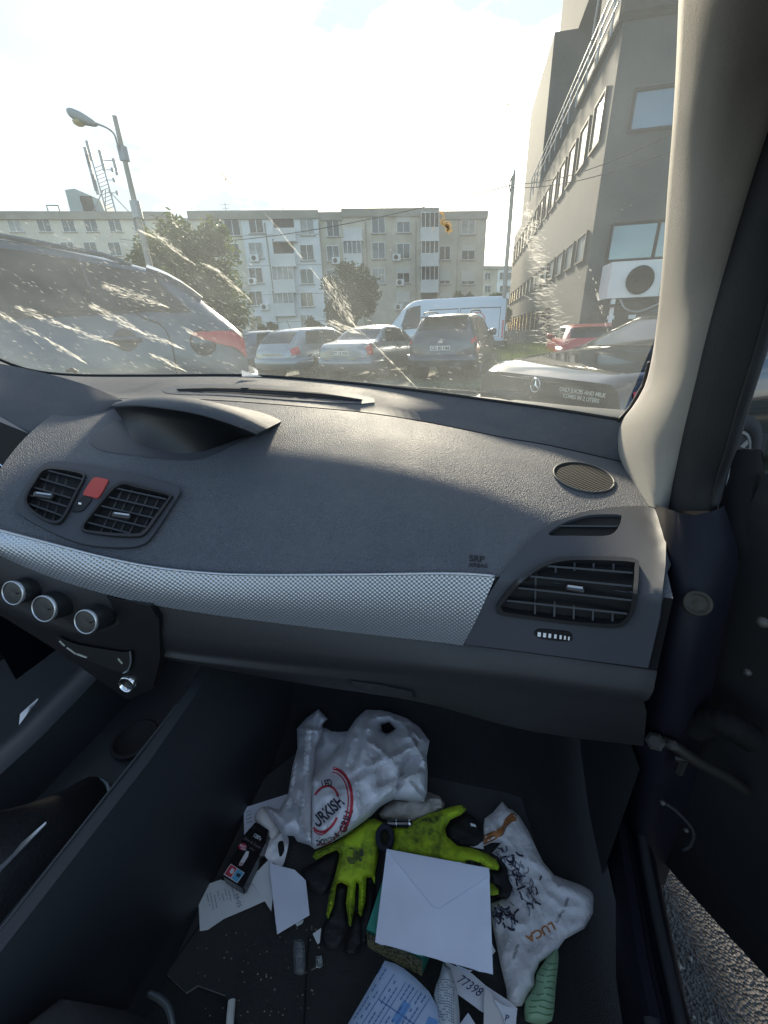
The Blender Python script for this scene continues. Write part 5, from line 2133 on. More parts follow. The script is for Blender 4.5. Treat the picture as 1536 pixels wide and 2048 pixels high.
spo = patch('speaker_grille', sp, BV, .002, grille_mat(), car, 10, thick=.003)
ringp = [hit(BV, x, y, .003) for x, y in sp]
wob('speaker_rim', *tube_vf(ringp + [ringp[0]], .0018, 6), M_GREYPL, spo, True)

# centre stack below the strip: climate panel with three knobs, audio slot, lighter socket
def csY(x, y):
    return UY(x, y, .318 + .00013 * (x - 0) - .00006 * (y - 1200))


cst = sheet('centre_stack', [(-70, 1085), (0, 1112), (100, 1156), (200, 1188), (300, 1212), (318, 1240), (320, 1315), (305, 1378), (255, 1400), (205, 1365), (100, 1292), (0, 1230), (-70, 1190)], 25, csY, M_BLACK, car, thick=.02)
for (x, y, r_) in ((62, 1176, .0160), (120, 1206, .0180), (199, 1231, .0168)):
    c = csY(x + 8, y - 2)
    axk = Vector((.10, -.93, .33)).normalized()
    kn = wob('control_knob', *lathe_vf([(r_ * 1.08, -.004), (r_ * 1.05, .006), (r_ * .98, .026), (r_ * .95, .028), (r_ * .80, .0285), (.001, .0275)], c, axk, 32), mat('knob_black', (.016, .017, .018), .35), car, True)
    wob('knob_ring', *lathe_vf([(r_ * .99, .0262), (r_ * .99, .0292), (r_ * .90, .0300), (r_ * .88, .0285)], c, axk, 32, False), M_SILV, kn, True)
    wob('knob_pointer', *box_vf(c + axk * .030 + Vector((r_ * .62, 0, .001)), (.004, .0015, .0012)), M_BLACK, kn)
bt = sheet('audio_panel', smoothp([(120, 1270), (160, 1285), (250, 1300), (268, 1300), (264, 1330), (255, 1342), (200, 1325), (130, 1290)], 40), 12, lambda x, y: csY(x, y) + Vector((0, -.004, 0)), M_HOLE, car)
for pts in ([(126, 1277), (136, 1287)], [(140, 1290), (158, 1303)], [(160, 1303), (180, 1310)], [(242, 1312), (250, 1322)]):
    wob('button_print', *tube_vf([csY(*pts[0]) + Vector((0, -.005, 0)), csY(*pts[1]) + Vector((0, -.005, 0))], .0013, 5), mat('print_dim', (.35, .35, .30), .6), bt)
wob('panel_edge', *tube_vf(crom([csY(x, y) + Vector((0, -.005, 0)) for x, y in ((266, 1298), (267, 1318), (262, 1334), (252, 1341))], 14), .0012, 6), M_SILV, bt)
wob('lighter_socket', *lathe_vf([(.013, -.01), (.013, .004), (.0105, .005), (.0105, -.006)], csY(256, 1367), (.1, -.95, .2), 24, False), M_CHR, car, True)

# ------------------------------------------------------------------ console and gear boot
Zc = .667
cs = []
prof = [(-.70, .40), (-.69, Zc - .03), (-.665, Zc - .004), (-.632, Zc), (-.615, Zc - .006), (-.60, Zc - .075), (-.475, Zc - .085), (-.448, Zc - .008), (-.435, Zc + .002), (-.422, Zc - .004), (-.412, Zc - .035), (-.405, .58), (-.407, .42), (-.40, .34)]
for y in (1.0, .7, .46, .40, .36, .28, .2, .1, 0, -.15, -.4):
    dz = .03 * min(1, max(0, (y - .30) / .2))
    cs.append([Vector((x, y, z + (dz if z > .6 else 0))) for x, z in prof])
con = wob('centre_console', *loft(cs), mat('console_plastic', (.022, .0245, .028), .42, bump=.15, bscale=800), car)
sharp(con, 40)
wob('console_trim', *tube_vf([(-.435, .36, Zc + .012), (-.435, .1, Zc + .0025), (-.436, -.2, Zc + .002)], .0012, 6), M_GREYPL, con)
gbv = []
gc = Vector((-.525, .185, Zc - .078))
for i, (r_, h) in enumerate(((.090, 0), (.086, .018), (.066, .042), (.046, .07), (.026, .10), (.018, .12))):
    ring = []
    for j in range(28):
        a = 2 * math.pi * j / 28
        rr = r_ * (1 + .10 * math.sin(4 * a + i) * (i > 0))
        ring.append(gc + Vector((math.cos(a) * rr * .62, math.sin(a) * rr * 1.0 - h * .3, h)))
    gbv.append(ring)
v, f = loft(gbv, True)
gbt = wob('gear_boot', v, f, mat('boot_leather', (.012, .012, .0135), .6, spec=.3, bump=.4, bscale=250), car, True)
wob('boot_ring', *tube_vf([gc + Vector((math.cos(a) * .056, math.sin(a) * .090, .008)) for a in [2 * math.pi * k / 30 for k in range(31)]], .0035, 8), mat('ring_grey', (.12, .15, .17), .3, metal=.6), gbt, True)
wob('gear_knob', *lathe_vf([(.012, 0), (.02, .015), (.024, .04), (.02, .06), (.006, .068)], gc + Vector((0, -.036, .12)), (0, 0, 1), 18), M_BLACK, car, True)
for a, b in (((0, 1728), (92, 1645)), ((40, 1434), (76, 1398))):
    q = [(a[0], a[1] - 6), (b[0], b[1] - 2), (b[0], b[1] + 2), (a[0] - 2, a[1] + 16)]
    sheet('silver_trim', q, 20, lambda x, y: UZ(x, y, Zc - .004), M_SILV, con, thick=.002)
wob('cup_holder', *lathe_vf([(.036, 0), (.036, .004), (.030, .005), (.030, -.004), (.001, -.003)], (-.53, .345, Zc - .075), (0, 0, 1), 26), M_HOLE, car, True)

# ------------------------------------------------------------------ floor, firewall, sill, seat
fl = []
for y, dz in ((-.5, 0), (0, 0), (.3, 0), (.50, .0), (.60, .03), (.72, .12), (.86, .28), (.95, .5)):
    fl.append([Vector((x, y, z + dz)) for x, z in ((-.415, .50), (-.413, .40), (-.41, .35), (-.402, .333), (-.1, .33), (.1, .33), (.19, .335), (.225, .36), (.24, .42))])
wob('carpet_floor', *loft(fl), M_CARPET, car, True)
kick = [[Vector((.235, y, z)) for z in (.36, .5, .62, .66)] for y in (1.0, .6, .46, .41)]
wob('kick_panel', *loft(kick), mat('kick_plastic', (.018, .020, .022), .55, bump=.2, bscale=500), car, True)
wob('driver_dash_sun_block', *loft([[Vector((x, y, z)) for x in (-1.45, -1.0, -.62)] for y, z in ((.60, .55), (.52, .70), (.50, .88), (.56, .97), (.75, 1.02), (.95, 1.05))]), M_BLACK, car, True)  # unseen dash block, added to keep the sun off the console
wob('driver_floor', *loft([[Vector((x, y, .30)) for x in (-1.45, -1.0, -.69)] for y in (-.8, .2, 1.0)]), M_CARPET, car)
wob('firewall', *loft([[Vector((x, 1.0, z)) for z in (.28, .6, 1.0)] for x in (-1.45, -.6, .24)]), M_CARPET, car)
wob('driver_door', *loft([[Vector((-1.42, y, z)) for z in (.25, .6, .98)] for y in (-.8, .2, 1.0)]), M_SEAL, car)
wob('lower_dash', *loft([crom([UY(*q) for q in r_], 10) for r_ in ([(-90, 1005, .40), (40, 1012, .42), (60, 1085, .36)], [(-90, 1060, .40), (0, 1110, .37), (80, 1145, .36)], [(-90, 1150, .44), (0, 1180, .42), (60, 1220, .40)])]), M_BLACK, car, True)
# sill: a ribbed step running front to rear
sp_ = [(.222, .34), (.228, .43), (.245, .445), (.262, .445), (.268, .436), (.276, .436), (.282, .445), (.300, .44), (.306, .428), (.318, .424), (.335, .40), (.352, .37), (.355, .33), (.345, .20)]
sl_rows = [[Vector((.222 + (x - .222) * .68 + .12 * max(0, y - .25), y, z)) for x, z in sp_] for y in (-.6, -.2, .1, .3, .45, .58)]
sill = wob('door_sill', *loft(sl_rows), M_NAVY, car)
sharp(sill, 50)
wob('sill_tread', *loft([[Vector((x, y, z + .003)) for x, z in ((.234, .442), (.239, .448), (.249, .448), (.252, .439))] for y in (-.5, 0, .25)]), M_SEAL, sill, True)
wob('sill_seal', *tube_vf([(.269 + .12 * max(0, y - .25), y, .449) for y in (-.5, 0, .2, .35, .46)] + [(.298, .53, .47), (.30, .565, .56), (.297, .58, .72)], .007, 8), M_SEAL, sill, True)
wob('sill_label', *box_vf((.244, .18, .4535), (.009, .10, .001)), mat('label_grey', (.02, .02, .019), .6), sill)

seat_rows = []
for i in range(15):
    t = i / 14
    y = .125 - t * .5
    row = []
    for j in range(25):
        u = j / 24 * 2 - 1
        x = -.10 + .325 * u
        edge = max(0, 1 - abs(u) ** 16) ** .5
        fr_ = (1 - max(0, 1 - t * 5.0) ** 2.2) ** .5
        row.append(Vector((x, y - .055 * min(1.3, max(0, (x + .40) / .13)) ** 2, .40 + .245 * edge * fr_ + .012 * math.cos(u * 9))))
    seat_rows.append(row)
wob('seat_cushion', *loft(seat_rows), M_FABRIC, car, True)
wob('seat_bar', *tube_vf(crom([UZ(x, y, .40) for x, y in ((296, 1986), (318, 1996), (336, 2015), (345, 2050), (346, 2080))], 20), .004, 8), mat('bar_grey', (.30, .33, .34), .3, metal=.7), car, True)
wob('seat_cable', *tube_vf(crom([UZ(x, y, .345) for x, y in ((372, 1780), (330, 1840), (280, 1895), (252, 1940), (258, 1990))], 24), .004, 6), M_SEAL, car, True)

# ------------------------------------------------------------------ A pillar and seals
pl_l = [(1360, -80, .33), (1357, 0, .36), (1352, 130, .42), (1345, 250, .47), (1335, 380, .53), (1322, 560, .61), (1308, 690, .69), (1290, 770, .745), (1264, 815, .775), (1240, 850, .795), (1237, 905, .755), (1262, 962, .67), (1290, 1010, .60)]
pl_r = [(1650, -80, .30), (1615, 0, .33), (1575, 130, .375), (1538, 255, .41), (1500, 372, .44), (1448, 545, .485), (1412, 675, .51), (1392, 760, .53), (1382, 800, .54), (1370, 850, .55), (1358, 905, .56), (1346, 965, .56), (1336, 1022, .555)]
A_, Bq = [UY(1363, -260, .27)] + [UY(*p) for p in pl_l], [UY(1740, -260, .25)] + [UY(*p) for p in pl_r]
A_ = crom(A_, 40); Bq = crom(Bq, 40)
rowsP = []
for t in (0, .06, .2, .4, .6, .8, .95, 1.0):
    row = []
    for a, b in zip(A_, Bq):
        p = a.lerp(b, t)
        out = (CAM - p).normalized()
        row.append(p + out * .035 * math.sin(math.pi * min(1, t * 1.0)) ** .8)
    rowsP.append(row)
back_ = [a + Vector((.03, .04, 0)) for a in A_]
wob('pillar_trim', *loft([back_] + rowsP), M_PILLAR, car, True)
sl_r = [(1800, -80, .30), (1755, 0, .33), (1700, 130, .37), (1640, 330, .40), (1580, 520, .43), (1532, 690, .45), (1512, 752, .455), (1500, 790, .46), (1492, 815, .465), (1482, 850, .47), (1466, 905, .48), (1445, 965, .50), (1432, 1022, .50)]
Cq = crom([UY(1900, -260, .25)] + [UY(*p) for p in sl_r], 40)
rows_s = []
for t in (0, .12, .3, .55, .8, 1.0):
    rows_s.append([b.lerp(c, t) + (CAM - b).normalized() * .012 * math.sin(math.pi * t) for b, c in zip(Bq, Cq)])
rows_s.append([c + Vector((.03, .05, 0)) for c in Cq])
wob('pillar_seal', *loft(rows_s), M_SEAL, car, True)
wob('seal_bead', *tube_vf([b.lerp(c, .93) + (CAM - b).normalized() * .006 for b, c in zip(Bq, Cq)], .004, 6), M_SEAL, car, True)
# lower hinge post, dark blue body
hp = [[UY(*q) for q in r_] for r_ in (
    [(1290, 1000, .62), (1336, 1018, .50), (1385, 1030, .48), (1432, 1020, .48), (1448, 1010, .50)],
    [(1290, 1080, .60), (1334, 1080, .47), (1390, 1100, .45), (1450, 1085, .46), (1474, 1090, .48)],
    [(1280, 1160, .58), (1328, 1160, .45), (1385, 1180, .42), (1450, 1150, .44), (1478, 1130, .47)],
    [(1270, 1250, .56), (1318, 1250, .43), (1380, 1270, .40), (1440, 1230, .43), (1462, 1200, .46)],
    [(1260, 1350, .54), (1300, 1350, .43), (1360, 1370, .40), (1410, 1330, .43), (1440, 1300, .46)],
    [(1240, 1500, .50), (1285, 1500, .43), (1330, 1500, .42), (1375, 1480, .44), (1410, 1460, .47)],
    [(1240, 1650, .50), (1275, 1650, .45), (1305, 1650, .45), (1330, 1640, .46), (1370, 1640, .48)],
    [(1240, 1780, .49), (1268, 1780, .46), (1290, 1780, .46), (1304, 1770, .46), (1330, 1770, .50)])]
post = wob('hinge_post', *loft([crom(r_, 14) for r_ in hp]), M_NAVY, car, True)
pc = UY(1395, 1207, .405)
wob('post_plug', *lathe_vf([(.013, -.003), (.013, .002), (.0105, .003), (.0095, .0005), (.004, .002), (.001, .003)], pc, (CAM - pc), 22), mat('plug_brass', (.03, .026, .018), .55, metal=.4), post, True)

# ------------------------------------------------------------------ the open door
DY = .47
hx = Vector((.325, .53, 0))
dd = Vector((.62, -.78, 0)).normalized()              # door runs back and outwards from its hinge
dn_ = Vector((-dd.y, dd.x, 0)) * -1                    # towards the cabin
if dn_.dot(CAM.xy.to_3d() - hx) < 0:
    dn_ = -dn_
dr = []
for s_d in (0, .03, .08, .15, .25, .45, .7, .95):
    zb_ = .318 + .02 * max(0, 1 - s_d / .10)
    row = []
    for z, o_ in ((1.04, -.03), (1.035, 0), (1.0, .008), (.85, .012), (.62, .016), (.50, .012), (.42, .004), (zb_ + .012, 0), (zb_, -.012), (zb_, -.07), (.6, -.09), (1.0, -.07)):
        p = hx + dd * s_d + dn_ * o_
        row.append(Vector((p.x, p.y, z)))
    dr.append(row)
door = wob('door', *loft(dr), mat('door_card', (.006, .006, .007), .6, bump=.15, bscale=400), car, True)
# mirror mounting and mirror shell outside the window corner
mir = [[UY(*q) for q in r_] for r_ in ([(1468, 892, .56), (1480, 893, .56), (1487, 905, .56)], [(1462, 950, .56), (1480, 950, .555), (1490, 950, .56)], [(1455, 1000, .55), (1478, 1000, .545), (1489, 1010, .55)], [(1452, 1050, .55), (1470, 1050, .54), (1486, 1035, .55)],
                                          [(1470, 1110, .54), (1490, 1090, .53), (1512, 1075, .54)], [(1480, 1200, .53), (1520, 1150, .53), (1560, 1100, .54)])]
mo = wob('mirror_base', *loft([crom(r_, 10) for r_ in mir]), mat('mirror_black', (.004, .004, .005), .7, spec=.2), door, True)
solid(mo, .02)
# hinge arm, check strap and cable bellows between post and door
wob('hinge_arm', *tube_vf(crom([UY(x, y, Y) for x, y, Y in ((1308, 1477, .415), (1345, 1490, .41), (1390, 1520, .41), (1450, 1552, .42), (1490, 1580, .43))], 16), .007, 8), mat('hinge_metal', (.014, .0125, .010), .6, metal=.2), door, True)
hb = UY(1310, 1483, .41)
wob('hinge_bolt', *lathe_vf([(.011, -.004), (.011, .006), (.007, .008)], hb, (CAM - hb), 6), MATS['hinge_metal'], door)
wob('hinge_bolt', *lathe_vf([(.006, -.004), (.006, .006), (.003, .007)], UY(1345, 1490, .405), (CAM - hb), 6), MATS['hinge_metal'], door)
wob('check_strap', *tube_vf([UY(1352, 1515, .415), UY(1368, 1518, .412), UY(1357, 1545, .413)], .005, 6), MATS['hinge_metal'], door)
bel = crom([UY(x, y, Y) for x, y, Y in ((1385, 1455, .44), (1420, 1440, .43), (1460, 1450, .42), (1500, 1475, .42))], 26)
V, F = [], []
for i, p in enumerate(bel):
    r_ = .014 + .003 * (i % 2)
    V_, F_ = None, None
bv, bf = tube_vf(bel, .014, 10)
for i in range(len(bel)):
    k_ = 1.25 if i % 2 else .95
    for j in range(10):
        bv[i * 10 + j] = bel[i] + (bv[i * 10 + j] - bel[i]) * k_
wob('cable_bellows', bv, bf, mat('bellows_rubber', (.006, .006, .006), .8, spec=.2), door, True)
for (x, y, r_) in ((1526, 1245, .006), (1495, 1345, .004), (1325, 1605, .004), (1372, 1660, .0035)):
    p = UY(x, y, .41)
    wob('door_clip', *lathe_vf([(r_, 0), (r_ * .9, .006), (r_ * .3, .008)], p, (CAM - p), 10), mat('clip_grey', (.05, .045, .04), .5), door, True)
wob('wire', *tube_vf(crom([UY(x, y, .41) for x, y in ((1318, 1600), (1350, 1620), (1385, 1660), (1380, 1690), (1365, 1700))], 18), .0025, 5), M_SEAL, door, True)

# ------------------------------------------------------------------ windscreen
top_c = []
nW = 60
wb = crom([p + Vector((0, .006, .001)) for p in rW] , nW)
for j, p in enumerate(wb):
    u = j / (nW - 1) * 2 - 1
    top_c.append(Vector((-.48 + u * .66, .30 + .16 * (1 - u * u), 1.50 + .05 * (1 - u * u))))
ws = []
for i in range(31):
    t = i / 30
    ws.append([a.lerp(b, t) + Vector((0, .0, .03 * math.sin(math.pi * t))) for a, b in zip(wb, top_c)])
# the right edge sits behind the pillar trim
ws_vf = loft(ws)
glass = wob('windscreen', *ws_vf, dirty_glass(), car, True)
BW = bvh_of(ws_vf)
hdr = [[p + Vector((0, .03, .012)) for p in top_c[4:-5]], [p + Vector((0, -.02, .004)) for p in top_c[4:-5]], [p + Vector((0, -.07, .0)) for p in top_c[4:-5]], [p + Vector((0, -.08, .03)) for p in top_c[4:-5]]]
wob('roof_header', *loft(hdr), M_PILLAR, car, True)
for sx in (-1, 1):
    rr_ = [Vector((-.48 + sx * x, y, z)) for x, y, z in ((.70, .16, 1.53), (.70, .05, 1.55), (.67, -.2, 1.55), (.66, -.7, 1.55))]
    wob('roof_rail', *tube_vf(crom(rr_, 20), .035, 10), M_PILLAR, car, True)
frit = [[a.lerp(b, t) + Vector((0, .002, -.001)) for a, b in zip(wb, top_c)] for t in (0, .012)]
wob('glass_edge_band', *loft(frit), M_BLACK, glass, True)
wob('glass_seal', *tube_vf([p + Vector((0, -.003, .001)) for p in wb], .0035, 6), M_SEAL, glass, True)
# right rim seal, running up beside the pillar trim
wob('glass_side_seal', *tube_vf([UY(x, y, Y) for x, y, Y in ((1200, 838, .82), (1235, 845, .805), (1262, 815, .79), (1288, 770, .765), (1300, 725, .735))], .004, 6), M_SEAL, glass, True)
# little white slip lodged at the foot of the glass
tag(wob('paper_slip', [UY(483, 740, .925), UY(505, 748, .93), UY(525, 753, .93), UY(484, 753, .92)], [(0, 1, 2, 3)], mat('paper_white', (.72, .73, .72), .8, trans=.25)), 'tiny white paper slip at the foot of the windscreen', 'paper slip')
# washer nozzle
wob('washer_jet', *tube_vf([UY(135, 741, .99), UY(145, 739, .99), UY(152, 744, .99)], .006, 6), M_BLACK, car, True)
# wiper resting low on the right, outside the glass
wv = crom([UY(x, y, Y) for x, y, Y in ((700, 765, 1.10), (850, 778, 1.06), (970, 787, 1.02), (1060, 798, .99))], 30)
wob('wiper_blade', *tube_vf(wv, .004, 6), M_BLACK, car, True)
wv2 = [UY(x, y, Y) for x, y, Y in ((975, 787, 1.01), (990, 784, 1.01), (1050, 788, .99), (1060, 796, .985), (1020, 801, .99), (985, 794, 1.0))]
wa = wob('wiper_arm', wv2, [(0, 1, 2, 3, 4, 5)], mat('wiper_black', (.02, .022, .022), .6), car)
solid(wa, .012)
# scuttle panel outside
scu = [[UY(x, y, Y) for x, y, Y in ((640, 772, 1.10), (800, 790, 1.08), (1000, 812, 1.03), (1150, 826, .98), (1240, 838, .93))],
       [UY(x, y, Y) for x, y, Y in ((640, 768, 1.22), (800, 781, 1.2), (1000, 797, 1.16), (1150, 812, 1.10), (1250, 820, 1.04))]]
scu.insert(0, [p + Vector((0, -.02, -.03)) for p in scu[0]])
wob('scuttle', *loft([crom(r_, 20) for r_ in scu]), mat('scuttle_plastic', (.03, .032, .032), .6, var=.3, vscale=20), car, True)

# bonnet and front wings, out of sight, added to keep sun off the asphalt
bn = []
for y, z, wd in ((1.06, .93, .80), (1.3, .92, .80), (1.7, .86, .78), (1.95, .74, .72), (2.05, .5, .68), (2.05, .3, .66)):
    bn.append([Vector((-.48 + wd * u, y, z - .05 * abs(u) ** 4)) for u in (-1, -.8, -.4, 0, .4, .8, 1)])
wob('bonnet', *loft(bn), M_NAVY, car, True)
for sx in (-1, 1):
    wob('front_wing', *loft([[Vector((-.48 + sx * w_, y, z)) for z in (.18, .5, zt_)] for y, zt_, w_ in ((.60, .98, .81), (1.06, .93, .81), (1.3, .90, .82), (1.7, .82, .80), (2.05, .45, .70))]), M_NAVY, car, True)
# dirt on the outside of the glass
rd = random.Random(31)
DV, DF = [], []


def fleck(x, y, ln, wd, ang, dst=None):
    ca, sa = math.cos(R(ang)), math.sin(R(ang))
    pts = [(-.5, 0), (-.15, -.5), (.3, -.35), (.5, 0), (.2, .45), (-.25, .4)]
    q = []
    for a, b in pts:
        a2, b2 = a * ln * rd.uniform(.8, 1.2), b * wd * .8 * rd.uniform(.6, 1.3)
        p = hit(BW, x + a2 * ca - b2 * sa, y + a2 * sa + b2 * ca, -.0015)
        if p is None:
            return
        q.append(p)
    b = len(DV)
    DV.extend(q)
    DF.append(tuple(range(b, b + 6)))


def smear(a, b, width, n, l0=14, w0=2.2, bow=0.0):
    ang = math.degrees(math.atan2(b[1] - a[1], b[0] - a[0]))
    for k in range(n):
        t = rd.random()
        wv_ = width * math.sin(math.pi * min(1, t + .08)) ** .6
        off = rd.gauss(0, .38) * wv_
        nx, ny = -math.sin(R(ang)), math.cos(R(ang))
        x = a[0] + (b[0] - a[0]) * t + nx * off
        y = a[1] + (b[1] - a[1]) * t + ny * off + bow * math.sin(math.pi * t)
        fleck(x, y, rd.uniform(.4, 1.6) * l0, rd.uniform(.4, 1.3) * w0, ang + rd.gauss(0, 6))


for a, b, wd, n in (((620, 575), (1000, 700), 16, 150), ((95, 700), (420, 830), 11, 90), ((390, 815), (700, 930), 10, 90), ((545, 690), (860, 860), 14, 140), ((840, 850), (1090, 950), 9, 70), ((275, 890), (510, 1035), 7, 70),
                    ((900, 985), (1100, 1080), 8, 60), ((830, 240), (930, 285), 4, 26), ((910, 250), (1160, 440), 8, 70), ((1210, 440), (1320, 490), 5, 34), ((1300, 480), (1500, 660), 6, 50), ((0, 740), (90, 790), 8, 26),
                    ((120, 810), (230, 870), 8, 24), ((1100, 830), (1230, 900), 5, 20)):
    A2, B2 = Z2([a, b])
    smear(A2, B2, wd, n)
for k in range(520):                               # fine diagonal spray on the left
    x, y = rd.uniform(0, 520), rd.uniform(440, 752)
    if y < 445 + max(0, x - 360) * .55:
        continue
    fleck(x, y, rd.uniform(3, 13), rd.uniform(.7, 2.0), 28 + rd.gauss(0, 8))
for k in range(260):                               # specks elsewhere
    x, y = rd.uniform(480, 1290), rd.uniform(400, 825)
    fleck(x, y, rd.uniform(1.5, 5), rd.uniform(.8, 1.8), rd.uniform(-10, 60))
for k in range(60):
    x, y = rd.uniform(640, 1010), rd.uniform(640, 800)
    fleck(x, y, rd.uniform(5, 12), rd.uniform(1.2, 2.8), rd.uniform(-5, 35))
smear((505, 395), (640, 560), 3, 45, 16, 1.3)
smear((650, 555), (712, 655), 26, 260, 10, 1.6)
smear((700, 640), (838, 780), 3, 75, 13, 1.5)
smear((655, 642), (715, 665), 12, 40, 16, 4)
for k in range(330):                               # the broad dried splash on the right
    t = rd.random()
    x = 1058 + 62 * t ** .8 * rd.random() + (18 * t) + rd.gauss(0, 9)
    y = 440 + 250 * t
    fleck(x, y, rd.uniform(5, 24), rd.uniform(1, 3), rd.gauss(8, 16))
for k in range(70):
    fleck(1055 + rd.gauss(0, 14), 450 + rd.gauss(0, 18), rd.uniform(6, 18), rd.uniform(2, 5), rd.uniform(0, 180))
smear((1175, 520), (1220, 680), 6, 22, 7, 3.5)
smear((1050, 470), (1060, 500), 6, 12, 9, 3)
do = wob('dirt_streaks', DV, DF, film_mat('dried_dirt', (.84, .82, .76), .25), glass, kind='stuff')
# brown insect splashes
for nm, c, r_, n in (('insect_splash', (893, 452), 15, 26), ('insect_splash', (868, 458), 5, 6), ('insect_splash', (452, 358), 9, 10), ('insect_splash', (1016, 207), 10, 9)):
    DV, DF = [], []
    for k in range(n):
        x = c[0] + rd.gauss(0, .35) * r_
        y = c[1] + rd.gauss(0, .45) * r_ + (x - c[0]) * .8
        fleck(x, y, rd.uniform(.4, 1.2) * r_, rd.uniform(.2, .55) * r_, 50 + rd.gauss(0, 25))
    wob(nm, DV, DF, film_mat('insect_brown', (.24, .165, .07) if c[0] != 1016 else (.35, .35, .30), .8), glass)
# ================================================================== THINGS ON THE PASSENGER FLOOR
def floor_sheet(name, outline, z0, m, step=9, crumple=0.0, freq=14, infl=0.0, rim=14, tilt=(0, 0), thick=.0006, holes=(), seed=0, parent=None, ridged=0.0, rfreq=9, zmin=.3515):
    xs = [p[0] for p in outline]; ys = [p[1] for p in outline]
    cx, cy = (min(xs) + max(xs)) / 2, (min(ys) + max(ys)) / 2
    dens = densify(outline, 6)

    def fn(x, y):
        b = UZ(x, y, z0)
        h = tilt[0] * (x - cx) + tilt[1] * (y - cy)
        q = Vector((b.x * freq, b.y * freq, seed * 7.3))
        e = 1.0
        if infl or ridged:
            d = edist(x, y, [dens] + [list(hh) for hh in holes])
            e = math.sqrt(max(0, 1 - (1 - min(1, d / rim)) ** 2))
            h += infl * e
        if crumple:
            h += crumple * (noise.noise(q) + .5 * noise.noise(q * 2.3))
        if ridged:
            r_ = Vector((b.x * rfreq, b.y * rfreq, seed * 3.1 + 5))
            h += ridged * (.25 + .75 * e) * (1 - abs(noise.noise(r_)) * 2.2 - abs(noise.noise(r_ * 2.1 + Vector((3, 1, 0)))) * 1.1)
        return UZ(x, y, max(z0 + h, zmin))
    o = sheet(name, outline, step, fn, m, parent, holes, True, thick)
    o['fnz'] = 0
    del o['fnz']
    return o, fn


def obvh(o):
    me = o.data
    mw = Matrix.Translation(o.location if o.parent is None else root_of(o).location)
    return BVHTree.FromPolygons([mw @ v.co for v in me.vertices], [tuple(p.vertices) for p in me.polygons])


def on(o, lift=.0012):
    b = obvh(o)
    return lambda x, y: hit(b, x, y, lift)


M_PAPER = mat('paper', (.80, .81, .84), .8, trans=.15, bump=.05, bscale=300)
M_PAPERB = mat('paper_bluish', (.79, .82, .91), .8, trans=.10, bump=.15, bscale=22, detail=6, var=.07, vscale=16)
M_RECPT = mat('receipt_paper', (.78, .80, .80), .7, trans=.15, var=.06, vscale=30)
M_BAG = mat('thin_plastic_bag', (.90, .89, .90), .36, trans=.22, bump=.07, bscale=30, kind='crumple')
M_LUCA = mat('paper_bag', (.72, .71, .71), .55, trans=.10, bump=.22, bscale=38, kind='crumple', var=.08, vscale=25)
M_INK = mat('ink_dark', (.03, .03, .05), .7)
M_INKG = mat('ink_grey', (.22, .24, .30), .7)
M_REDP = mat('print_red', (.50, .03, .05), .6)
M_BRN = mat('print_brown', (.42, .17, .05), .6)
M_BRND = mat('print_dark_brown', (.20, .08, .03), .6)


def glove_mat():
    m = mat('hi_vis_knit', (.50, .72, .02), .75, bump=.8, bscale=700)
    t = m.node_tree
    b = t.nodes['Principled BSDF']
    tcn = t.nodes.new('ShaderNodeTexCoord')
    n = t.nodes.new('ShaderNodeTexNoise')
    n.inputs['Scale'].default_value = 26
    n.inputs['Detail'].default_value = 7
    n.inputs['Roughness'].default_value = .65
    t.links.new(tcn.outputs['Object'], n.inputs['Vector'])
    rp_ = t.nodes.new('ShaderNodeValToRGB')
    e = rp_.color_ramp.elements
    e[0].position = .36; e[0].color = (.05, .07, .015, 1)
    e[1].position = .58; e[1].color = (.52, .72, .03, 1)
    t.links.new(n.outputs['Fac'], rp_.inputs[0])
    t.links.new(rp_.outputs[0], b.inputs['Base Color'])
    return m


M_HIVIS = glove_mat()
M_DIP = mat('rubber_dip', (.010, .010, .011), .6, bump=.5, bscale=300)

# floor mat
mt, _ = floor_sheet('floor_mat', [(485, 1590), (400, 1735), (300, 1900), (312, 1925), (335, 1950), (372, 1985), (395, 1970), (450, 1990), (480, 2060), (470, 2110), (1090, 2110), (1095, 1900), (1075, 1700), (1020, 1520), (800, 1490), (600, 1500)], .343, M_MAT, 40, thick=.006, crumple=.0015, freq=5, zmin=.33)
tag(mt, 'dark grey carpet floor mat under the litter in the footwell', 'floor mat')
wob('mat_seam', *tube_vf([UZ(x, y, .3435) for x, y in ((332, 1945), (400, 1850), (470, 1750), (520, 1660))], .0014, 5), M_HOLE, None)
ms_ = bpy.data.objects['mat_seam']
ms_.parent = mt
ms_.matrix_parent_inverse = Matrix.Translation(mt.location).inverted()
seam2 = wob('mat_seam', *tube_vf([UZ(x, y, .3435) for x, y in ((618, 1875), (612, 1950), (608, 2060))], .0014, 5), M_HOLE, None)
seam2.parent = mt
seam2.matrix_parent_inverse = Matrix.Translation(mt.location).inverted()

# notes peeping out on the left
n1, _ = floor_sheet('paper_sheet', ZB([(392, 172), (520, 130), (680, 80), (690, 190), (540, 220), (460, 262), (394, 335)]), .352, M_PAPERB, 8, crumple=.004, freq=12, seed=2)
tag(n1, 'bluish white notepaper sticking out behind the carrier bag', 'paper')
for k in range(4):
    pts = [on(n1)(*ZB([(405 + j * 7, 200 + k * 22 - j * 3 + 4 * math.sin(j * 2.2 + k))])[0]) for j in range(6)]
    pts = [p for p in pts if p]
    if len(pts) > 2:
        s_ = wob('handwriting', *tube_vf(pts, .0005, 4), M_INKG, None)
        s_.parent = n1
        s_.matrix_parent_inverse = Matrix.Translation(n1.location).inverted()


def stick(child, parent):
    if child is None:
        return None
    child.parent = parent
    child.matrix_parent_inverse = Matrix.Translation(parent.location).inverted()
    return child


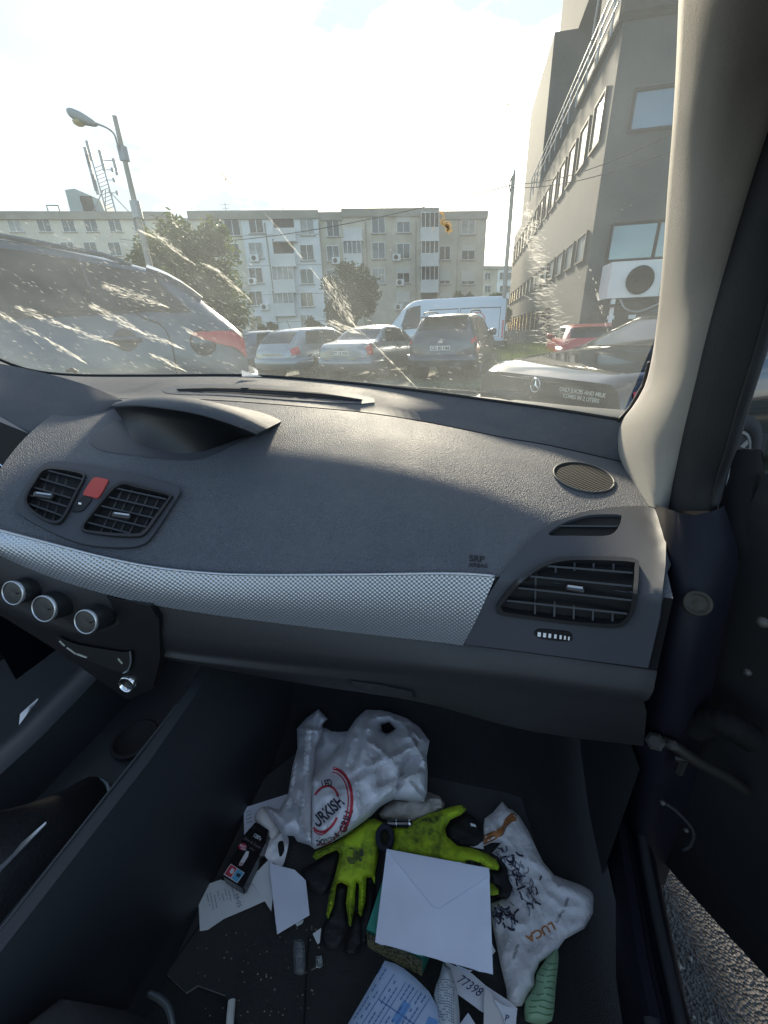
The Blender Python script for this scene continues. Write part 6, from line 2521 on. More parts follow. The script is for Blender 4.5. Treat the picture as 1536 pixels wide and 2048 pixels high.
# carrier bag ---------------------------------------------------------
bag_body = [(600, 345), (650, 270), (710, 212), (810, 212), (880, 230), (960, 260), (1040, 320), (1103, 405), (1085, 500), (1092, 600), (1088, 720), (1070, 780), (960, 772), (880, 765), (800, 810), (740, 870), (660, 930), (590, 980),
            (500, 1030), (400, 1072), (372, 1050), (372, 900), (378, 640), (460, 545), (548, 448)]
bag_strap = [(288, 330), (345, 265), (420, 210), (476, 270), (446, 302), (436, 380), (402, 440), (388, 640), (382, 900), (385, 1052), (290, 1022), (270, 990), (200, 985), (160, 920), (100, 830), (90, 800), (180, 830), (232, 740), (262, 560), (292, 450)]
bag_inner = [(430, 310), (500, 345), (620, 340), (640, 420), (540, 560), (420, 660), (370, 660), (380, 480)]
CREASE = ((720, 230, 780, 690, 0.0216, 36), (1103, 405, 900, 660, -0.0270, 48), (740, 560, 1060, 430, 0.0216, 40), (1040, 600, 780, 700, 0.0243, 32), (395, 640, 380, 1040, 0.0162, 24), (810, 330, 960, 330, -0.0405, 44),
          (560, 450, 480, 1000, -0.0108, 48), (880, 700, 640, 900, 0.0189, 32), (300, 330, 430, 340, 0.0162, 24), (710, 215, 620, 560, -0.0162, 32), (960, 340, 1090, 560, 0.0216, 30), (850, 520, 620, 640, -0.0162, 28),
          (980, 480, 880, 760, -0.0216, 27), (300, 460, 250, 820, -0.0162, 24), (640, 620, 700, 900, 0.0121, 20), (760, 420, 900, 560, 0.0162, 24), (345, 300, 330, 600, 0.0162, 17), (380, 420, 310, 900, 0.0189, 20), (420, 220, 390, 420, -0.0162, 17),
          (250, 700, 340, 980, 0.0162, 20), (700, 300, 740, 520, 0.0135, 19), (1000, 640, 1080, 740, -0.0162, 24), (900, 280, 1060, 400, 0.0162, 20))


def bag_piece(nm, poly, base, hgt, rim, m, holes=(), step=4.6, par=None):
    out = ZA(poly)
    dn_b = densify(out, 6)
    hl = [ZA(h) for h in holes]

    def fn(x, y):
        d = edist(x, y, [dn_b] + hl)
        e = math.sqrt(max(0, 1 - (1 - min(1, d / rim)) ** 2))
        zx, zy = (x - 500) * 3.072, (y - 1350) * 3.072
        h = base + hgt * e
        b_ = UZ(x, y, .4)
        for (px_, py_, qx, qy, am, wd) in CREASE:
            dx, dy = qx - px_, qy - py_
            t = max(0, min(1, ((zx - px_) * dx + (zy - py_) * dy) / (dx * dx + dy * dy)))
            h += am * (.3 + .7 * e) * max(0, 1 - math.hypot(zx - px_ - t * dx, zy - py_ - t * dy) / wd)
        q_ = Vector((b_.x * 15, b_.y * 15, 1.7 + base * 40))
        h += .012 * (.3 + .7 * e) * (1 - 2.4 * abs(noise.noise(q_))) + .004 * (1 - 2.2 * abs(noise.noise(q_ * 2.4))) + .0012 * (1 - 2.2 * abs(noise.noise(q_ * 5.5)))
        return UZ(x, y, max(.35, .348 + h))
    return sheet(nm, out, step, fn, m, None, hl, True, .0006)


bag = bag_piece('carrier_bag', bag_body, .030, .060, 55, M_BAG, [[(805, 305), (855, 290), (892, 330), (862, 352), (832, 366), (812, 345)]])
tag(bag, 'crumpled white plastic carrier bag printed with a red and black round logo', 'carrier bag')
stick(bag_piece('bag_strap', bag_strap, .036, .030, 26, M_BAG), bag)
stick(bag_piece('bag_inner', bag_inner, .004, .010, 26, M_BAG), bag)
stick(bag_piece('bag_inner', [(770, 260), (900, 250), (930, 360), (860, 410), (790, 390)], .02, .004, 26, M_BAG), bag)
fb = on(bag, .0015)


def ring_print(cx, cy, rx, ry, a0, a1, wdt, rot, m, nm):
    V, F = [], []
    n = 40
    for i in range(n + 1):
        a = R(a0 + (a1 - a0) * i / n)
        for s in (0, 1):
            x = (rx - s * wdt) * math.cos(a); y = (ry - s * wdt) * math.sin(a)
            p = fb(cx + x * math.cos(R(rot)) - y * math.sin(R(rot)), cy + x * math.sin(R(rot)) + y * math.cos(R(rot)))
            V.append(p)
    for i in range(n):
        q = (2 * i, 2 * i + 1, 2 * i + 3, 2 * i + 2)
        if all(V[k] is not None for k in q):
            F.append(q)
    V = [p if p is not None else CAM for p in V]
    used = sorted({i for f in F for i in f})
    ren = {a: b for b, a in enumerate(used)}
    V = [V[i] for i in used]
    F = [tuple(ren[i] for i in f) for f in F]
    if F:
        stick(wob(nm, V, flip_up(V, F), m, None), bag)


(cx_, cy_), = ZA([(470, 820)])
ring_print(cx_, cy_, 52, 84, -95, 96, 6.0, 12, M_REDP, 'logo_ring')
ring_print(cx_, cy_, 43, 75, -95, 96, 2.6, 12, M_REDP, 'logo_ring')
ring_print(cx_ - 4, cy_, 30, 48, -150, -40, 4.4, 12, M_REDP, 'logo_ring')
ring_print(cx_ - 4, cy_, 31, 50, 15, 120, 4.6, 12, M_REDP, 'logo_ring')
ring_print(cx_ - 6, cy_ + 10, 25, 44, 20, 120, 2.4, 12, M_REDP, 'logo_ring')
(tx, ty), = ZA([(398, 955)])
stick(print_on('TURKISH', tx - 4, ty + 4, 33, -42, fb, M_INK, None, 'logo_lettering', .66, True, shear=.12), bag)
(tx, ty), = ZA([(455, 700)])
stick(print_on('LED', tx - 3, ty - 2, 20, -14, fb, M_INK, None, 'logo_lettering', .6, True), bag)
(tx, ty), = ZA([(575, 968)])
stick(print_on('GRILL', tx + 4, ty + 2, 21, -72, fb, M_INK, None, 'logo_lettering', .9, True), bag)
(tx, ty), = ZA([(535, 1003)])
stick(print_on('&', tx, ty, 15, -45, fb, M_INK, None, 'logo_lettering', .9, True), bag)
(tx, ty), = ZA([(408, 1050)])
stick(print_on('DONER', tx, ty, 15, -12, fb, M_INK, None, 'logo_lettering', .8, True), bag)

# rolled tissue beside it
a_, b_ = [UZ(x, y, .372) for x, y in ZB([(500, 215), (590, 335)])]
tag(wob('tissue_roll', *tube_vf(crom([a_, a_.lerp(b_, .3) + Vector((0, 0, .004)), a_.lerp(b_, .7), b_], 14), .0135, 14, .010), mat('tissue', (.70, .66, .63), .9, bump=.5, bscale=120), smooth=True), 'rolled cream tissue between the carrier bag and the black cigarette pack', 'tissue')

# receipt and folded slips
rc_, _ = floor_sheet('receipt', ZB([(113, 722), (128, 678), (178, 637), (250, 612), (370, 650), (470, 560), (548, 520), (548, 740), (515, 746), (440, 780), (270, 852), (170, 920), (122, 928)]), .353, M_RECPT, 7, crumple=.006, freq=10, seed=4, tilt=(.00005, 0))
tag(rc_, 'pale curled till receipt under the black cigarette pack', 'receipt')
fr_ = on(rc_)
for k in range(9):
    x0, y0 = 165 + k * 22, 700 - k * 6
    L_ = rd.uniform(60, 130)
    for s in range(6):
        if rd.random() < .25:
            continue
        p, q = fr_(*ZB([(x0 + s * 3, y0 + s * L_ / 6)])[0]), fr_(*ZB([(x0 + s * 3 + 2, y0 + (s + .7) * L_ / 6)])[0])
        if p and q:
            stick(wob('receipt_print', *tube_vf([p, q], .0006, 4), M_INKG, None), rc_)
(tx, ty), = ZB([(328, 700)])
stick(print_on('15 05', tx, ty, 13, 72, fr_, M_INKG, None, 'receipt_lettering', 1.0), rc_)
f1, _ = floor_sheet('folded_slip', ZB([(545, 488), (430, 612), (470, 665), (560, 806), (572, 700)]), .358, M_RECPT, 7, crumple=.004, freq=14, seed=6)
tag(f1, 'narrow folded receipt end lying under the bluish folded paper', 'receipt')
f2, _ = floor_sheet('folded_paper', ZB([(548, 490), (572, 515), (640, 535), (705, 552), (772, 617), (784, 720), (796, 830), (710, 880), (597, 948), (570, 720)]), .364, M_PAPERB, 8, crumple=.003, freq=9, seed=8, tilt=(.00006, -.00003))
tag(f2, 'folded bluish white paper beside the left glove', 'paper')
lp_, _ = floor_sheet('plastic_loop', smoothp(ZB([(512, 352), (560, 335), (620, 325), (655, 340), (668, 375), (655, 450), (628, 526), (580, 512), (530, 480), (515, 440), (522, 400)]), 50), .360, M_BAG, 6, crumple=.010, freq=40, seed=9,
                      holes=[smoothp(ZB([(602, 388), (633, 374), (641, 432), (622, 470), (610, 465)]), 20)])
tag(lp_, 'white plastic bag handle loop above the folded paper', 'plastic loop')

# cigarette pack: a real box lying on the mat
A3, B3, C3, D3 = [UZ(x, y, .384) for x, y in ZB([(430, 283), (540, 350), (385, 662), (258, 585)])]
dn3 = Vector((0, 0, -.026))
pk = wob('cigarette_pack', [A3, B3, C3, D3, A3 + dn3, B3 + dn3, C3 + dn3, D3 + dn3], [(0, 1, 2, 3)[::-1], (4, 5, 6, 7), (0, 1, 5, 4), (1, 2, 6, 5), (2, 3, 7, 6), (3, 0, 4, 7)], mat('pack_black', (.012, .011, .012), .3, coat=.4))
pk.data.update()
bm = bmesh.new(); bm.from_mesh(pk.data); bmesh.ops.recalc_face_normals(bm, faces=bm.faces); bmesh.ops.bevel(bm, geom=list(bm.edges), offset=.0025, segments=2, affect='EDGES'); bm.to_mesh(pk.data); bm.free()
tag(pk, 'black cigarette pack with red and blue squares and a red round badge', 'cigarette pack')
fk = lambda x, y: UZ(x, y, .3852)


def pack_patch(poly, m, nm, lift=.0):
    q = [UZ(x, y, .3852 + lift) for x, y in ZB(poly)]
    stick(wob(nm, q, flip_up(q, [tuple(range(len(q)))]), m, None), pk)


lid = [UZ(x, y, .385) for x, y in ZB([(480, 266), (545, 308), (535, 350), (455, 300)])]
stick(wob('lid_flap', lid + [p + Vector((0, 0, -.02)) for p in lid], [(3, 2, 1, 0), (0, 1, 5, 4), (1, 2, 6, 5), (2, 3, 7, 6), (3, 0, 4, 7), (4, 5, 6, 7)], MATS['pack_black'], None), pk)
pack_patch([(312, 514), (397, 570), (352, 634), (268, 580)], M_PAPER, 'label_border')
pack_patch([(313, 519), (350, 543), (312, 601), (274, 577)], mat('label_red', (.55, .05, .08), .5), 'label_red', .0004)
pack_patch([(354, 546), (392, 571), (350, 628), (316, 604)], mat('label_blue', (.12, .42, .62), .5), 'label_blue', .0004)
pack_patch([(320, 540), (335, 550), (325, 575), (308, 575), (305, 560)], M_PAPER, 'label_mark', .0008)
pack_patch([(352, 570), (376, 580), (362, 600), (345, 590)], M_INK, 'label_mark', .0008)
circ = [(385 + 25 * math.cos(a), 410 + 22 * math.sin(a)) for a in [2 * math.pi * k / 24 for k in range(24)]]
pack_patch(circ, mat('badge_red', (.50, .04, .07), .5), 'badge')
pack_patch([(408, 435), (424, 440), (418, 470), (382, 528), (360, 528), (362, 515)], mat('cig_white', (.72, .70, .70), .6), 'printed_cigarette')
pack_patch([(372, 505), (392, 508), (382, 528), (360, 528), (362, 515)], mat('cig_tip', (.50, .32, .34), .6), 'printed_filter', .0003)
(tx, ty), = ZB([(447, 345)])
stick(print_on("120's", tx, ty, 10.5, 30, fk, M_PAPER, None, 'pack_lettering', .8, True), pk)
(tx, ty), = ZB([(367, 405)])
stick(print_on('EASY', tx, ty, 5.6, 20, lambda x, y: UZ(x, y, .3857), M_PAPER, None, 'pack_lettering', 1.0, True), pk)
(tx, ty), = ZB([(372, 424)])
stick(print_on('POP', tx, ty, 5.6, 20, lambda x, y: UZ(x, y, .3857), M_PAPER, None, 'pack_lettering', 1.0, True), pk)
for s, x, y, sz in (('Slim & Super', 390, 362, 8.5), ('slims', 425, 420, 6)):
    (tx, ty), = ZB([(x, y)])
    stick(print_on(s, tx, ty, sz, 31, fk, mat('pack_grey', (.24, .22, .23), .5), None, 'pack_lettering', .9, shear=.2), pk)

# gloves ---------------------------------------------------------------
def glove(yellow, black, z, label, cuff=None, seed=0):
    y0, _ = floor_sheet('work_glove', yellow[0], z, M_HIVIS, 5, infl=.017, rim=17, crumple=.003, freq=45, seed=seed, thick=.001)
    for p in yellow[1:]:
        stick(floor_sheet('finger', p, z, M_HIVIS, 5, infl=.012, rim=9, seed=seed, thick=.001)[0], y0)
    for p, dz in black:
        stick(floor_sheet('rubber_coating', smoothp(p, 60), z + dz, M_DIP, 6, infl=.007, rim=12, crumple=.002, freq=60, seed=seed + 1, thick=.001)[0], y0)
    tag(y0, label, 'glove', 'pair of work gloves')
    return y0


g1y = ZB([(1195, 235), (1240, 258), (1272, 287), (1215, 330), (1228, 400), (1202, 560), (1195, 640), (1180, 600), (1147, 600), (1138, 750), (1112, 838), (1095, 818), (1100, 640), (1082, 628), (1072, 780), (1048, 902), (1034, 880), (1020, 760), (1030, 650),
          (990, 628), (962, 640), (947, 760), (910, 852), (899, 825), (915, 700), (950, 600), (982, 455), (965, 430), (900, 455), (835, 492), (812, 470), (830, 440), (960, 380), (1060, 310), (1150, 245)])
g1b = [(ZB([(975, 440), (900, 465), (840, 500), (765, 545), (752, 590), (790, 650), (840, 700), (900, 690), (940, 600)]), -.012),
       (ZB([(955, 650), (985, 635), (1025, 655), (1015, 760), (1030, 880), (1000, 1000), (940, 1040), (880, 1010), (870, 920), (905, 850), (940, 760)]), -.012),
       (ZB([(1085, 640), (1098, 700), (1092, 820), (1120, 850), (1130, 960), (1080, 1070), (1010, 1060), (1030, 960), (1050, 900), (1072, 780)]), -.011),
       (ZB([(1150, 605), (1185, 605), (1198, 700), (1180, 860), (1150, 990), (1110, 1000), (1105, 850), (1138, 750)]), -.010)]
glv1 = glove([g1y], g1b, .362, 'yellow-green work glove with its black fingertips pointing towards us', seed=3)
fg = on(glv1, .0012)
(cx_, cy_), = ZB([(1064, 470)])
ringv = []
for i in range(4):
    r_ = 3.5 + i * 2.4
    pts = [fg(cx_ + r_ * 1.0 * math.cos(a) - 2, cy_ + r_ * 1.35 * math.sin(a)) for a in [R(d) for d in range(-60, 200, 20)]]
    pts = [p for p in pts if p]
    stick(wob('glove_print', *tube_vf(pts, .0006, 4), M_INK, None), glv1)
for k, (s, x, y, sz, an) in enumerate((('388', 1103, 428, 9, 80), ('8', 1100, 488, 9, 80), ('HILL', 1038, 425, 5.5, 0))):
    (tx, ty), = ZB([(x, y)])
    stick(print_on(s, tx, ty, sz, an, fg, M_INK, None, 'glove_lettering', 1.0, True), glv1)

g2y = ZC([(235, 262), (330, 240), (440, 190), (560, 150), (625, 139), (652, 163), (620, 195), (560, 222), (532, 270), (538, 312), (600, 368), (680, 380), (760, 408), (815, 445), (835, 480), (828, 505), (780, 500), (700, 470), (620, 460), (540, 455), (420, 440), (235, 400)])
g2f = ZC([(760, 560), (800, 580), (832, 612), (830, 640), (795, 645), (760, 640)])
g2b = [(ZC([(545, 260), (600, 210), (650, 185), (700, 215), (745, 270), (752, 330), (700, 372), (620, 366), (560, 330)]), -.012), (ZC([(760, 415), (830, 420), (880, 480), (905, 580), (900, 640), (870, 665), (810, 650), (830, 612), (790, 570), (770, 500), (828, 503), (832, 475)]), -.008),
       (ZC([(625, 430), (690, 440), (760, 470), (740, 480), (660, 468)]), .010)]
glv2 = glove([g2y, g2f], g2b, .366, 'grimy yellow-green work glove with its thumb spread towards the firewall', seed=5)
cuffm = mat('cuff_navy', (.015, .018, .03), .8, bump=.5, bscale=400)
cc_ = UZ(*ZC([(195, 322)])[0], .392)
cf_ = []
for k in range(33):
    a = 2 * math.pi * k / 32
    (x, y), = ZC([(195 + 38 * math.cos(a), 322 + 60 * math.sin(a))])
    cf_.append(UZ(x, y, .394))
stick(wob('cuff', *tube_vf(cf_, .005, 8), cuffm, None, True), glv2)
(ox, oy), = ZC([(195, 322)])
stick(floor_sheet('cuff_opening', [(ox + 13 * math.cos(a), oy + 21 * math.sin(a)) for a in [2 * math.pi * k / 20 for k in range(20)]], .388, mat('cuff_inside', (.03, .035, .015), .9), 6, infl=-.006, rim=10)[0], glv2)

# crumpled tissue behind, lighter
cr_o, _ = floor_sheet('crumpled_paper', ZC([(160, 190), (190, 150), (235, 110), (330, 80), (435, 64), (500, 90), (530, 132), (522, 160), (420, 205), (330, 242), (250, 224), (180, 216)]), .356, mat('grubby_paper', (.50, .47, .42), .85, trans=.15, var=.2, vscale=40), 5, ridged=.012, rfreq=28, infl=.02, rim=22, seed=4)
tag(cr_o, 'crumpled grubby paper between the carrier bag and the right glove', 'crumpled paper')
a_, b_ = [UZ(x, y, .388) for x, y in ZC([(208, 243), (326, 243)])]
lg = wob('lighter', *tube_vf([a_, a_.lerp(b_, .05), a_.lerp(b_, .6), a_.lerp(b_, .95), b_], .0075, 12), mat('lighter_black', (.015, .015, .016), .15, coat=1), smooth=True)
tag(lg, 'small black shiny lighter lying above the right glove', 'lighter')
stick(wob('lighter_top', *tube_vf([b_.lerp(a_, .02), b_ + (b_ - a_) * .04, b_ + (b_ - a_) * .16], .0072, 12), M_CHR, None, True), lg)
stick(wob('lighter_band', *tube_vf([a_.lerp(b_, .40), a_.lerp(b_, .46)], .0079, 12), M_CHR, None, True), lg)

# green box under the envelope
z_b = .405
bt_, bl_ = [UZ(*p, z_b) for p in ZC([(190, 560), (92, 832)])], None
q = [UZ(*p, z_b) for p in ZC([(195, 520), (560, 640), (405, 990), (92, 832)])]
dn3 = Vector((0, 0, -.055))
low = [p + dn3 for p in q]
gbx = wob('small_box', q + low, [(0, 1, 2, 3), (3, 2, 6, 7), (0, 3, 7, 4), (1, 0, 4, 5), (2, 1, 5, 6), (7, 6, 5, 4)], mat('box_green', (.03, .26, .19), .5, var=.12, vscale=30))
bm = bmesh.new(); bm.from_mesh(gbx.data); bmesh.ops.recalc_face_normals(bm, faces=bm.faces); bm.to_mesh(gbx.data); bm.free()
tag(gbx, 'flat green box with a mottled side under the white envelope', 'box')


def mottled():
    m = mat('box_mottled', (.2, .2, .1), .6)
    t = m.node_tree
    b = t.nodes['Principled BSDF']
    tcn = t.nodes.new('ShaderNodeTexCoord')
    v = t.nodes.new('ShaderNodeTexNoise')
    v.inputs['Scale'].default_value = 220
    v.inputs['Detail'].default_value = 4
    rp_ = t.nodes.new('ShaderNodeValToRGB')
    e = rp_.color_ramp.elements
    e[0].position = .42; e[0].color = (.03, .045, .025, 1)
    e[1].position = .58; e[1].color = (.30, .28, .17, 1)
    t.links.new(tcn.outputs['Object'], v.inputs['Vector'])
    t.links.new(v.outputs['Fac'], rp_.inputs[0])
    t.links.new(rp_.outputs[0], b.inputs['Base Color'])
    return m


sd = [q[3] + Vector((0, -.0015, -.004)), q[2] + Vector((0, -.0015, -.004)), low[2] + Vector((0, -.0015, 0)), low[3] + Vector((0, -.0015, 0))]
stick(wob('box_side', sd, flip_up(sd, [(0, 1, 2, 3)]), mottled(), None), gbx)

# envelope: body and pointed flap
env_c = ZC([(205, 384), (777, 492), (799, 1086), (140, 906)])


def env_z(x, y):
    return .424 - .00006 * (y - 1700) + .00002 * (x - 870)


ev, _ = floor_sheet('envelope', env_c, .424, M_PAPERB, 14, crumple=.003, freq=9, tilt=(.00002, -.00006), thick=.0012, seed=1)
tag(ev, 'white envelope with a pointed flap lying face down on the litter', 'envelope')
fe = on(ev, .004)
fl_px = ZC([(207, 388), (465, 706), (482, 713), (502, 712), (776, 535), (776, 495)])
stick(sheet('envelope_flap', fl_px, 12, lambda x, y: (lambda p: p)(fe(min(max(x, 0), 9999), y)), mat('paper_flap', (.76, .79, .88), .8, trans=.1), None, thick=.0010), ev)

# printed paper bag on the right
luca_px = ZC([(850, 120), (885, 160), (905, 165), (945, 200), (1000, 290), (1040, 380), (1080, 460), (1140, 530), (1200, 555), (1270, 578), (1340, 605), (1373, 636), (1362, 740), (1310, 830), (1200, 890), (1165, 940), (1120, 980), (1060, 1020), (1030, 1090),
              (1032, 1150), (1000, 1190), (962, 1262), (915, 1268), (878, 1250), (874, 1170), (840, 1030), (800, 830), (790, 760), (790, 690), (870, 655), (905, 610), (880, 560), (870, 490), (790, 412), (842, 352), (790, 350), (742, 372), (740, 300), (752, 215), (800, 180)])
lu, _ = floor_sheet('paper_bag', luca_px, .352, M_LUCA, 5, infl=.014, rim=26, ridged=.008, rfreq=20, seed=7)
tag(lu, 'crumpled white bakery bag with brown lettering and black line drawing', 'paper bag')
fl_ = on(lu, .0013)


def lu_patch(poly, m, nm, step=7):
    o = sheet(nm, ZC(poly), step, fl_, m, None)
    stick(o, lu)


lu_patch([(748, 308), (800, 285), (848, 262), (868, 215), (900, 184), (918, 185), (950, 222), (900, 236), (866, 262), (850, 305), (800, 340), (748, 362)], M_BRN, 'brown_band')
for dy in (0, 22, 44):
    pts = [fl_(*p) for p in ZC([(750, 312 + dy), (800, 290 + dy), (850, 262 + dy), (872, 220 + dy), (905, 190 + dy * .9), (930, 200 + dy * .6)])]
    pts = [p for p in pts if p]
    stick(wob('band_line', *tube_vf(crom(pts, 24), .0009, 4), M_BRND, None), lu)
rh = random.Random(9)
for k in range(120):          # pen-drawn hair: many short curls of ink in two clusters
    if k % 3:
        t = rh.random()
        c0 = (850 + 170 * t + rh.gauss(0, 38), 390 + 300 * t + rh.gauss(0, 22))
    else:
        c0 = (850 + rh.gauss(0, 40), 740 + rh.gauss(0, 42))
    a0 = rh.uniform(0, 6.28)
    Lk = rh.uniform(18, 60)
    cu = rh.uniform(-.05, .05)
    pts = []
    x, y, a = c0[0], c0[1], a0 if rh.random() < .5 else 1.0
    for s in range(7):
        (X, Y), = ZC([(x, y)])
        p = fl_(X, Y)
        if p:
            pts.append(p)
        x += math.cos(a) * Lk / 6; y += math.sin(a) * Lk / 6
        a += cu * Lk / 6
    if len(pts) > 3:
        stick(wob('ink_stroke', *tube_vf(pts, rh.uniform(.0005, .0016), 4), M_INK if rh.random() < .6 else M_INKG, None), lu)
(tx, ty), = ZC([(1120, 785)])
stick(print_on('LUCA', tx + 4, ty + 2, 24, 152, fl_, M_BRN, None, 'bag_lettering', 1.0, True), lu)
(tx, ty), = ZC([(1185, 720)])
stick(print_on('TRABUTE', tx, ty, 9, 120, fl_, M_INK, None, 'bag_lettering', .8), lu)
(tx, ty), = ZC([(1212, 655)])
stick(print_on('000000', tx, ty, 8, 110, fl_, M_INK, None, 'bag_lettering', .8), lu)
(tx, ty), = ZC([(932, 915)])
stick(print_on('NUTRIM', tx, ty, 9, 110, fl_, M_INK, None, 'bag_lettering', .9), lu)

# papers at the lower edge
bf, _ = floor_sheet('printed_form', ZC([(195, 1008), (250, 1025), (300, 1052), (370, 1110), (440, 1180), (490, 1270), (510, 1340), (540, 1500), (-80, 1500), (-10, 1360), (90, 1190)]), .385, mat('form_blue', (.50, .62, .80), .7, trans=.1), 9, crumple=.003, freq=7, infl=.01, rim=40, seed=12)
tag(bf, 'pale blue printed form with ruled columns at the lower edge', 'printed form')
ff = on(bf, .0010)
M_FORM = mat('form_ink', (.08, .16, .38), .7)
for k in range(13):
    x0, y0 = 190 + k * 22 - 10, 1040 + k * 15
    run = []
    for s in range(26):
        x, y = x0 - s * 14, y0 + s * 22
        p = ff(*ZC([(x, y)])[0])
        if p:
            run.append(p)
    if len(run) > 2:
        if k % 3 == 0:
            stick(wob('ruled_line', *tube_vf(run, .0004, 4), M_FORM, None), bf)
        else:
            for i in range(0, len(run) - 1):
                if rh.random() < .72:
                    stick(wob('form_print', *tube_vf([run[i], run[i].lerp(run[i + 1], .75)], .0008, 4), M_FORM, None), bf)
run = [ff(*ZC([(160 + s * 20, 1225 + s * 14)])[0]) for s in range(14)]
run = [p for p in run if p]
if len(run) > 2:
    stick(wob('ruled_line', *tube_vf(run, .0005, 4), M_FORM, None), bf)
for (poly) in ([(300, 1230), (340, 1260), (270, 1370), (230, 1345)], [(440, 1320), (500, 1345), (510, 1370), (420, 1370)]):
    o = sheet('form_panel', ZC(poly), 10, ff, mat('form_panel', (.16, .34, .66), .7), None)
    stick(o, bf)

np_, _ = floor_sheet('newspaper_roll', ZC([(520, 1020), (560, 1050), (575, 1095), (600, 1180), (612, 1300), (615, 1500), (490, 1500), (485, 1300), (468, 1200), (482, 1140), (500, 1100)]), .378, mat('newsprint', (.62, .66, .68), .85, trans=.1), 6, infl=.020, rim=20, seed=14)
tag(np_, 'rolled sheet of printed text between the form and the number strip', 'newspaper')
fn2 = on(np_, .0010)
for k in range(16):
    y = 1105 + k * 15
    run = [fn2(*ZC([(490 + s * 12, y + s * 3 + 4 * math.sin(s))])[0]) for s in range(9)]
    for i in range(len(run) - 1):
        if run[i] and run[i + 1] and rh.random() < .8:
            stick(wob('newsprint_text', *tube_vf([run[i], run[i].lerp(run[i + 1], .7)], .0005, 4), M_INKG, None), np_)

ns, _ = floor_sheet('number_strip', ZC([(530, 1010), (600, 1045), (680, 1080), (760, 1150), (890, 1235), (936, 1276), (925, 1330), (880, 1320), (760, 1310), (600, 1195), (560, 1110)]), .372, M_PAPER, 8, crumple=.003, freq=8, seed=15)
tag(ns, 'white paper strip with the handwritten number 77398', 'paper')
(tx, ty), = ZC([(592, 1125)])
stick(print_on('77398', tx, ty, 27, 34, on(ns), mat('ink_navy', (.02, .02, .10), .6), None, 'handwriting', .82, shear=.15), ns)
ps, _ = floor_sheet('paper_strip', ZC([(752, 1160), (790, 1185), (803, 1226), (850, 1290), (905, 1380), (905, 1500), (745, 1500), (748, 1300)]), .378, mat('paper_warm', (.72, .70, .68), .8, trans=.12), 8, crumple=.004, freq=9, seed=16)
tag(ps, 'creamy folded paper strip in front of the number strip', 'paper')
pp, _ = floor_sheet('paper_corner', ZC([(803, 1224), (860, 1262), (932, 1276), (925, 1400), (900, 1500), (880, 1400), (850, 1310)]), .384, M_PAPER, 8, crumple=.003, freq=9, seed=17)
tag(pp, 'white paper corner with a single handwritten letter P', 'paper')
(tx, ty), = ZC([(862, 1342)])
stick(print_on('P', tx, ty, 17, 12, on(pp), MATS['ink_navy'], None, 'handwriting', 1.0), pp)
tri_, _ = floor_sheet('paper_scrap', ZC([(606, 1372), (660, 1300), (706, 1372), (706, 1440), (606, 1440)]), .366, M_PAPERB, 9, crumple=.002, seed=18)
tag(tri_, 'triangular bluish paper tip at the lower edge beside the text roll', 'paper scrap')
sc2, _ = floor_sheet('paper_scrap', ZC([(668, 370), (705, 345), (736, 318), (747, 386), (710, 380)]), .356, M_RECPT, 8, crumple=.003, seed=19)
tag(sc2, 'small pale scrap beside the brown band of the bakery bag', 'paper scrap')
sc3, _ = floor_sheet('paper_scrap', ZC([(786, 900), (812, 955), (798, 975), (780, 950)]), .40, M_RECPT, 8, seed=20)
tag(sc3, 'tiny pale scrap at the right edge of the envelope', 'paper scrap')
sc4, _ = floor_sheet('paper_scrap', ZC([(590, 1030), (660, 1060), (685, 1062), (652, 1090), (610, 1060)]), .376, M_PAPERB, 8, seed=20)
tag(sc4, 'little folded scrap just below the envelope edge', 'paper scrap')
gr, _ = floor_sheet('green_paper_roll', ZC([(1160, 935), (1166, 1000), (1150, 1150), (1140, 1290), (1128, 1345), (1080, 1370), (1020, 1362), (978, 1345), (972, 1290), (978, 1235), (1032, 1150), (1040, 1080), (1095, 1000)]), .352, mat('paper_green', (.36, .56, .34), .8, trans=.15, var=.1, vscale=20), 6, infl=.024, rim=26, seed=21)
tag(gr, 'rolled pale green paper under the bakery bag', 'paper roll')
fgp = on(gr, .0010)
for k in range(9):
    y = 1010 + k * 36
    run = [fgp(*ZC([(1000 + s * 14, y + 5 * math.sin(s * .9 + k) + s * 1.5)])[0]) for s in range(12)]
    run = [p for p in run if p]
    for i in range(len(run) - 1):
        if rh.random() < .85:
            stick(wob('green_print', *tube_vf([run[i], run[i + 1]], .0006, 4), mat('green_ink', (.10, .24, .10), .7), None), gr)

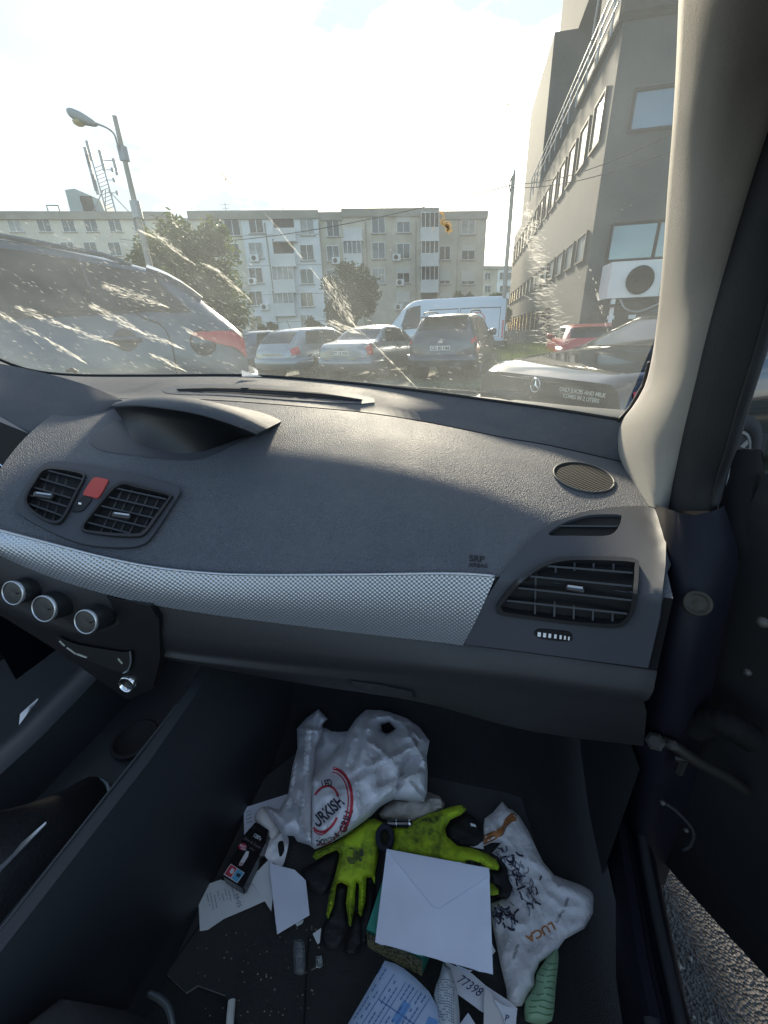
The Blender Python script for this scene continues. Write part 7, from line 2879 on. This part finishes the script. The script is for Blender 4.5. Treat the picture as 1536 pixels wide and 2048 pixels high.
# small litter
a_, b_ = [UZ(x, y, .352) for x, y in ZB([(318, 1356), (305, 1520)])]
cg = wob('paper_stick', *tube_vf([a_, a_.lerp(b_, .5) + Vector((0, 0, .001)), b_], .0052, 10), mat('stick_white', (.68, .70, .64), .8))
tag(cg, 'thin white paper stick lying on the mat at the lower edge', 'stick')
def clear_mat():
    m = bpy.data.materials.new('clear_film')
    m.use_nodes = True
    t = m.node_tree
    b = t.nodes['Principled BSDF']
    b.inputs['Base Color'].default_value = (.5, .55, .56, 1)
    b.inputs['Roughness'].default_value = .12
    b.inputs['Alpha'].default_value = .22
    return m
M_CLEAR = clear_mat()
cw, _ = floor_sheet('clear_wrapper', ZB([(700, 985), (740, 975), (765, 1000), (772, 1190), (735, 1200), (703, 1185), (695, 1060)]), .352, M_CLEAR, 5, ridged=.010, rfreq=40, infl=.012, rim=10, seed=22)
tag(cw, 'crumpled clear cellophane wrapper left of the mat seam', 'wrapper')
cw2, _ = floor_sheet('foil_scrap', ZB([(832, 1085), (870, 1078), (880, 1140), (860, 1160), (835, 1150)]), .354, mat('foil', (.55, .60, .60), .2, metal=.8), 4, ridged=.006, rfreq=60, seed=23)
tag(cw2, 'small crumpled foil scrap right of the mat seam', 'foil scrap')
sc5, _ = floor_sheet('paper_scrap', ZB([(815, 945), (868, 908), (858, 1000), (845, 1008)]), .356, M_RECPT, 7, seed=24)
tag(sc5, 'pale torn scrap between the folded paper and the left glove fingers', 'paper scrap')
sc6, _ = floor_sheet('paper_scrap', ZB([(705, 878), (760, 858), (752, 880), (720, 898)]), .356, M_RECPT, 7, ridged=.004, rfreq=60, seed=25)
tag(sc6, 'small crinkled scrap under the lower corner of the folded paper', 'paper scrap')
sc7, _ = floor_sheet('paper_scrap', ZC([(672, 240), (700, 248), (706, 262), (676, 256)]), .40, M_RECPT, 6, seed=26)
tag(sc7, 'tiny white scrap on the black fingers of the right glove', 'paper scrap')
cv_, cfc = [], []
for k in range(70):            # crumbs and grit on the mat
    (x, y), = ZB([(rh.uniform(100, 900), rh.uniform(900, 1480))])
    c = UZ(x, y, .350)
    r_ = rh.uniform(.0006, .0018)
    b = len(cv_)
    for d in ((1, 0, 0), (-.5, .8, 0), (-.5, -.8, 0), (0, 0, .9)):
        cv_.append(c + Vector(d) * r_)
    cfc += [(b, b + 1, b + 3), (b + 1, b + 2, b + 3), (b + 2, b, b + 3)]
cb = wob('crumbs', cv_, cfc, mat('crumb', (.35, .30, .22), .9), kind='stuff')
tag(cb, 'crumbs and grit scattered over the floor mat')
